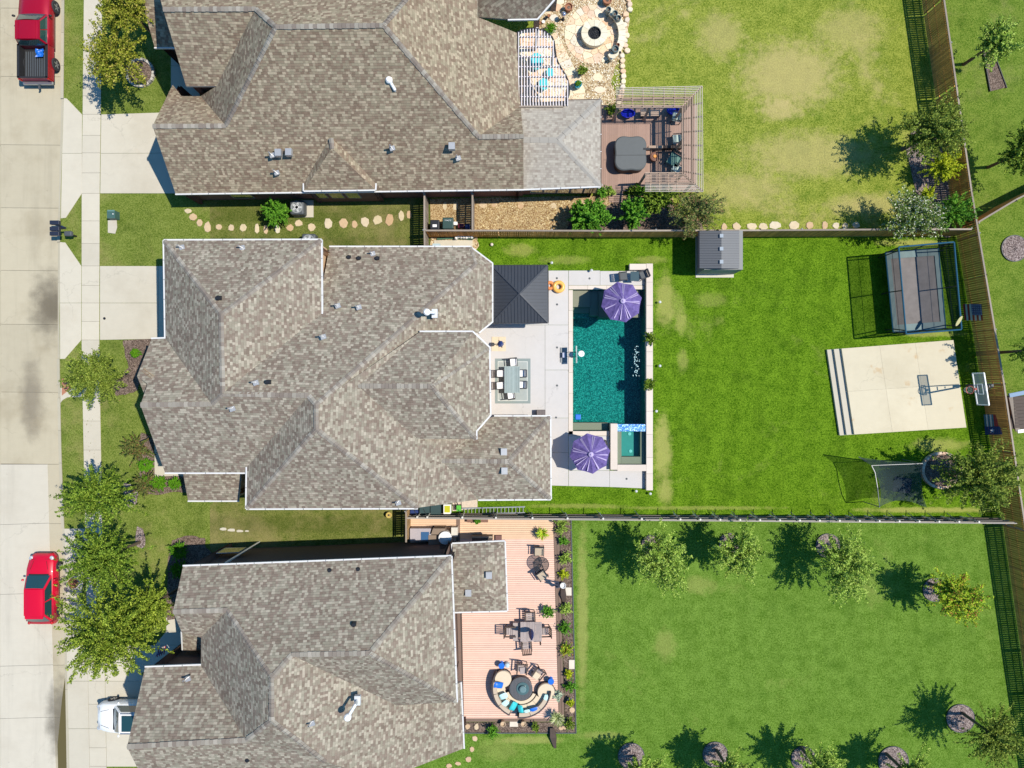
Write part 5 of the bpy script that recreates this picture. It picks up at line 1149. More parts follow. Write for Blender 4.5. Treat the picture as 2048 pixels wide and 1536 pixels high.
def wheel(par, x, y, r=0.34, wd=0.23):
    s = 1 if x > 0 else -1; m = MB(); prof = [(0.20, -wd/2), (r*0.93, -wd/2), (r, -wd*0.35), (r, wd*0.35), (r*0.93, wd/2), (r*.66, wd/2)]
    m.lathe(prof, 28); m.v = [(x+s*b, y+a, r+c) if True else 0 for (a, c, b) in m.v]
    w_ = m.build('wheel', M_tyre, par, smooth=False)
    g = MB(); g.lathe([(r*.66, wd*.42), (r*.60, wd*.50), (r*.52, wd*.38), (0.0, wd*.34)], 28)
    for i in range(5):
        a = 6.283*i/5; g.bar((0.04*math.cos(a), 0.04*math.sin(a), wd*.45), (r*.6*math.cos(a), r*.6*math.sin(a), wd*.47), 0.07, 0.04)
    g.lathe([(0.06, wd*.3), (0.06, wd*.5), (0, wd*.5)], 10); g.v = [(x+s*b, y+a, r+c) for (a, c, b) in g.v]; g.build('rim', M_rim, w_)
def quad_panel(m, a, b, c, d, off=0.0):
    m.face([a, b, c, d]); return m
def cabin(par, base, topq, body, pillar=0.07, split=True, roofh=0.05, rounded_=True):
    """base/topq: (y_front, y_rear, half width, z). glass faces between, roof panel on top"""
    yf, yr, w0, z0 = base; tf, tr_, w1, z1 = topq
    bl = [Vector((-w0, yf, z0)), Vector((w0, yf, z0)), Vector((w0, yr, z0)), Vector((-w0, yr, z0))]; tp = [Vector((-w1, tf, z1)), Vector((w1, tf, z1)), Vector((w1, tr_, z1)), Vector((-w1, tr_, z1))]
    m = MB(); m.v = [tuple(p) for p in bl+tp]
    for f in ((0, 1, 5, 4), (1, 2, 6, 5), (2, 3, 7, 6), (3, 0, 4, 7), (4, 5, 6, 7)): m.addf(f)
    m.build('cabin', body, par, bevel=0.05)
    for nm, (i, j) in (('windshield', (0, 1)), ('side_window', (1, 2)), ('rear_window', (2, 3)), ('side_window', (3, 0))):
        a, b, c, d = bl[i], bl[j], tp[j], tp[i]; nn = (b-a).cross(d-a).normalized(); cen = (a+b+c+d)/4
        if nn.dot(cen-Vector((0, (yf+yr)/2, z0))) < 0: nn = -nn
        ins = [p.lerp(cen, 0.10)+nn*0.018 for p in (a, b, c, d)]
        if nm == 'side_window':
            n = 2
            for k in range(n):
                q = [ins[0].lerp(ins[1], k/n+.02*k), ins[0].lerp(ins[1], (k+1)/n-.02*(1-k)), ins[3].lerp(ins[2], (k+1)/n-.02*(1-k)), ins[3].lerp(ins[2], k/n+.02*k)]
                MB().face(q).build(nm, M_cg, par)
        else:
            # slightly bowed pane
            mm = MB(); n = 8
            for k in range(n):
                f0, f1 = k/n, (k+1)/n; b0 = nn*0.05*math.sin(math.pi*f0); b1 = nn*0.05*math.sin(math.pi*f1)
                mm.face([ins[0].lerp(ins[1], f0)+b0, ins[0].lerp(ins[1], f1)+b1, ins[3].lerp(ins[2], f1)+b1, ins[3].lerp(ins[2], f0)+b0])
            mm.build(nm, M_cg, par, smooth=True)
    r = [(x, y, z1+0.0) for x, y, z in [tuple(p) for p in tp]]
    mm = MB(); nx, ny = 8, 8
    for i in range(ny+1):
        for j in range(nx+1):
            u_, v_ = j/nx*2-1, i/ny*2-1; mm.v.append((w1*1.0*u_, lerp(tr_, tf, i/ny), z1+0.03+roofh*(1-u_*u_)*(1-v_*v_*.6)-0.035*abs(u_)**6))
    for i in range(ny):
        for j in range(nx): mm.addf((i*(nx+1)+j, i*(nx+1)+j+1, (i+1)*(nx+1)+j+1, (i+1)*(nx+1)+j))
    mm.build('roof_panel', body, par, smooth=True)
    MB().box(0, (tf+tr_)/2, z1-.02, w1*2, (tf-tr_), 0.04).build('roof_frame', body, par)
def car(label, loc, rz, L, W, col, hood, belt, roofz, wsy, wsty, rty, rwy, cat='car', suv=False, group=None):
    o = thing('parked_car', label, cat, (0, 0, 0), group, local=True); h = L/2; w2 = W/2
    pr = lambda ww, zs, zc: [(ww*.80, .22), (ww*.97, .30), (ww, .52), (ww*.985, zs-.10), (ww*.90, zs), (ww*.5, zc), (0, zc+.015)]
    secs = [(-h, pr(w2*.80, .62, .64)), (-h+.10, pr(w2*.90, belt-.12, belt-.10)), (-h+.45, pr(w2*.975, belt-.02, belt)), (rwy, pr(w2, belt, belt+.01)), (0, pr(w2, belt, belt+.01)), (wsy, pr(w2, belt-.02, belt)), (wsy+.35, pr(w2*.99, hood+.03, hood+.07)),
            (h-.55, pr(w2*.95, hood-.08, hood-.02)), (h-.22, pr(w2*.88, hood-.16, hood-.10)), (h-.03, pr(w2*.70, .60, .62)), (h, pr(w2*.60, .50, .52))]
    loft(secs).build('body', col, o, smooth=True)
    cabin(o, (wsy, rwy, w2*.90, belt-.02), (wsty, rty, w2*.70, roofz), col)
    for sx in (-1, 1):
        for y in (h-.88, -h+.82): wheel(o, sx*(w2-.10), y)
        MB().lathe([(0.40, -.02), (0.40, 0.02), (0.33, 0.02)], 20).build('wheel_arch', M_trim, o).hide_render = False
        MB().ball(sx*(w2+.09), wsy-.30, belt+.06, .09, .07, .06, 10).build('mirror', col, o, smooth=True)
        MB().ball(sx*w2*.72, h-.27, hood-.17, .15, .16, .07, 10).build('headlight', M_lamp, o, smooth=True)
        MB().ball(sx*w2*.80, -h+.14, belt-.16, .10, .10, .08, 10).build('tail_light', M_red, o, smooth=True)
        for y in (0.15, -0.85): MB().box(sx*(w2+.005), y, belt-.20, .03, .16, .03).build('door_handle', col, o)
        MB().bar((sx*w2*1.003, 0.05-.45, .45), (sx*w2*.99, 0.05-.45, belt-.03), 0.012, 0.012).build('door_seam', M_trim, o)
    for sx in (-1, 1): MB().bar((sx*w2*.62, wsy+.35, hood+.075), (sx*w2*.45, h-.42, hood-.03), .018, .012).build('hood_crease', M_trim, o)
    MB().bar((-w2*.75, h-.30, hood-.085), (w2*.75, h-.30, hood-.085), .02, .02).build('hood_seam', M_trim, o)
    for c in [c for c in o.children if c.name.startswith('wheel_arch')]: bpy.data.objects.remove(c)
    MB().box(0, h-.02, .30, W*.5, .06, .16).build('grille', M_trim, o); MB().box(0, -h+.02, .42, .50, .04, .13).build('number_plate', M_white, o)
    MB().bar((-w2*.7, wsy+.02, belt+.02), (w2*.7, wsy+.02, belt+.02), .10, .02).build('wiper_cowl', M_trim, o)
    o.location = loc; o.rotation_euler = (0, 0, rz); return o
M_cr = paint('red_paint', (0.54, 0.001, 0.026)); M_cr2 = paint('dark_red_paint', (0.34, 0.001, 0.020), 0.2); M_cw = paint('white_paint_car', (0.78, 0.79, 0.80))
ca = P(96, 1173); rc_ = car('red hatchback parked facing up along the kerb near the lower trees', (ca.x, ca.y, -.115), 0, 4.5, 1.80, M_cr, 0.92, 1.0, 1.47, 0.98, 0.20, -1.45, -1.95)
sp = MB().box(0, -1.55, 1.44, 1.15, 0.22, 0.04).build('spoiler', M_cr, None); sp.parent = rc_
ca = P(280, 1421.5); wc_ = car('white sport utility vehicle nosing out of the bottom driveway under the roof edge', (ca.x, ca.y, 0.03), math.pi/2, 4.75, 1.88, M_cw, 1.03, 1.12, 1.66, 1.02, 0.42, -1.75, -2.15)
sr = MB().box(0, -.28, 1.745, 0.98, 1.0, 0.02).build('sunroof', M_cg, None); sr.parent = wc_
ra = MB()
for sx in (-1, 1): ra.bar((sx*.62, .3, 1.76), (sx*.62, -1.6, 1.76), .04, .04)
rr = ra.build('roof_rail', M_rim, None); rr.parent = wc_
# pickup
pk = thing('pickup_truck', 'dark red pickup with black bed liner and bright blue tarp parked by the kerb', 'pickup truck', (0, 0, 0), local=True)
h, w2 = 2.95, 1.0
pr = lambda ww, zs, zc: [(ww*.85, .36), (ww*.97, .42), (ww, .65), (ww*.985, zs-.12), (ww*.93, zs), (ww*.5, zc), (0, zc+.02)]
loft([(-0.72, pr(w2, 1.10, 1.12)), (0.0, pr(w2, 1.10, 1.12)), (1.15, pr(w2, 1.08, 1.12)), (1.5, pr(w2, 1.06, 1.13)), (2.4, pr(w2*.97, 1.0, 1.08)), (2.75, pr(w2*.92, .92, .98)), (2.93, pr(w2*.80, .75, .78))]).build('body', M_cr2, pk, smooth=True)
cabin(pk, (1.15, -0.78, w2*.93, 1.10), (0.50, -0.66, w2*.76, 1.62), M_cr2)
for k in range(6): MB().box(-.55+k*.22, -.1, 1.672, 0.03, 1.1, 0.012).build('roof_rib', M_cr2, pk)
m = MB()
for sx in (-1, 1): m.box(sx*.92, -1.80, .5, .13, 2.1, .62)
m.box(0, -2.84, .5, 1.9, .08, .62).box(0, -.80, .5, 1.9, .06, .62); m.build('bed_side', M_cr2, pk, bevel=.02)
m = MB()
for sx in (-1, 1): m.box(sx*.90, -1.80, 1.12, .15, 2.12, .03).box(sx*.84, -1.8, .62, .03, 2.0, .5)
m.box(0, -2.84, 1.12, 1.9, .10, .03).box(0, -.80, 1.12, 1.9, .08, .03).box(0, -1.8, .60, 1.7, 2.0, .03); m.build('bed_liner', M_trim, pk)
for k in range(11): MB().box(-.72+k*.144, -1.9, .632, .07, 1.8, .022).build('bed_rib', M_dgrey, pk)
tp_ = MB(); 
for i in range(7):
    for j in range(6): tp_.v.append((.02+.085*i+random.uniform(-.02, .02), -1.42+.10*j+random.uniform(-.02, .02), .86+random.uniform(-.05, .06)))
for i in range(6):
    for j in range(5): tp_.addf((i*6+j, (i+1)*6+j, (i+1)*6+j+1, i*6+j+1))
for sx in (-1, 1):
    for y in (1.95, -1.72): wheel(pk, sx*(w2-.06), y, .40, .26)
    MB().ball(sx*(w2+.16), 1.02, 1.18, .11, .07, .10, 10).build('mirror', M_trim, pk, smooth=True)
    MB().box(sx*.93, -2.90, .72, .10, .06, .32).build('tail_light', M_red, pk); MB().box(sx*.78, 2.86, .78, .26, .08, .18).build('headlight', M_lamp, pk)
MB().box(0, -2.98, .48, 1.9, .20, .16).build('rear_bumper', M_rim, pk, bevel=.03); MB().box(0, 2.95, .45, 1.9, .20, .2).build('front_bumper', M_rim, pk, bevel=.03)
MB().box(0, -3.15, .42, .10, .28, .08).ball(0, -3.30, .52, .06).build('tow_hitch', M_dgrey, pk)
ca = P(86, 80); place(pk, (ca.x, ca.y, -.115), 0)
q = P(68, 113); tarp = tp_.build('tarp', M_blue, None); tarp.location = (ca.x, ca.y, -.115); tag(tarp, 'crumpled bright blue tarp lying in the bed of the dark red pickup', 'tarp')

# ================================================================== FURNITURE (local, facing +Y)
def dining_chair(label, group, seatm, framem, w_=0.46, back=True, slats=3):
    o = thing('patio_chair', label, 'chair', (0, 0, 0), group, local=True)
    MB().slab([(-w_/2, -w_/2), (w_/2, -w_/2), (w_/2, w_/2), (-w_/2, w_/2)], .42, .49, .03).build('seat', seatm, o)
    for sx in (-1, 1):
        for sy in (-1, 1): MB().bar((sx*(w_/2), sy*(w_/2), 0), (sx*(w_/2), sy*(w_/2), .42 if sy > 0 else .86), .04, .04).build('leg', framem, o)
    m = MB()
    for k in range(slats): m.bar((-w_/2, -w_/2-.02, .52+k*.12), (w_/2, -w_/2-.02, .52+k*.12), .03, .05)
    m.bar((-w_/2, -w_/2-.03, .86), (w_/2, -w_/2-.03, .86), .05, .06).build('backrest', framem, o)
    for sx in (-1, 1): MB().bar((sx*w_/2, -w_/2, .64), (sx*w_/2, w_/2, .64), .05, .03).build('armrest', framem, o)
    return o
M_rug = mat('rug_teal_grey', (0.22, 0.265, 0.265), 0.95, 0, 0.1, 20); M_rugp = mat('rug_pale', (0.50, 0.52, 0.50), 0.95)
rug = thing('outdoor_rug', 'teal grey outdoor rug with pale inner line under the dining table', 'rug', P(1026, 762))
def rct(x0, y0, x1, y1, z0, z1, name, mt, par, dx=0.0):
    a, b = P(x0, y0, z1), P(x1, y1, z1); return MB().box((a.x+b.x)/2, (a.y+b.y)/2, z0, b.x-a.x, a.y-b.y, z1-z0, dx).build(name, mt, par)
rct(990, 717, 1061, 807, .026, .034, 'field', M_rug, rug); rct(995.5, 722.5, 1055.5, 802, .035, .038, 'stripe', M_rugp, rug); rct(997, 724, 1054, 800.5, .0385, .041, 'centre', mat('rug_centre', (0.32, 0.355, 0.35), 0.95), rug)
dt = thing('dining_table', 'long grey slatted dining table in the middle of the teal rug', 'table', P(1024.5, 759))
M_dt = mat('grey_slat', (0.26, 0.33, 0.34), 0.6, 0, 0.15, 4, rnd=0.12)
for k in range(11): rct(1009+k*2.82, 732.5, 1009+k*2.82+2.4, 786, .70, .74, 'slat', M_dt, dt)
rct(1011, 734, 1038, 784, .66, .70, 'apron', M_dgrey, dt)
for q in ((1012, 736), (1037, 736), (1012, 782), (1037, 782)): c = P(*q); MB().box(c.x, c.y, .04, .07, .07, .62).build('leg', M_dgrey, dt)
GD = 'chairs around the grey dining table'
dc = Proto(dining_chair('tmp', GD, M_white_c, M_black))
for (x, y, r, lb) in ((1045, 747, 90, 'white cushioned chair at the right side of the grey table, upper one'), (1045.5, 769.5, 88, 'white cushioned chair at the right side of the grey table, lower one'), (1001, 747, -90, 'white cushioned chair at the left side of the grey table, upper one'),
                      (1000.5, 771, -87, 'white cushioned chair at the left side of the grey table, lower one'), (1027, 724.5, 185, 'white cushioned chair at the top end of the grey table'), (1022, 790.5, 8, 'white cushioned chair turned slightly at the bottom end of the grey table')):
    c = P(x, y, .45); dc.put((c.x, c.y, .03), math.radians(r), lb)
# market umbrellas
def umbrella(label, px, py, tilt, rpx):
    c = P(px, py, 2.35); o = thing('patio_umbrella', label, 'umbrella', (c.x, c.y, 0)); R = rpx/S*(HC-2.05)/HC; m = MB(); ns = 8; sub = 4; rings = 7; vv = []
    for k in range(ns*sub):
        a = tilt+6.283185*k/(ns*sub); f = (k % sub)/sub; ed = math.cos(math.pi/ns)/math.cos((f-.5)*2*math.pi/ns); sag = math.sin(math.pi*f)
        for j in range(rings+1):
            r = R*ed*(j/rings); fr = j/rings
            z = 2.62-0.56*fr**1.12-0.075*sag*fr+random.uniform(-.012, .012)*(fr > 0)
            vv.append((c.x+r*(1-.02*sag*fr)*math.cos(a), c.y+r*(1-.02*sag*fr)*math.sin(a), z))
    m.v = vv; n = rings+1; K = ns*sub
    for k in range(K):
        for j in range(rings): m.addf((k*n+j, k*n+j+1, ((k+1) % K)*n+j+1, ((k+1) % K)*n+j))
    m.build('canopy', M_purp, o)
    for k in range(ns):
        a = tilt+6.283185*k/ns; m = MB()
        for q in range(2):
            aa = a+random.uniform(.1, .55); aw = .06
            p0 = Vector((c.x+.14*math.cos(aa), c.y+.14*math.sin(aa), 2.62-.08)); p1 = Vector((c.x+R*.86*math.cos(aa+.03), c.y+R*.86*math.sin(aa+.03), 2.62-.56*.86**1.12-.02)); s = Vector((-math.sin(aa), math.cos(aa), 0))
            m.v += [tuple(p0-s*.008+Vector((0, 0, .02))), tuple(p0+s*.008+Vector((0, 0, .02))), tuple(p1+s*aw+Vector((0, 0, -.03))), tuple(p1-s*aw*.3+Vector((0, 0, .035)))]; b_ = len(m.v)-4; m.addf((b_, b_+1, b_+2, b_+3))
        m.build('fold', M_purpl, o); MB().bar((c.x+.1*math.cos(a), c.y+.1*math.sin(a), 2.56), (c.x+R*.97*math.cos(a), c.y+R*.97*math.sin(a), 2.00), .02, .02).build('rib', M_dgrey, o)
    MB().lathe([(.17, 2.60), (.15, 2.68), (.04, 2.74), (.03, 2.80), (0, 2.80)], 12, c.x, c.y).build('top_cap', M_purpl, o)
    MB().lathe([(.03, 0), (.03, 2.55)], 10, c.x, c.y).build('pole', M_dgrey, o); MB().lathe([(.28, 0.03), (.28, .10), (.05, .16), (.05, .3)], 18, c.x, c.y).build('base', M_dgrey, o); return o
t = NT('purple_canvas'); p = t.pos(); v = t.noise(6, p, 5, 0.6); t.pbr(t.ramp(v, [(0.3, (0.085, 0.060, 0.20)), (0.7, (0.155, 0.115, 0.31))]), 0.8, 0, 0.25, t.bump(t.noise(9, p, 4), 0.6, 0.04)); M_purp = t.m
t = NT('purple_fold'); t.pbr((0.42, 0.35, 0.56), 0.8, 0, 0.25); M_purpl = t.m
umbrella('purple parasol standing in the shallow end at the top of the pool', 1244.5, 603, math.radians(12), 41.5)
umbrella('purple parasol beside the raised spa at the bottom of the pool', 1181, 908, math.radians(8), 41)
# lounge chair frame peeping from below the lower parasol, and table set above the upper parasol
bt = thing('bistro_table', 'square dark glass table above the upper purple parasol', 'table', P(1270, 551))
rct(1261, 543, 1278, 562, .66, .69, 'tabletop', mat('dark_table', (0.05, 0.085, 0.10), 0.2), bt)
for q in ((1263, 546), (1276, 546), (1263, 560), (1276, 560)): c = P(*q); MB().bar((c.x, c.y, .03), (c.x, c.y, .66), .03, .03).build('leg', M_black, bt)
mc_ = Proto(dining_chair('tmp', 'dark metal chairs by the pool corner', M_dgrey, M_black, 0.50))
for x, y, r, lb in ((1246, 553, -84, 'dark metal chair left of the square glass table by the pool'), (1287, 550, 112, 'dark metal chair right of the square glass table by the pool')):
    c = P(x, y, .4); mc_.put((c.x, c.y, .03), math.radians(r), lb)
ch = dining_chair('dark chair nearly hidden below the lower purple parasol', None, M_grey, M_black, .55); c = P(1203, 890, .4); place(ch, (c.x, c.y, .03), math.radians(95))
# inflatable rings
def ringtoy(label, px, py, r, r2, mt, z=.2):
    c = P(px, py, z); o = MB().tube([(c.x+r*math.cos(6.283*k/28), c.y+r*math.sin(6.283*k/28), z) for k in range(28)], r2, 12, closed=True).build('swim_ring', mt, None, smooth=True); return tag(o, label, 'swim ring', 'swim rings beside the gazebo')
M_yo = mat('yellow_vinyl', (0.78, 0.42, 0.10), 0.3, 0, 0.12, 3); M_or = mat('orange_vinyl', (0.70, 0.25, 0.08), 0.3)
ringtoy('yellow inflatable swim ring on the deck right of the gazebo', 1117.5, 573.5, .28, .13, M_yo); ringtoy('orange inflatable swim ring tucked behind the yellow one', 1100, 571, .20, .10, M_or, .14)
# pool basketball hoop
ph = thing('pool_basketball_hoop', 'small grey basketball hoop leaning over the left edge of the pool', 'basketball hoop', P(1131, 709))
rct(1121, 695, 1134, 725, .03, .09, 'base', M_grey, ph); rct(1125, 705, 1131, 715, .09, .32, 'ballast', mat('lilac_plastic', (0.35, 0.38, 0.5), 0.5), ph)
m = MB()
for s in (-5, 5): m.tube([P(1131, 709+s*.5, .2), P(1137, 709+s, .7), P(1148, 709+s, 1.05), P(1151, 709+s*.8, 1.15)], .02, 6)
m.build('arm', M_black, ph); MB().bar(P(1152.5, 692, 1.2), P(1153, 726, 1.2), .03, .62).build('backboard', mat('clear_board', (0.5, 0.62, 0.62), .2), ph)
c = P(1162.5, 707.5, .9); MB().tube([(c.x+.15*math.cos(6.283*k/18), c.y+.15*math.sin(6.283*k/18), .95) for k in range(18)], .05, 8, closed=True).build('rim', M_white, ph); MB().lathe([(.17, .92), (.10, .70)], 16, c.x, c.y).build('rim_net', M_white, ph)
c = P(1156, 834, -.1); rb = MB().box(c.x, c.y, -.16, .36, .36, .12).build('pool_cleaner', M_blue, None, bevel=.05); tag(rb, 'small square blue pool cleaner at the lower left corner of the water', 'pool cleaner')
# lantern on four tan tiles
tl = thing('tile_mat', 'square of four tan tiles on the patio above the dining rug', 'mat', P(998, 688))
for i in range(2):
    for j in range(2): rct(983.5+i*14.4, 673.5+j*14.6, 997.2+i*14.4, 687.6+j*14.6, .026, .05, 'tile', mat('tan_tile', (0.60, 0.50, 0.36), .8), tl)
ln = thing('patio_heater', 'black metal lantern stand on the four tan tiles', 'lantern', P(1001, 688)); c = P(1001, 688)
MB().lathe([(.22, .05), (.20, .09), (.03, .12), (.03, .85), (.13, .9), (.15, 1.15), (.05, 1.25), (0, 1.3)], 6, c.x, c.y).build('stand', M_navy, ln)
for k in range(4): a = k*1.57+.4; MB().bar((c.x, c.y, .12), (c.x+.28*math.cos(a), c.y+.28*math.sin(a), .06), .03, .03).build('foot', M_black, ln)
MB().ball(c.x, c.y, 1.0, .07).build('lamp_glass', M_lamp, ln)
# storage box, wall unit
sb = thing('storage_box', 'dark brown slatted storage box against the roof edge by the pool deck', 'storage box', P(1080, 828)); rct(1074, 820, 1091, 836, .03, .55, 'box', M_dwood, sb)
for k in range(6): rct(1074+k*2.9, 820.2, 1074+k*2.9+2.5, 836, .55, .58, 'lid_board', mat('box_lid', (0.15, 0.13, 0.13), .7), sb)
gl_ = thing('bench', 'dark low bench half hidden under the white gutter by the dining area', 'bench', P(1035, 832)); rct(1015, 829.5, 1056, 838, .40, .46, 'seat', mat('navy_bench', (0.05, 0.06, 0.12), .6), gl_)
for q in (1018, 1053): rct(q, 830, q+2, 837, .03, .40, 'leg', M_black, gl_)
# path lights in the lawn
GP = 'small path lights along the pool lawn'
pl_ = thing('path_light', 'tmp', 'path light', (0, 0, 0), GP, local=True); MB().lathe([(.012, 0), (.012, .30)], 6).build('stake', M_black, pl_); MB().lathe([(.085, .30), (.085, .33), (.02, .38), (0, .38)], 12).build('cap', M_galvw, pl_)
pp = Proto(pl_)
for x, y, lb in ((1318, 605, 'path light in the grass right of the upper parasol'), (1318, 732, 'path light in the grass between the two wall planters'), (1311, 822, 'path light in the grass level with the spa spillway'), (1299, 986, 'path light at the bottom end of the raised pool wall'), (1103, 527, 'path light at the top right corner of the gazebo'), (1182, 542, 'path light at the top edge of the pool deck'), (1271, 981, 'path light below the bottom edge of the pool deck')):
    c = P(x, y); pp.put((c.x, c.y, 0), 0, lb)
c = P(983.5, 489, .12); tag(MB().ball(c.x, c.y, .11, .11).build('ball', mat('pale_ball', (0.65, 0.58, 0.5), .5), None, smooth=True), 'pale round ball on the grass above the gazebo', 'ball')
# mailboxes
mb = thing('mailbox_cluster', 'black post with three mailboxes reaching over the kerb', 'mailbox', P(131, 456)); c = P(131, 456)
MB().box(c.x, c.y, 0, .10, .10, 1.1).build('post', M_navy, mb); MB().bar(P(131, 456, 1.1), P(106, 457, 1.1), .12, .08).build('arm', M_black, mb)
for y in (445.5, 458, 467.5): MB().bar(P(101, y, 1.15), P(120, y, 1.15), .26, .22).build('box', mat('mailbox_navy', (0.02, 0.025, 0.045), .4), mb, bevel=.03)
c = P(136, 467, .9); m2 = thing('newspaper_box', 'grey rounded mailbox standing on the verge beside the black mailboxes', 'mailbox', (c.x, c.y, 0)); MB().box(c.x, c.y, .7, .5, .32, .26).build('box', M_dgrey, m2, bevel=.08); MB().box(c.x, c.y, 0, .08, .08, .7).build('post', M_black, m2)
ub = thing('utility_box', 'small dark green utility box on the front lawn above its pale pad', 'utility box', P(223, 430)); rct(214, 421, 230, 436.5, 0, .55, 'cabinet', mat('utility_green', (0.05, 0.11, 0.10), .5), ub); MB().bar(P(215, 421.5, .57), P(229, 421.5, .57), .1, .03).build('lid', mat('utility_lid', (0.10, 0.2, 0.18), .5), ub); c = P(226, 428, .56); MB().ball(c.x, c.y, .57, .04).build('lock', M_white, ub)
# air conditioners
def ac(label, px, py, s=.9, z=.85):
    c = P(px, py, z); o = thing('air_conditioner', label, 'air conditioner', (c.x, c.y, 0)); MB().box(c.x, c.y, .08, s, s, z-.08).build('cabinet', M_dgrey, o, bevel=.12)
    MB().lathe([(s*.42, z), (s*.42, z+.03), (s*.36, z+.03), (s*.36, z+.01)], 24, c.x, c.y).build('fan_ring', M_grey, o); m = MB()
    for k in range(5): a = 6.283*k/5; m.bar((c.x, c.y, z+.015), (c.x+s*.34*math.cos(a), c.y+s*.34*math.sin(a), z+.015), .13, .012)
    m.build('fan_blade', M_galvw, o)
    for k in range(1, 4): MB().tube([(c.x+s*.1*k*math.cos(6.283*j/20), c.y+s*.1*k*math.sin(6.283*j/20), z+.04) for j in range(20)], .008, 4, closed=True).build('fan_guard', M_black, o)
    return o
ac('dark grey air conditioner on a pale pad beside the round green bush', 593.5, 414.5)
ac('air conditioner half hidden under the white gutter of the middle house', 617, 481, .9, .8)
q0 = P(608, 418); MB().box(q0.x, q0.y, -.02, 1.25, 1.1, .09).build('utility_pad', M_conc, None, kind='structure')
# bins behind the weathered fence
def bin_(label, px, py, col, s=.58, z=1.05, lidlab=None):
    c = P(px, py, z); o = thing('wheeled_bin', label, 'bin', (c.x, c.y, 0), 'wheeled bins behind the short fences'); MB().prism([(c.x-s*.45, c.y-s*.45), (c.x+s*.45, c.y-s*.45), (c.x+s*.5, c.y+s*.5), (c.x-s*.5, c.y+s*.5)], .08, z-.08).build('body', col, o)
    MB().box(c.x, c.y, z-.08, s*1.12, s*1.15, .09).build('lid', col, o, bevel=.05); MB().bar((c.x-s*.4, c.y-s*.62, z-.03), (c.x+s*.4, c.y-s*.62, z-.03), .04, .04).build('handle', M_black, o)
    for sx in (-1, 1): MB().tube([(c.x+sx*s*.45, c.y-s*.4, .11), (c.x+sx*s*.55, c.y-s*.4, .11)], .11, 12).build('wheel', M_tyre, o)
    return o, c, z
b1, c1, z1 = bin_('black wheeled bin with a white label on its lid', 869.5, 449, M_black, .52); MB().box(c1.x, c1.y-.08, z1+.012, .26, .16, .006).build('label', M_white, b1)
b2, c2, z2 = bin_('dark green wheeled bin with lettering on its lid', 896, 446, mat('bin_green', (0.025, 0.06, 0.055), .45), .62)
def text3(parent, s, loc, size, mt, rz=0.0, name='lettering', rot=None):
    cu = bpy.data.curves.new(name, 'FONT'); cu.body = s; cu.size = size; cu.extrude = 0.003; cu.align_x = 'CENTER'; tmp = bpy.data.objects.new(name, cu); COL.objects.link(tmp); bpy.context.view_layer.update(); me = bpy.data.meshes.new_from_object(tmp); bpy.data.objects.remove(tmp); me.materials.clear(); me.materials.append(mt); o = bpy.data.objects.new(name, me); COL.objects.link(o)
    if parent is not None: o.parent = parent; o.location = Vector(loc)-org(parent)
    else: o.location = loc
    o.rotation_euler = rot or (0, 0, rz); return o
text3(b2, 'WASTE', (c2.x, c2.y+.12, z2+.014), .13, M_galvw)
for x, y, r, mt, lb, nm in ((911, 447, .13, M_white, 'white bag lying between the green bin and the red cooler', 'bag'), (922, 452, .18, mat('maroon', (0.14, 0.01, 0.03), .4), 'small maroon cooler box right of the green bin', 'cooler'), (935, 453, .16, M_navy, 'dark blue tub against the short weathered fence', 'tub')):
    c = P(x, y, .35); o = thing(nm, lb, nm, (c.x, c.y, 0)); MB().box(c.x, c.y, 0, r*2, r*1.7, .38).build('body', mt, o, bevel=.06); MB().box(c.x, c.y, .38, r*1.9, r*1.6, .05).build('lid', mt, o, bevel=.02)
# pipes and hoses beside the pool equipment
pe = thing('pool_pump', 'white and black pool pump pipes on the pale pad behind the short fence', 'pool equipment', P(920, 478)); m = MB()
for k in range(7): q = P(912+k*5.2, 474+random.uniform(-1, 2.5), .3); m.lathe([(.09, .03), (.10, .35), (.05, .45), (0, .46)], 10, q.x, q.y)
m.build('pump', M_white, pe); m = MB()
for k in range(4): m.tube([P(874, 476+k, .05+.03*k), P(900, 474.5+k*.9, .12), P(930, 475+k, .15), P(948, 478, .3)], .03, 6)
m.build('hose', mat('hose_green', (0.05, 0.13, 0.08), .6), pe); rct(868, 480.5, 945, 500, 0.0, .07, 'pad', M_conc, pe); rct(865, 487, 880, 497, .07, .5, 'heater', mat('pale_blue_box', (0.35, 0.45, 0.5), .5), pe)
# things in the alley between middle and bottom house
ly = thing('ladder', 'long pale aluminium ladder lying on its side behind the bottom deck fence', 'ladder', P(985, 1019)); m = MB(); A_, B_ = P(925, 1022.5, .12), P(1050, 1019.5, .12)
for s in (-.19, .19): MB().bar(A_+Vector((0, s, 0)), B_+Vector((0, s, 0)), .07, .05).build('stile', mat('aluminium', (0.36, 0.39, 0.43), .35, .5), ly)
for k in range(17): MB().bar((A_+(B_-A_)*(k+.5)/17)+Vector((0, -.19, 0)), (A_+(B_-A_)*(k+.5)/17)+Vector((0, .19, 0)), .035, .03).build('rung', MATS['aluminium'], ly)
M_bing = mat('dark_green_panel', (0.03, 0.06, 0.065), .4, 0, .1)
cbx = thing('deck_box', 'pair of dark green lidded boxes in the alley beside the yellow tub', 'storage box', P(856, 1015))
for x0 in (839, 861): rct(x0, 1008, x0+20.5, 1030, .05, .62, 'lid', M_bing, cbx)
ytub = thing('plastic_tub', 'white framed tub filled with yellow between dark boxes and ladder', 'tub', P(895, 1018)); rct(887, 1009, 902, 1028, .05, .48, 'tub', M_white, ytub); rct(889, 1011.5, 900, 1025, .48, .50, 'filling', mat('acid_yellow', (0.45, 0.45, 0.01), .5, 0, .2, 8), ytub)
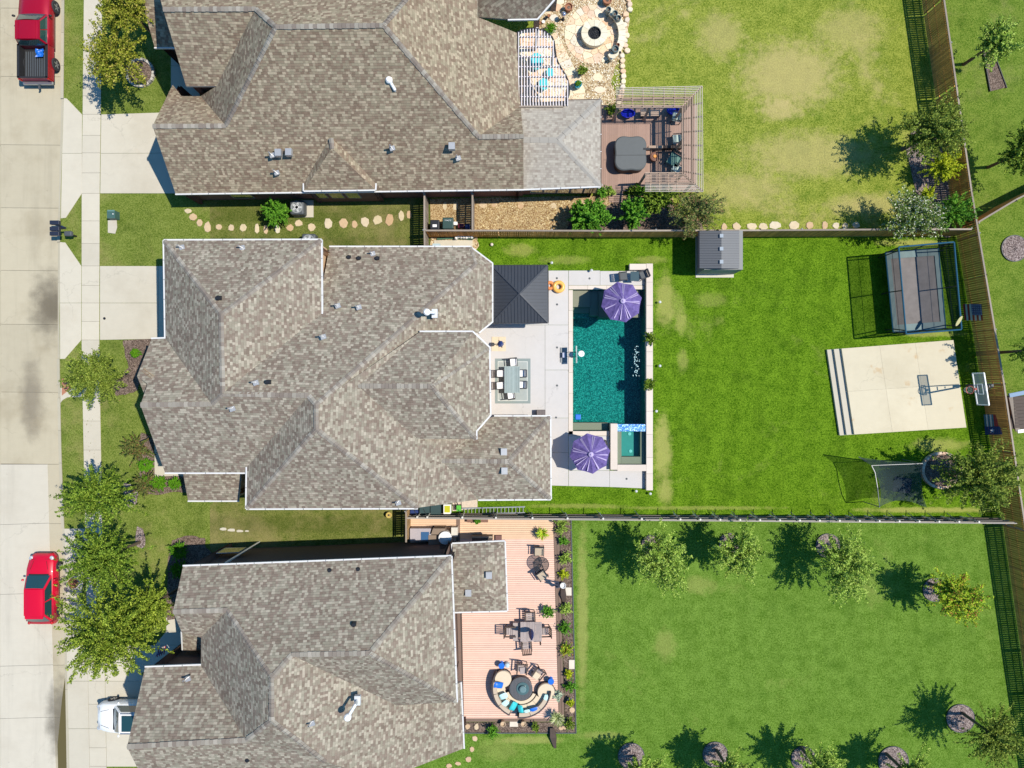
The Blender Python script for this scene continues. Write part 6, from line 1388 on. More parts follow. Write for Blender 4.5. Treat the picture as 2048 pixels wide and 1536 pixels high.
gtub = thing('garden_cart', 'small lime green garden cart beside the yellow filled tub', 'cart', P(917, 1015)); rct(913, 1011, 922, 1022, .25, .48, 'tray', mat('lime', (0.08, 0.42, 0.04), .5), gtub)
for s in (-1, 1): c = P(917.5+s*5, 1013); MB().box(c.x, c.y, 0, .06, .3, .3).build('wheel', M_tyre, gtub); MB().bar((c.x, c.y, .3), (c.x+s*.05, c.y+.45, .75), .04, .04).build('handle', M_black, gtub)
strip('gravel_strip', [(905, 990), (955, 990), (955, 1017), (905, 1022)], mat('pale_grit', (0.55, 0.46, 0.38), .9, 0, .3, 9), .02)
bb = thing('storage_bin', 'dark blue rounded bin in the alley corner next to the tan gate', 'bin', P(826, 1024)); rct(821, 1021, 836, 1032, .05, .6, 'body', M_navy, bb); rct(820.5, 1020.5, 836.5, 1032.5, .6, .65, 'lid', M_navy, bb)
c = P(778, 1030, .35); yr_ = thing('planter', 'small round ochre ringed planter on the side lawn near the tan gate', 'planter', (c.x, c.y, 0)); MB().lathe([(.12, 0), (.19, .35), (.19, .42), (.13, .42), (.12, .38), (0, .38)], 14, c.x, c.y).build('pot', mat('ochre', (0.48, 0.36, 0.10), .6), yr_); MB().lathe([(.06, .39), (.06, .44), (0, .45)], 10, c.x, c.y).build('knob', M_dwood, yr_)
# kitchen corner of the terrace: cabinet, smoker, drum, grill
kc = thing('outdoor_counter', 'pale lilac topped outdoor counter with blue cover beside the brown grill cabinet', 'counter', P(850, 1068)); rct(820, 1057, 862, 1081, .17, 1.0, 'counter', mat('lilac_top', (0.36, 0.33, 0.36), .6), kc); rct(842, 1064, 858, 1080, 1.0, 1.03, 'cover', mat('cover_blue', (0.02, 0.09, 0.22), .6), kc)
gc_ = thing('grill_cabinet', 'brown lidded grill cabinet on the terrace next to the white round cover', 'grill', P(874, 1072)); M_gc = mat('grill_brown', (0.22, 0.165, 0.125), .7, 0, .08)
MB().prism([tuple(P(a, b, 1.0).xy) for a, b in ((857, 1070), (882, 1070), (884, 1090), (857, 1090))], .17, 1.05).build('cabinet', M_gc, gc_); MB().prism([tuple(P(a, b, 1.2).xy) for a, b in ((866, 1057), (890, 1057), (890, 1069), (862, 1069))], .17, 1.2).build('lid', M_gc, gc_)
wd_ = thing('round_cover', 'large white round covered dish standing on the terrace corner', 'satellite dish', P(889, 1076)); c = P(890, 1076, 1.35); MB().lathe([(.30, .17), (.34, 1.2), (.42, 1.3), (.40, 1.37), (.2, 1.42), (0, 1.43)], 28, c.x, c.y).build('drum', M_white, wd_)
wd2 = thing('side_table', 'small cream rounded stool right of the white round cover', 'stool', P(909, 1063)); rct(902.5, 1055, 915, 1073, .17, .85, 'stool', mat('cream_plastic', (0.55, 0.52, 0.46), .5), wd2)
tc_ = thing('grill_cart', 'long dark bronze grill bench on the terrace under the patio roof edge', 'grill', P(966, 1077)); rct(944, 1073, 985, 1082, .17, .85, 'body', M_dwood, tc_); rct(944, 1072.5, 985, 1076, .85, .95, 'shelf', mat('bronze', (0.25, 0.2, 0.15), .5), tc_); rct(991, 1071, 1003.5, 1082, .17, .35, 'crate', mat('brick_crate', (0.16, 0.08, 0.07), .8), tc_)
pb = thing('planter_box', 'long brown planter box with green plants against the rail fence on the terrace', 'planter', P(955, 1041)); rct(934, 1038, 976, 1045, .17, .5, 'box', mat('planter_brown', (0.20, 0.11, 0.08), .8), pb)
wp = thing('wood_pallet', 'tilted brown slatted pallet at the corner between bottom house roofs', 'pallet', P(895, 1100))
for k in range(7): MB().bar(P(880, 1092+k*2.6, 2.2+.0*k), P(901, 1090+k*3.2, 2.2), .06, .03).build('slat', M_dwood, wp)

# ================================================================== terrace furniture
M_mesh = sheer('mesh_top', (0.03, 0.04, 0.05), 0.45); M_sling = mat('tan_sling', (0.40, 0.33, 0.25), .8)
def sling(label, px, py, rz, z=.17):
    o = dining_chair(label, 'tan sling chairs at the round glass table', M_sling, M_black, .58); c = P(px, py, .6); place(o, (c.x, c.y, z), math.radians(rz)); MB().box(0, -.26, .47, .50, .04, .42).build('back_sling', M_sling, None).parent = o; return o
sling('tan sling chair above the round glass table on the terrace', 1078, 1102, 178); sling('tan sling chair below the round glass table, turned aside', 1084, 1150, 215)
rt_ = thing('round_table', 'round black rimmed glass table on the upper terrace', 'table', P(1078, 1130)); c = P(1082, 1128, .72)
MB().tube([(c.x+.48*math.cos(6.283*k/32), c.y+.48*math.sin(6.283*k/32), .89) for k in range(32)], .022, 6, closed=True).build('rim', M_black, rt_); MB().lathe([(.47, .885), (.47, .89), (0, .89)], 32, c.x, c.y).build('tabletop', M_mesh, rt_)
for k in range(4): a = k*1.571+.5; MB().tube([(c.x+.42*math.cos(a), c.y+.42*math.sin(a), .88), (c.x+.1*math.cos(a), c.y+.1*math.sin(a), .55), (c.x+.33*math.cos(a), c.y+.33*math.sin(a), .17)], .02, 6).build('leg', M_black, rt_)
MB().lathe([(.05, .89), (.05, 1.02), (0, 1.04)], 10, c.x, c.y).build('centre_hub', M_black, rt_)
# weathered dark wood dining set
ws = thing('dining_table', 'square weathered grey plank table on the middle of the terrace', 'table', P(1062, 1262)); M_wg = mat('weathered_grey', (0.33, 0.28, 0.27), .8, 0, .2, 5, rnd=.14)
for k in range(14): rct(1041+k*3.05, 1244, 1041+k*3.05+2.75, 1283, .84, .88, 'plank', M_wg, ws)
for q in ((1044, 1247), (1080, 1247), (1044, 1280), (1080, 1280)): c = P(*q); MB().box(c.x, c.y, .17, .09, .09, .66).build('leg', M_dwood, ws)
rct(1026, 1246, 1037, 1282, .17, .58, 'side_bench', M_wg, ws)
def ladderback(label, px, py, rz):
    o = thing('wooden_chair', label, 'chair', (0, 0, 0), 'dark wood chairs on the terrace', local=True); m = MB()
    for k in range(4): MB().box(0, -.2+k*.13, .40, .52, .11, .03).build('seat_slat', M_wg, o)
    for sx in (-1, 1):
        MB().bar((sx*.28, .28, 0), (sx*.28, .28, .62), .05, .05).build('leg', M_dwood, o); MB().bar((sx*.28, -.26, 0), (sx*.28, -.42, 1.0), .05, .05).build('leg', M_dwood, o); MB().bar((sx*.30, -.34, .63), (sx*.30, .34, .63), .09, .03).build('armrest', M_dwood, o)
    for k in range(4): MB().bar((-.18+k*.12, -.28, .42), (-.18+k*.12, -.42, .98), .07, .02).build('back_slat', M_dwood, o)
    MB().bar((-.28, -.42, .98), (.28, -.42, .98), .05, .08).build('top_rail', M_dwood, o); c = P(px, py, .6); place(o, (c.x, c.y, .17), math.radians(rz)); return o
ladderback('dark wood armchair pushed in at the top of the weathered table', 1060, 1233, 182); ladderback('dark wood armchair left of the weathered table', 1021, 1262, -90); ladderback('dark wood armchair right of the weathered table', 1089, 1262, 92); ladderback('dark wood armchair at the bottom of the weathered table', 1053, 1290, 4)
ladderback('dark wood armchair with pale cushion left of the tilted one above the fire table', 1044, 1336, 175); ladderback('dark wood armchair tilted to the right above the fire table', 1077, 1346, 140)
for x, y, z in ((1046, 1341, .66), (1073, 1352, .66)): c = P(x, y, z); tag(MB().box(c.x, c.y, .61, .42, .42, .09, .1 if x < 1060 else -.6).build('seat_cushion', M_wg if x < 1060 else M_cream, None, bevel=.03), 'grey cushion on the upright armchair above the fire table' if x < 1060 else 'cream cushion on the tilted armchair above the fire table', 'cushion')
uc = thing('folded_umbrella', 'folded dark blue umbrella standing through the weathered table', 'umbrella', P(1061, 1268)); c = P(1062, 1262, 1.2)
MB().lathe([(.03, .2), (.03, 1.1), (.13, 1.15), (.17, 1.5), (.14, 2.2), (.05, 2.7), (0, 2.8)], 8, c.x, c.y).build('cloth', M_navy, uc)
gu = thing('grey_parasol', 'closed dark slatted screen folded at the right edge of the terrace', 'folded screen', P(1100, 1172)); m = MB()
for k in range(2): MB().bar(P(1114, 1168+k*6, 1.4), P(1118, 1166+k*6, .2), .08, .05).build('frame', M_black, gu)
MB().face([P(1107, 1160, 1.9), P(1118, 1163, 1.9), P(1120, 1175, .6), P(1112, 1177, .6)]).build('cloth', mat('slate_cloth', (0.06, 0.07, 0.11), .8), gu)
# curved sofa round the fire table
so_ = thing('curved_sofa', 'cream curved sectional sofa with dark back in two arcs round the fire table', 'sofa', P(1045, 1395)); CX2, CY2 = 1043, 1377; M_wk = mat('dark_wicker', (0.055, 0.045, 0.05), .8, 0, .2, 20)
def arc(cx, cy, r0, r1, a0, a1, z0, z1, name, mt, par, n=14, lab=None): return MB().ring(arc_pts(cx, cy, r0, a0, a1, n, z1), arc_pts(cx, cy, r1, a0, a1, n, z1), z0, z1).build(name, mt, par, label=lab)
c0 = (CX2, CY2)
for a0, a1 in ((168, 192), (193, 217), (218, 244), (265, 288), (289, 312), (313, 334)): arc(CX2, CY2, 33, 49, a0, a1, .42, .58, 'seat_cushion', M_cream, so_); arc(CX2, CY2, 49.5, 57, a0, a1, .55, .92, 'back_cushion', mat('taupe_cushion', (0.47, 0.38, 0.29), .9, 0, .06), so_)
for a0, a1 in ((150, 246), (262, 352)): arc(CX2, CY2, 57, 60, a0, a1, .17, .88, 'back_frame', M_wk, so_, 22); arc(CX2, CY2, 33.5, 59, a0+10 if a0 == 150 else a0, a1 if a0 == 150 else a1-12, .17, .42, 'base', M_wk, so_, 22)
for x, y, r in ((1006, 1358, 16.5), (1092, 1384, 17)):
    c = P(x, y, .55); q = MB().lathe([(r/S*1.02, .17), (r/S*1.02, .40)], 26, c.x, c.y).build('chaise_base', M_wk, so_); MB().lathe([(r/S, .40), (r/S*1.01, .55), (r/S*.96, .60), (0, .60)], 26, c.x, c.y).build('chaise_cushion', M_cream, so_)
arc(CX2-1, CY2-1, 26.5, 32, 196, 338, .17, .45, 'ottoman_base', M_wk, so_, 20); arc(CX2-1, CY2-1, 26, 32, 198, 336, .45, .52, 'ottoman_cushion', M_cream, so_, 20)
GPp = 'throw pillows on the curved sofa'
for x, y, rz, sx, sy, mt, lb in ((997, 1370, 75, .30, .52, M_blue, 'royal blue throw pillow on the left chaise'), (1007, 1392, 20, .38, .38, M_pale_t, 'pale aqua pillow on the left arc, upper one'), (1010, 1407, 35, .40, .34, M_pale_t, 'pale aqua pillow on the left arc, lower one'), (1027, 1412, 60, .44, .34, M_teal, 'turquoise pillow at the lower end of the left arc'),
        (1041, 1418, -80, .44, .30, M_teal, 'turquoise pillow at the left end of the right arc'), (1055, 1424, 8, .36, .38, M_pale_t, 'patterned pale aqua pillow left of the royal blue one'), (1070, 1421, 12, .52, .48, M_blue, 'large royal blue pillow on the lower right arc'), (1092, 1397, 70, .40, .30, M_pale_t, 'pale aqua pillow on the right chaise')):
    c = P(x, y, .75); sx *= 1.3; sy *= 1.3; m = MB()
    for i in range(9):
        for j in range(9): u_, v_ = i/4-1, j/4-1; m.v.append((u_*sx/2*(1-.08*v_*v_), v_*sy/2*(1-.08*u_*u_), .10*(1-u_**4)*(1-v_**4)))
    for i in range(8):
        for j in range(8): m.addf((i*9+j, (i+1)*9+j, (i+1)*9+j+1, i*9+j+1))
    b_ = len(m.v); m.v += [(a, b, -z_) for a, b, z_ in m.v[:81]]
    for i in range(8):
        for j in range(8): m.addf((b_+i*9+j, b_+i*9+j+1, b_+(i+1)*9+j+1, b_+(i+1)*9+j))
    o = m.build('throw_pillow', mt, None, smooth=True); o.location = (c.x, c.y, .78); o.rotation_euler = (.5, .1, math.radians(rz)); tag(o, lb, 'pillow', GPp)
ft_ = thing('fire_table', 'round dark slatted fire table with teal glass top inside the curved sofa', 'fire table', P(1043, 1377)); c = P(1042, 1377, .6)
MB().lathe([(.70, .17), (.72, .62), (.74, .66), (.70, .68), (0, .68)], 36, c.x, c.y).build('tabletop', mat('fire_table_slat', (0.11, 0.105, 0.115), .7, 0, .1), ft_)
for k in range(16): x = -.66+k*.088; hh_ = math.sqrt(max(0, .70**2-x*x)); MB().box(c.x+x, c.y, .68, .05, hh_*2, .012).build('slat', M_dgrey, ft_)
c = P(1045.5, 1378.5, .8); MB().lathe([(.40, .695), (.40, .72), (0, .72)], 32, c.x, c.y).build('glass_disc', mat('teal_glass_top', (0.07, 0.13, 0.14), .15), ft_); MB().lathe([(.22, .72), (.22, .86), (.16, .90), (0, .90)], 24, c.x, c.y).build('burner_cover', mat('burner_teal', (0.13, 0.21, 0.22), .3), ft_)
for x, y, lb in ((1003, 1331.5, 'bright blue round side table at the top of the left chaise'), (1102, 1363, 'bright blue round side table above the right chaise')):
    c = P(x, y, .62); o = thing('side_table', lb, 'side table', (c.x, c.y, 0), 'bright blue side tables by the sofa'); MB().lathe([(.19, .60), (.20, .63), (.19, .66), (0, .66)], 24, c.x, c.y).build('tabletop', M_blue, o)
    MB().lathe([(.14, .17), (.09, .30), (.14, .60)], 14, c.x, c.y).build('pedestal', M_blue, o)
c = P(1014.5, 1330, .4); o = thing('glass_lantern', 'clear glass lantern on the terrace next to the blue side table', 'lantern', (c.x, c.y, 0)); MB().lathe([(.15, .17), (.17, .30), (.14, .5), (.05, .55)], 14, c.x, c.y).build('glass', mat('clear_lantern', (.45, .55, .6), .2), o)
# ================================================================== hot tub deck furniture
for x, y, rz, lb in ((1356, 233, 80, 'striped shade lounge chair in the upper right corner of the hot tub deck'), (1357, 277, 95, 'metal deck chair against the right pergola rail'), (1351, 318, 150, 'green striped armchair in the lower right corner of the hot tub deck'), (1355, 337, 60, 'small metal chair behind the green striped armchair')):
    o = dining_chair(lb, 'chairs on the hot tub deck', mat('mint_stripe', (0.38, 0.46, 0.42), .8) if y != 318 else mat('green_stripe', (0.10, 0.20, 0.17), .8), M_black, .56 if y != 318 else .8); c = P(x-3, y+2, .6); place(o, (c.x, c.y, .235), math.radians(rz))
st = thing('deck_bench', 'brown slatted bench along the top rail of the hot tub deck', 'bench', P(1300, 226)); 
for k in range(4): rct(1281, 219+k*3.4, 1320, 222+k*3.4, .62, .66, 'slat', M_sl, st)
for q in (1284, 1317): rct(q, 219, q+2.5, 232, .235, .62, 'leg', M_dwood, st)
bt_ = thing('blue_tub', 'glossy deep blue oval pot under the top slats of the hot tub deck', 'pot', P(1255, 226)); c = P(1256, 227, .6); MB().lathe([(.22, .235), (.34, .55), (.36, .65), (.30, .65), (.27, .5), (0, .5)], 24, c.x, c.y, 1.25, .8).build('pot', mat('cobalt_glaze', (0.01, 0.015, 0.32), .1), bt_)
b2_ = thing('blue_tub', 'glossy deep blue pot in the upper right corner of the hot tub deck', 'pot', P(1346, 219)); c = P(1346, 220, .6); MB().lathe([(.22, .235), (.33, .55), (.35, .68), (.28, .68), (.25, .5), (0, .5)], 24, c.x, c.y, 1.2, .9).build('pot', MATS['cobalt_glaze'], b2_)
dv = thing('deck_divider', 'low brown plank divider between hot tub and right pergola rail', 'divider', P(1330, 295)); rct(1297, 291, 1326, 296, .235, .75, 'plank', M_sl, dv); rct(1326.5, 291, 1364, 296, .235, .70, 'plank', M_dwood, dv)
fb = thing('fire_bowl', 'brown round side pot with orange centre beside the hot tub', 'pot', P(1308, 314)); c = P(1308, 315, .5); MB().lathe([(.20, .235), (.29, .6), (.29, .72), (.2, .74), (0, .72)], 20, c.x, c.y).build('bowl', mat('brown_pot', (0.16, 0.07, 0.045), .6), fb); MB().lathe([(.12, .74), (.10, .80), (0, .8)], 14, c.x, c.y).build('centre', mat('orange_centre', (0.60, 0.25, 0.05), .6), fb)  # centre is a plain orange disc
# pots round the fire pit
def pot(px, py, r, h, mt, label, soil=True, z0=.06, group='pots around the flagstone patio', cat='pot'):
    c = P(px, py, h); o = thing('plant_pot', label, cat, (c.x, c.y, 0), group); MB().lathe([(r*.6, z0), (r*.95, z0+h*.6), (r, z0+h), (r*.82, z0+h), (r*.75, z0+h*.8)], 18, c.x, c.y).build('pot', mt, o)
    if soil: MB().lathe([(r*.8, z0+h*.78), (0, z0+h*.82)], 14, c.x, c.y).build('soil', M_mulch, o)
    return o, c
M_gp2 = mat('slate_pot', (0.12, 0.16, 0.16), .4)
for a in ((1137.5, 14, .26, .5, M_terra, 'rust brown round pot left above the flagstone circle'), (1215, -1, .30, .5, M_terra, 'rust brown pot at the top edge above the flagstone circle'), (1217, 19, .17, .75, M_gp2, 'grey pot topmost of the three on the seat wall end'), (1230, 27, .19, .75, M_gp2, 'green grey pot in the middle of the three on the seat wall end'), (1237, 36, .17, .75, M_gp2, 'dark pot lowest of the three on the seat wall end'),
          (1231, 98, .22, .75, M_gp2, 'blue grey pot at the lower end of the seat wall'), (1236, 90, .11, .72, M_terra, 'tiny brown pot above the blue grey pot on the seat wall')): pot(*a)
c = P(1127, 30, .6); gb = thing('gazing_ball', 'shiny lilac gazing ball on its stand left of the flagstone circle', 'garden ball', (c.x, c.y, 0)); MB().lathe([(.12, 0.03), (.05, .1), (.05, .5), (.08, .55)], 12, c.x, c.y).build('stand', M_black, gb); MB().ball(c.x, c.y, .70, .17, n=18).build('ball', mat('lilac_mirror', (0.65, 0.6, 0.68), .08, .9, .02), gb, smooth=True)
for k, (x, y, mt) in enumerate(((1080, 45, M_terra), (1087, 43, M_white), (1092, 35, M_black), (1098, 31, M_terra))): c = P(x, y, .2); o = MB().lathe([(.07, .03), (.1, .2), (.08, .2), (0, .15)], 12, c.x, c.y).build('small_pot', mt, None); tag(o, ['small terracotta pot first in the row below the patio roof corner', 'small white pot in the row below the patio roof corner', 'small black pot in the row below the patio roof corner', 'small terracotta pot last in the row below the patio roof corner'][k], 'pot', 'row of small pots by the patio roof')
for x, y, r, lb in ((1073, 122, .55, 'turquoise round seat under the wavy pergola, upper one'), (1087, 168, .40, 'turquoise chair cushion under the wavy pergola, lower one'), (1100, 145, .32, 'slim turquoise cushion under the wavy pergola, right one')):
    c = P(x, y, .45); o = thing('lounge_seat', lb, 'lounge seat', (c.x, c.y, 0), 'turquoise seats under the pergola'); MB().lathe([(r*.9, .35), (r, .42), (r*.9, .5), (0, .5)], 20, c.x, c.y, .8, 1.0).build('cushion', M_teal, o)
    for a in range(4): MB().bar((c.x+r*.5*math.cos(a*1.57+.7), c.y+r*.6*math.sin(a*1.57+.7), .05), (c.x+r*.5*math.cos(a*1.57+.7), c.y+r*.6*math.sin(a*1.57+.7), .36), .04, .04).build('leg', M_black, o)
c = P(1236, 117, .5); o = thing('garden_torch', 'thin garden torch with dark head at the lower end of the seat wall', 'garden torch', (c.x, c.y, 0)); MB().tube([(c.x, c.y, 0), (c.x, c.y, 1.2)], .015, 6).build('stake', M_black, o); MB().lathe([(.05, 1.2), (.08, 1.35), (0, 1.4)], 8, c.x, c.y).build('head', M_black, o)

# ================================================================== painted pallet flags
def flagboard(label, x0, y0, x1, y1, kind):
    # leaning board: bottom edge at x0, top edge at x1
    o = thing('pallet_flag', label, 'wooden flag', P(x0, y0)); zb, zt = .15, 1.35; n = 9
    for k in range(n):       # planks run along the fence, stacked upward
        f0, f1 = k/n+.012, (k+1)/n-.012; m = MB()
        def pt(f, y): z = lerp(zb, zt, f); return P(lerp(x0, x1, f)+(y-y0)*.1, y, z)
        a, b, c, d = pt(f0, y0), pt(f1, y0), pt(f1, y1), pt(f0, y1); nn = (b-a).cross(d-a).normalized()*.012
        if kind == 'stars':
            mt = M_fr if k % 2 == 0 else M_fwh
            if k < 4: m.face([a, b, c, d]).face([p-nn*2 for p in (d, c, b, a)]); m.build('plank', mt, o)
            else:
                e, f_ = pt(f1, lerp(y0, y1, .0)), pt(f0, lerp(y0, y1, .0)); ym = lerp(y0, y1, .68)
                MB().face([a, b, pt(f1, ym), pt(f0, ym)]).face([p-nn*2 for p in (pt(f0, ym), pt(f1, ym), b, a)]).build('plank', M_fb, o); MB().face([pt(f0, ym), pt(f1, ym), c, d]).build('plank', mt, o)
                for s in range(5):
                    q = pt((f0+f1)/2, lerp(y0, ym, (s+.5)/5)); MB().lathe([(.045, q.z+.02), (0, q.z+.045)], 5, q.x-.02, q.y).build('star', M_fwh, o)
        else:
            ym = lerp(y0, y1, .60); mt = M_fwh if (k < 5 and k % 2 == 1) else (mat('flag_teal', (0.05, 0.14, 0.2), .7) if k < 5 else M_fr)
            MB().face([a, b, pt(f1, ym), pt(f0, ym)]).build('plank', mt, o); MB().face([pt(f0, ym), pt(f1, ym), c, d]).face([p-nn*2 for p in (d, c, pt(f1, ym), pt(f0, ym))]).build('plank', M_fb, o)
    if kind != 'stars':
        q = P((x0+x1)/2, lerp(y0, y1, .8), .8); m = MB(); pts = []
        for k in range(10): a = 6.283*k/10+.3; r = .17 if k % 2 == 0 else .07; pts.append((q.x-.03+r*math.cos(a), q.y+r*math.sin(a), q.z+.05))
        m.face(pts); m.build('star', M_fwh, o)
    return o
M_fr = mat('flag_red', (0.30, 0.03, 0.035), .8, 0, .2); M_fwh = mat('flag_white', (0.50, 0.50, 0.50), .8, 0, .15); M_fb = mat('flag_blue', (0.015, 0.04, 0.15), .8, 0, .2)
flagboard('wooden pallet painted with stars and stripes leaning on the fence by the trampoline', 1926, 608, 1963, 641, 'stars'); flagboard('wooden pallet painted red white and blue with one star below the hoop', 1967, 829, 2002, 869, 'lone')
# cloth flag on the bottom house porch
fl = thing('flag', 'cloth flag with red stripes hanging in the porch shade of the bottom house', 'flag', P(330, 1290)); m = MB()
for k in range(7): MB().bar(P(331-k*2.1, 1292+k*.7, 3.0-k*.05), P(327.5-k*2.2, 1309+k*.8, 2.9-k*.05), .055, .02).build('stripe', M_fr if k % 2 == 0 else M_fwh, fl)
MB().face([P(328, 1305, 3.0), P(318, 1309, 3.0), P(310, 1313, 2.6), P(316, 1304, 2.7)]).build('canton', M_fb, fl); MB().tube([P(334, 1290, 3.1), P(352, 1312, 2.4)], .02, 6).build('pole', M_white, fl)
# far right playhouse
ph2 = thing('playhouse', 'small brown playhouse with blue trim at the right picture edge', 'playhouse', P(2040, 822)); M_bt = mat('blue_trim', (0.06, 0.16, 0.30), .5)
a, b = P(2022, 792, 1.9), P(2085, 858, 1.9); MB().box((a.x+b.x)/2, (a.y+b.y)/2, 0, b.x-a.x, a.y-b.y, 1.9).build('wall', M_dwood, ph2); MB().bar(P(2018, 791, 2.0), P(2090, 777, 2.0), .25, .12).build('trim', M_bt, ph2); MB().bar(P(2021, 793, 1.95), P(2035, 862, 1.95), .28, .1).build('trim', M_wood, ph2); MB().bar(P(2035, 863, 2.0), P(2090, 855, 2.0), .2, .1).build('trim', M_white, ph2)
for k in range(9): MB().bar(P(2027+k*.5, 797+k*7, 2.0), P(2085, 795+k*6.6, 2.1), .2, .04).build('roof_board', M_dwood, ph2)
ky = P(2003, 475)
# ================================================================== TREES AND PLANTS
def leaf_mesh(name, mt, pts, size, up=0.6, asp=0.5, rs=None):
    rs = rs or np.random; n = len(pts); pts = np.asarray(pts)
    a = rs.normal(size=(n, 3)); a[:, 2] *= (1-up); a /= np.linalg.norm(a, axis=1)[:, None]+1e-9
    b = rs.normal(size=(n, 3)); b[:, 2] *= (1-up); b -= (a*b).sum(1)[:, None]*a; b /= np.linalg.norm(b, axis=1)[:, None]+1e-9
    s = size*rs.uniform(0.6, 1.25, (n, 1)); A = a*s*0.5; Bv = b*s*0.5*asp
    v = np.stack([pts-A, pts+Bv, pts+A, pts-Bv], 1).reshape(-1, 3)
    me = bpy.data.meshes.new(name); me.vertices.add(4*n); me.vertices.foreach_set('co', v.ravel()); me.loops.add(4*n); me.loops.foreach_set('vertex_index', np.arange(4*n, dtype=np.int32))
    me.polygons.add(n); me.polygons.foreach_set('loop_start', np.arange(0, 4*n, 4, dtype=np.int32)); me.polygons.foreach_set('loop_total', np.full(n, 4, dtype=np.int32)); me.materials.append(mt); me.update(calc_edges=True); return me
def shoots(rng, R, Rz, n_sh, per, jit, droop=0.0, inner=0.30, lop=(0, 0), bias=0.2, lump=0.22):
    pts = []; ends = []
    th = rng.uniform(0, 2*np.pi, n_sh); ph = np.arcsin(np.clip(rng.uniform(-.35, 1.0, n_sh), -1, 1))
    lobes = [(rng.uniform(0, 6.28), rng.uniform(0.5, 1.0)) for _ in range(5)]
    for k in range(n_sh):
        d = np.array([np.cos(th[k])*np.cos(ph[k]), np.sin(th[k])*np.cos(ph[k]), np.sin(ph[k])])
        l = 1.0+lump*sum(np.cos((i+2)*(th[k]-lo[0]))*lo[1] for i, lo in enumerate(lobes))*0.5
        L = l*rng.uniform(0.72, 1.12); st = rng.uniform(-.18, .18, 3); t_ = inner+(1-inner)*rng.uniform(0, 1, per)**0.75
        bend = rng.normal(size=3)*0.12
        q = st[None]*R+d[None]*t_[:, None]*L*np.array([R, R, Rz])+bend[None]*R*(t_**2)[:, None]
        q[:, 2] -= droop*R*t_**2; w_ = jit*(1.05-t_*0.75)[:, None]*R
        pts.append(q+rng.normal(size=(per, 3))*w_*np.array([1, 1, .7])); ends.append(d*L*np.array([R, R, Rz])*0.8+st*R+bend*R*.64)
    p = np.concatenate(pts); p[:, 0] += lop[0]*(p[:, 2]/Rz); p[:, 1] += lop[1]*(p[:, 2]/Rz); return p, ends
def tree(name, px, py, zc, rpx, label, mt, n_sh=110, per=42, size=0.17, jit=0.10, group=None, ry=None, Rz=None, droop=0.0, trunk=0.09, cat='tree', rz=0, seed=0, inner=0.3, lump=0.22, up=.5, asp=.5, limbs=9):
    c = P(px, py, zc); R = rpx/S*(HC-zc)/HC; Rz = Rz or R*0.85; o = thing(name, label, cat, (c.x, c.y, 0), group); rng = np.random.RandomState(int(px*7+py+seed))
    per = int(per*1.55); size *= 0.80; p, ends = shoots(rng, R, Rz, n_sh, per, jit, droop, inner, lump=lump)
    if ry: p[:, 1] *= ry/rpx
    p[:, 2] += zc; p = p[p[:, 2] > 0.08]
    me = leaf_mesh('crown', mt, p, size, up, asp, rng); cr = bpy.data.objects.new('crown', me); COL.objects.link(cr); cr.parent = o
    m = MB(); z0 = max(.3, zc-Rz*.55); m.tube([(c.x, c.y, -0.05), (c.x+.03, c.y, z0*.5), (c.x, c.y+.02, z0), (c.x, c.y, zc)], [trunk*1.25, trunk, trunk*.85, trunk*.4], 8)
    for e in ends[:limbs]:
        e = Vector(tuple(e)); 
        if ry: e.y *= ry/rpx
        m.tube([(c.x, c.y, z0+rng.uniform(-.2, .3)), tuple(Vector((c.x, c.y, z0+.1)).lerp(Vector((c.x, c.y, zc))+e, .5)+Vector((0, 0, .1))), tuple(Vector((c.x, c.y, zc))+e)], [trunk*.5, trunk*.3, trunk*.08], 5)
    m.build('trunk', M_trunk, o); return o
L_vivid = leafmat('leaf_vivid', (0.030, 0.065, 0.004), (0.140, 0.210, 0.016), (0.38, 0.46, 0.06))
L_olive = leafmat('leaf_olive', (0.038, 0.066, 0.006), (0.125, 0.185, 0.020), (0.31, 0.38, 0.07))
L_yel = leafmat('leaf_yellowgreen', (0.06, 0.08, 0.006), (0.17, 0.20, 0.016), (0.36, 0.38, 0.05), spot=(0.42, 0.36, 0.08))
L_oak = leafmat('leaf_dark', (0.024, 0.060, 0.004), (0.095, 0.170, 0.014), (0.29, 0.40, 0.05))
L_fresh = leafmat('leaf_fresh', (0.06, 0.13, 0.010), (0.21, 0.34, 0.04), (0.46, 0.58, 0.13))
L_bright = leafmat('leaf_bright', (0.02, 0.085, 0.006), (0.07, 0.22, 0.014), (0.20, 0.42, 0.04))
L_myr = leafmat('leaf_myrtle', (0.03, 0.07, 0.012), (0.10, 0.17, 0.03), (0.25, 0.32, 0.08), spot=(0.70, 0.70, 0.58))
L_myr2 = leafmat('leaf_myrtle_dry', (0.03, 0.05, 0.012), (0.11, 0.15, 0.035), (0.27, 0.29, 0.09), spot=(0.24, 0.13, 0.07))
L_lemon = leafmat('leaf_lemon', (0.14, 0.20, 0.005), (0.38, 0.46, 0.012), (0.62, 0.66, 0.05))
L_gold = leafmat('leaf_gold', (0.07, 0.14, 0.006), (0.25, 0.40, 0.02), (0.52, 0.62, 0.05), spot=(0.40, 0.16, 0.05))
L_boxw = leafmat('leaf_boxwood', (0.03, 0.10, 0.004), (0.08, 0.24, 0.008), (0.17, 0.38, 0.02), tr=.15)
L_rust = leafmat('leaf_rust', (0.03, 0.04, 0.012), (0.09, 0.12, 0.03), (0.20, 0.24, 0.06), spot=(0.22, 0.10, 0.05))
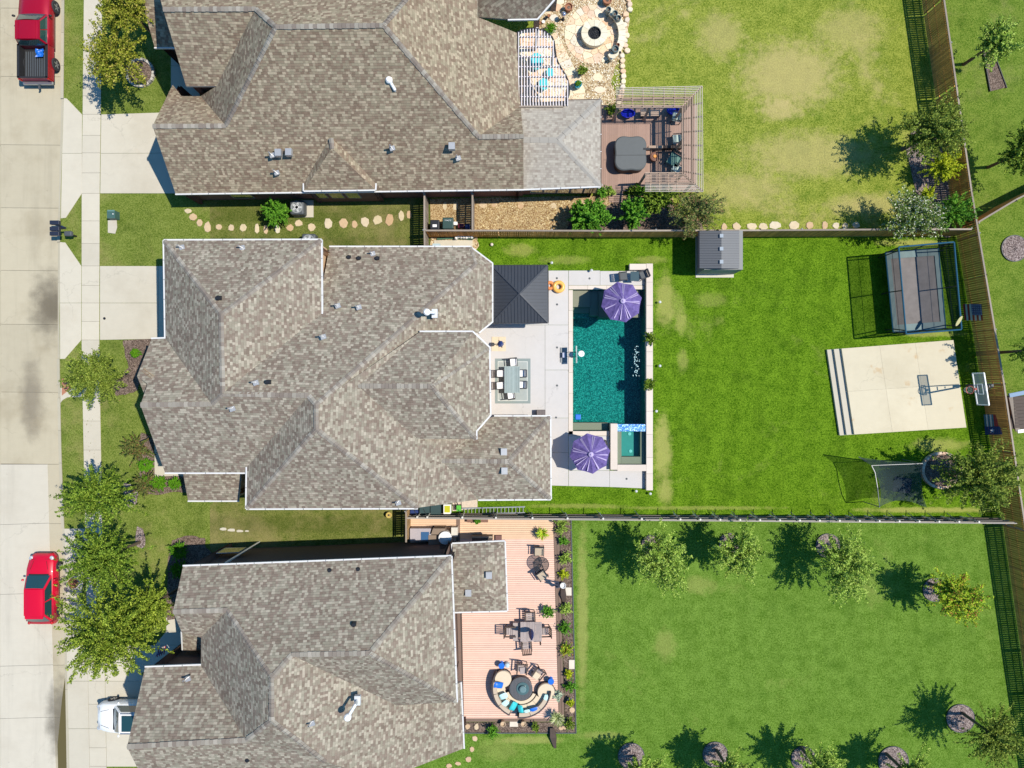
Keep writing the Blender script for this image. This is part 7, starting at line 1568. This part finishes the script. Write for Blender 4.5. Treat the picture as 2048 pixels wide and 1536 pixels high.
def bedring(px, py, rpx, label, ringm=None, h=.06, ry=None, fill=None, name='tree_bed', blocks=26):
    c = P(px, py); o = thing(name, label, 'tree bed', (c.x, c.y, 0)); r = rpx/S; m = MB(); prof = [(r*.98, 0), (r*.97, h), (r*.8, h+.015), (r*.6, h+.03), (r*.4, h+.035), (r*.2, h+.05), (0, h+.05)]
    m.lathe(prof, 36, c.x, c.y, 1, (ry or rpx)/rpx); m.v = [(a+random.uniform(-.02, .02), b+random.uniform(-.02, .02), z+random.uniform(-.02, .03)*(z > 0)) for a, b, z in m.v]; m.build('mulch', fill or M_mulchp, o)
    if ringm:
        n = blocks
        for k in range(n):
            a = 6.283*k/n; m = MB(); w_ = 6.283*r/n*.93; m.box(0, 0, 0, w_, .16, h+.12+random.uniform(-.02, .03)); b = m.mesh('block', ringm); inst('block', b, (c.x+(r+.05)*math.cos(a), c.y+(r+.05)*math.sin(a)*(ry or rpx)/rpx, 0), o, a+math.pi/2+random.uniform(-.06, .06))
    else: MB().lathe([(r, 0), (r+.02, h+.03), (r-.02, h+.03), (r-.03, 0)], 36, c.x, c.y, 1, (ry or rpx)/rpx).build('edging', M_dgrey, o)
    return o
M_blk = stonemat('bed_block', [(0.20, 0.19, 0.18), (0.38, 0.36, 0.32), (0.52, 0.48, 0.42)]); M_blk2 = stonemat('bed_block_tan', [(0.50, 0.32, 0.22), (0.62, 0.46, 0.34), (0.68, 0.56, 0.44)])
bedring(282, 147, 25, 'round black mulch bed edged with grey stones below the top left tree', M_blk, fill=M_mulch); bedring(1880, 940, 36, 'large mulch ring edged with tan blocks left of the lower right tree', M_blk2, .12, 33, M_mulch, blocks=34)
for a in ((1868, 1179, 23, 'mulch circle with black edging under the yellowish tree'), (1920, 1436, 28, 'mulch circle with black edging in the lower right lawn corner'), (1262, 1511, 26, 'mulch circle leftmost along the bottom picture edge'), (1430, 1508, 25, 'mulch circle second from left along the bottom picture edge'),
          (1606, 1516, 24, 'mulch circle third from left along the bottom picture edge'), (1786, 1522, 30, 'mulch circle fourth from left along the bottom picture edge'), (1655, 1091, 24, 'mulch circle under the third tree along the rail fence'), (1302, 1090, 20, 'mulch circle under the first tree along the rail fence'), (1458, 1086, 20, 'mulch circle under the second tree along the rail fence'), (2028, 497, 26, 'mulch circle right of the tall plank fence at the picture edge')): bedring(*a)
o = thing('tree_bed', 'narrow rectangular mulch bed with black edging beyond the tall plank fence', 'tree bed', P(1990, 140)); MB().prism(G([(1964, 95), (1982, 92), (2012, 175), (1980, 183)]), 0, .05).build('mulch', M_mulch, o)
for a, b in (((1964, 95), (1980, 183)), ((1982, 92), (2013, 176))): MB().bar(P(*a, .05), P(*b, .05), .05, .12).build('edging', M_black, o)
# street and front yard trees
tree('maple_tree', 251, 15, 4.2, 52, 'olive green tree at the very top beside the upper left roof', L_yel, 140, 40, .18, .10, 'young trees along the sidewalk', droop=.1)
tree('maple_tree', 228, 115, 3.8, 56, 'yellow green tree above the sidewalk next to the stone ringed bed', L_yel, 120, 40, .18, .09, 'young trees along the sidewalk', ry=66, droop=.1)
tree('live_oak', 190, 757, 3.0, 58, 'round olive tree over the sidewalk below the middle driveway', L_olive, 190, 44, .15, .08, 'young trees along the sidewalk', ry=50, lump=.12)
tree('live_oak', 198, 992, 4.0, 62, 'dark green tree over the sidewalk above the manhole cover', L_oak, 170, 50, .17, .07, 'young trees along the sidewalk', ry=56, lump=.3)
tree('live_oak', 205, 1116, 4.2, 74, 'dark green tree just below the first dark green sidewalk tree', L_oak, 190, 50, .17, .07, 'young trees along the sidewalk', ry=60, lump=.3)
tree('live_oak', 218, 1262, 5.0, 96, 'largest wide spreading tree over the sidewalk and bottom driveway', L_vivid, 300, 56, .17, .06, 'young trees along the sidewalk', ry=80, droop=.08, trunk=.14, limbs=16, lump=.35)
tree('live_oak', 300, 1212, 4.2, 42, 'green tree squeezed between largest tree and the bottom house', L_vivid, 120, 44, .16, .07, 'young trees along the sidewalk', ry=56, lump=.3)
# yards
tree('oak_tree', 1866, 262, 3.3, 66, 'dark green tree overhanging the tall plank fence in the top right yard', L_olive, 210, 46, .17, .09, ry=58, trunk=.12)
tree('lemon_cypress', 1886, 334, 1.4, 31, 'bright yellow green bush below the dark tree at the top right', L_lemon, 130, 40, .12, .09, cat='bush', Rz=1.2, trunk=.05)
tree('lemon_cypress', 1855, 388, .8, 14, 'small yellow green bush in the curved bed by the fence corner', L_lemon, 60, 30, .10, .1, cat='bush', Rz=.6, trunk=.03)
tree('crape_myrtle', 1822, 432, 2.4, 56, 'crape myrtle with white flowers above the trampoline', L_myr, 190, 40, .15, .09, ry=46)
tree('holly_bush', 1905, 424, 1.6, 30, 'bright green bush between the white flowering myrtle and the fence', L_bright, 130, 40, .13, .09, cat='bush', ry=32, Rz=1.4, trunk=.05)
tree('crape_myrtle', 1387, 428, 2.2, 50, 'loose olive myrtle hanging over the fence left of the shed', L_myr2, 150, 36, .15, .10, ry=44)
tree('holly_bush', 1179, 433, 1.3, 40, 'large round glossy green bush below the hot tub deck', L_bright, 190, 44, .15, .09, cat='bush', ry=33, Rz=1.2, trunk=.06, lump=.1, asp=.7)
tree('holly_bush', 1265, 428, 1.3, 25, 'glossy green bush second from left behind the pool fence', L_bright, 130, 40, .15, .09, cat='bush', ry=30, Rz=1.1, trunk=.05, asp=.7)
tree('holly_bush', 1312, 402, 1.3, 32, 'dark glossy bush below the bottom slats of the square pergola', L_oak, 140, 40, .15, .1, cat='bush', ry=22, Rz=1.0, trunk=.05, asp=.7)
tree('holly_bush', 553, 425, 1.0, 26, 'round glossy bush left of the air conditioner on its pad', L_bright, 150, 40, .13, .09, cat='bush', ry=24, Rz=.9, trunk=.05, lump=.1)
tree('oak_tree', 1991, 84, 3.0, 38, 'slim green tree in the narrow bed beyond the tall fence', L_fresh, 130, 40, .17, .10, 'trees of the far right neighbour', ry=45)
tree('oak_tree', 2052, 300, 3.4, 44, 'green tree cut by the right picture edge below the slim tree', L_oak, 130, 40, .18, .10, 'trees of the far right neighbour', ry=52)
tree('oak_tree', 2075, 700, 3.8, 45, 'tree just entering the right picture edge level with the hoop', L_oak, 100, 36, .18, .10, 'trees of the far right neighbour')
tree('oak_tree', 1954, 955, 3.2, 74, 'wide olive tree beside the ring of tan blocks in the main yard', L_olive, 230, 46, .18, .085, ry=60, trunk=.12, limbs=14)
GT = 'young trees on the bottom lawn'
tree('elm_tree', 1322, 1116, 3.1, 56, 'first pale green tree from the left along the rail fence', L_fresh, 150, 52, .16, .09, GT, ry=64, inner=.25)
tree('elm_tree', 1478, 1106, 2.9, 48, 'second pale green tree from the left along the rail fence', L_fresh, 140, 52, .16, .09, GT, ry=50)
tree('elm_tree', 1692, 1130, 3.1, 58, 'third pale green tree from the left along the rail fence', L_fresh, 160, 52, .16, .09, GT, ry=62)
tree('elm_tree', 1912, 1192, 2.8, 50, 'yellowish tree with rusty tips on the bottom lawn near the right fence', L_gold, 150, 52, .16, .09, GT, ry=46)
tree('elm_tree', 1990, 1474, 3.2, 56, 'dark feathery tree in the bottom right corner of the lawn', L_olive, 200, 40, .15, .06, GT, ry=58, inner=.2)
for k, (x, y, r) in enumerate(((1285, 1560, 46), (1460, 1548, 44), (1640, 1543, 48), (1822, 1556, 44))):
    tree('elm_tree', x, y, 2.9, r, ['leftmost', 'second from left', 'third from left', 'fourth from left'][k]+' pale tree peeping up from the bottom picture edge', L_fresh, 140, 52, .16, .09, GT)
# front beds
for x, y, r, lb in ((292, 930, 13, 'round clipped boxwood right of the upper spiky shrub'), (292, 962, 11, 'half hidden round boxwood behind the lower spiky shrub'), (319, 966, 14, 'middle round clipped boxwood below the pale entry slab'), (350, 967, 12, 'round clipped boxwood next to the small porch roof'), (272, 706, 8, 'tiny green plant in the mulch bed below the middle driveway'),
                 (357, 1102, 17, 'round clipped bush at the upper left corner of the bottom house'), (360, 1140, 18, 'second clipped bush in the shade left of the bottom house')):
    tree('boxwood', x, y, .45, r, lb, L_boxw, 150, 26, .09, .05, 'clipped bushes in the front beds', cat='bush', Rz=.42, trunk=.03, lump=.03, inner=.55)
tree('spiky_shrub', 274, 895, .9, 30, 'spiky brownish shrub in the upper front bed', L_rust, 60, 44, .13, .035, 'spiky shrubs in the front beds', cat='shrub', Rz=1.0, inner=.1, trunk=.05)
tree('spiky_shrub', 289, 970, .8, 26, 'spiky brownish shrub in the lower front bed', L_rust, 50, 40, .13, .035, 'spiky shrubs in the front beds', cat='shrub', Rz=.9, inner=.1, trunk=.05)
# plants by the patio and decks
def plant(px, py, r, label, mt=L_bright, h=.35, potm=None, pr_=.18, group='potted plants along the terrace', n=46, size=.11, z0=.0, blade=False, name='potted_plant', cat='plant'):
    c = P(px, py, h+.3); o = thing(name, label, cat, (c.x, c.y, 0), group); rng = np.random.RandomState(int(px*3+py)); R = r/S
    if potm is not None: MB().lathe([(pr_*.7, z0), (pr_, z0+h), (pr_*.85, z0+h), (pr_*.8, z0+h*.85), (0, z0+h*.85)], 14, c.x, c.y).build('pot', potm, o)
    if blade:
        m = MB()
        for k in range(n):
            a = rng.uniform(0, 6.283); e = rng.uniform(.15, 1.0); L = R*rng.uniform(.8, 1.1); d = Vector((math.cos(a), math.sin(a), 0)); s = Vector((-d.y, d.x, 0))*.022; b0 = Vector((c.x, c.y, z0+h)); pts_ = [b0+d*L*f*math.cos(e*.6)+Vector((0, 0, (R*.9*math.sin(e*1.3))*(f-.55*f*f)*1.6)) for f in (0, .35, .7, 1)]
            for p, q, w0, w1 in zip(pts_, pts_[1:], (1, 1.2, .8), (1.2, .8, .1)): m.face([p-s*w0, p+s*w0, q+s*w1, q-s*w1])
        m.build('leaves', mt, o)
    else:
        p, _ = shoots(rng, R, R*.8, n, 14, .12, .05, .2); p[:, 2] = np.maximum(p[:, 2], -.1)+z0+h+.1; me = leaf_mesh('leaves', mt, p, size, .4, .55, rng); l = bpy.data.objects.new('leaves', me); COL.objects.link(l); l.parent = o
    return o
M_pot_d = mat('charcoal_pot', (0.05, 0.055, 0.06), .5); M_pot_t = mat('tan_pot', (0.48, 0.36, 0.24), .7); M_pot_w = mat('white_pot', (.6, .6, .6), .4)
GB = 'plants in the bed right of the terrace'
for x, y, r, lb, mt, pm_, bl in ((1123, 1052, 18, 'pale leafy plant at the top end of the bed beside the terrace', L_fresh, None, False), (1127, 1083, 10, 'small round green plant second from the top of the terrace bed', L_bright, None, False), (1131, 1118, 13, 'green plant with red pot third from the top of the terrace bed', L_fresh, M_terra, False), (1127, 1150, 10, 'small bright round plant fourth from the top of the terrace bed', L_lemon, None, False),
        (1133, 1220, 13, 'bluish green plant above the square black pot in the terrace bed', L_fresh, M_pot_d, False), (1133, 1258, 14, 'bushy plant in dark pot level with the weathered table', L_bright, M_pot_d, False), (1134, 1301, 14, 'leafy plant with rusty blooms level with the lower armchairs', L_gold, M_pot_d, False), (1138, 1351, 8, 'small bright plant below the pale paver in the terrace bed', L_lemon, M_pot_d, False),
        (1142, 1376, 12, 'round green plant level with the right blue side table', L_bright, M_pot_d, False), (1141, 1408, 8, 'small pale succulent near the lower end of the terrace bed', L_lemon, M_pot_w, False), (1138, 1451, 13, 'dark green plant in the lower right corner of the terrace bed', L_oak, M_pot_d, False)):
    plant(x, y, r, lb, mt, .35, pm_, .20, GB)
plant(1085, 1067, 15, 'spiky yellow green bromeliad near the top right of the terrace', L_gold, .35, M_pot_d, .2, n=70, z0=.17, blade=True)
plant(1097, 1224, 13, 'potted green plant on the terrace above the bed corner', L_bright, .35, M_pot_d, .27, z0=.17)
plant(1117, 1392, 9, 'pale silvery succulent pressed against the right end of the sofa', leafmat('leaf_silver', (.25, .32, .22), (.42, .52, .38), (.6, .68, .5)), .35, M_pot_w, .15, z0=.17)
plant(1114, 1440, 17, 'spiky yucca with pale leaf tips at the lower right corner of the terrace', leafmat('leaf_yucca', (.10, .15, .03), (.28, .34, .12), (.60, .60, .35)), .6, M_pot_t, .16, n=110, blade=True)
plant(985, 1466, 13, 'bright green bush on the edging strip below the curved sofa', L_bright, .4, M_pot_d, .28)
plant(1070, 1457, 9, 'dark green plant left of the yucca in the bottom edging strip', L_oak, .3, None)
plant(1206, 384, 12, 'small dark potted shrub at the sunroom corner left of the deck', L_bright, .3, M_pot_d, .2, 'plants around the hot tub deck'); plant(1222, 381, 9, 'small leafy plant second at the bottom edge of the hot tub deck', L_fresh, .3, M_pot_d, .15, 'plants around the hot tub deck')
plant(1266, 378, 11, 'dark leafy plant third at the bottom edge of the hot tub deck', L_oak, .3, M_pot_d, .2, 'plants around the hot tub deck'); plant(1281, 379, 13, 'dark leafy plant next to the lower pergola corner', L_bright, .3, M_pot_d, .2, 'plants around the hot tub deck'); plant(1224, 216, 15, 'tall dark leafy plant at the upper left corner of the hot tub deck', L_oak, .5, M_pot_d, .2, 'plants around the hot tub deck')
plant(1101, 54, 11, 'round clipped green ball plant left of the wavy pergola top', L_boxw, .35, None, group='ball plants of the flagstone patio', n=90, size=.08); plant(1166, 137, 9.5, 'dark round topiary below the flagstone circle', L_oak, .5, M_pot_d, .15, 'ball plants of the flagstone patio', n=80, size=.09); plant(1157, 164, 6, 'green plant in bright turquoise pot', L_bright, .5, mat('turquoise_glaze', (0.02, 0.28, 0.42), .2), .25, 'ball plants of the flagstone patio')
for x, y, lb in ((1300, 677, 'leafy dark plant in a planter hooked on the raised pool wall, upper one'), (1298, 768, 'leafy dark plant in a planter hooked on the raised pool wall, lower one')):
    o = plant(x, y, 12, lb, L_oak, .30, M_pot_d, .26, 'planters on the raised pool wall', z0=.40, size=.14, n=60)
plant(955, 1041, 6, 'little green herbs growing in the long brown planter box', L_bright, .25, None, .1, None, z0=.3, name='herb')
# pots and stones in the lower edging strip
for x, y, r, mt, lb in ((1006, 1448, .17, M_pot_t, 'tan round jar left of the white paver below the sofa'), (1047, 1448, .17, M_pot_t, 'tan round jar right of the white paver below the sofa'), (1126, 1171, .19, M_pot_w, 'white curved jar in the bed near the folded screen')):
    pot(x, y, r, .5, mt, lb, False, 0.05, 'jars in the terrace beds', 'jar')
fs = bpy.data.objects['planting_bed']; ORG[fs.name] = Vector((0, 0, 0))
for s in ((953, 1452, 5, 7), (935, 1452, 5, 6), (1144, 1419, 6, 6), (1130, 1452, 7, 5), (1121, 1455, 5, 4)): MB().slab(G(stone_poly(*s)), 0, .13, .02).build('stone', M_step2, fs)
dl = thing('driftwood', 'twisted dark driftwood lying on the grass below the yucca', 'driftwood', P(1107, 1478)); rng = random.Random(3); m = MB()
for k in range(9): a = rng.uniform(-4, 4); m.tube([P(1101+a*.8+3, 1456, .2+.05*rng.random()), P(1106+a*1.2, 1474, .3), P(1110+a*.4, 1496, .1)], [.05, .08, .03], 6)
m.build('branch', M_dwood, dl)
dl = thing('driftwood', 'twisted dark driftwood standing in the bed below the white jar', 'driftwood', P(1127, 1190)); m = MB()
for k in range(9): a = rng.uniform(-4, 4); m.tube([P(1126+a, 1176, .2), P(1127+a*1.2, 1190, .4), P(1128+a*.6, 1204, .2)], [.05, .07, .03], 6)
m.build('branch', M_dwood, dl)
# leafy ground cover in the alley and fallen bits
def litter(name, poly, n, mt, size, z=.03, seed=1):
    rng = np.random.RandomState(seed); xs = [p[0] for p in poly]; ys_ = [p[1] for p in poly]; q = []
    while len(q) < n:
        x, y = rng.uniform(min(xs), max(xs)), rng.uniform(min(ys_), max(ys_)); c = P(x, y); q.append((c.x, c.y, z+rng.uniform(0, .03)))
    me = leaf_mesh(name, mt, np.array(q), size, .92, .7, rng); o = bpy.data.objects.new(name, me); COL.objects.link(o); tag(o, kind='stuff')
litter('fallen_leaves', [(130, 700), (300, 700), (300, 1060), (130, 1060)], 260, L_rust, .07, .04, 3)
litter('pebbles', [(1088, 0), (1250, 0), (1250, 215), (1088, 215)], 2600, leafmat('pebble_mix', (.30, .20, .10), (.62, .52, .36), (.85, .80, .68), tr=0), .10, .04, 4)
litter('straw', [(962, 395), (1140, 395), (1140, 472), (962, 472)], 1500, leafmat('straw_mix', (.20, .13, .05), (.45, .33, .15), (.68, .58, .36), tr=0), .10, .03, 5)
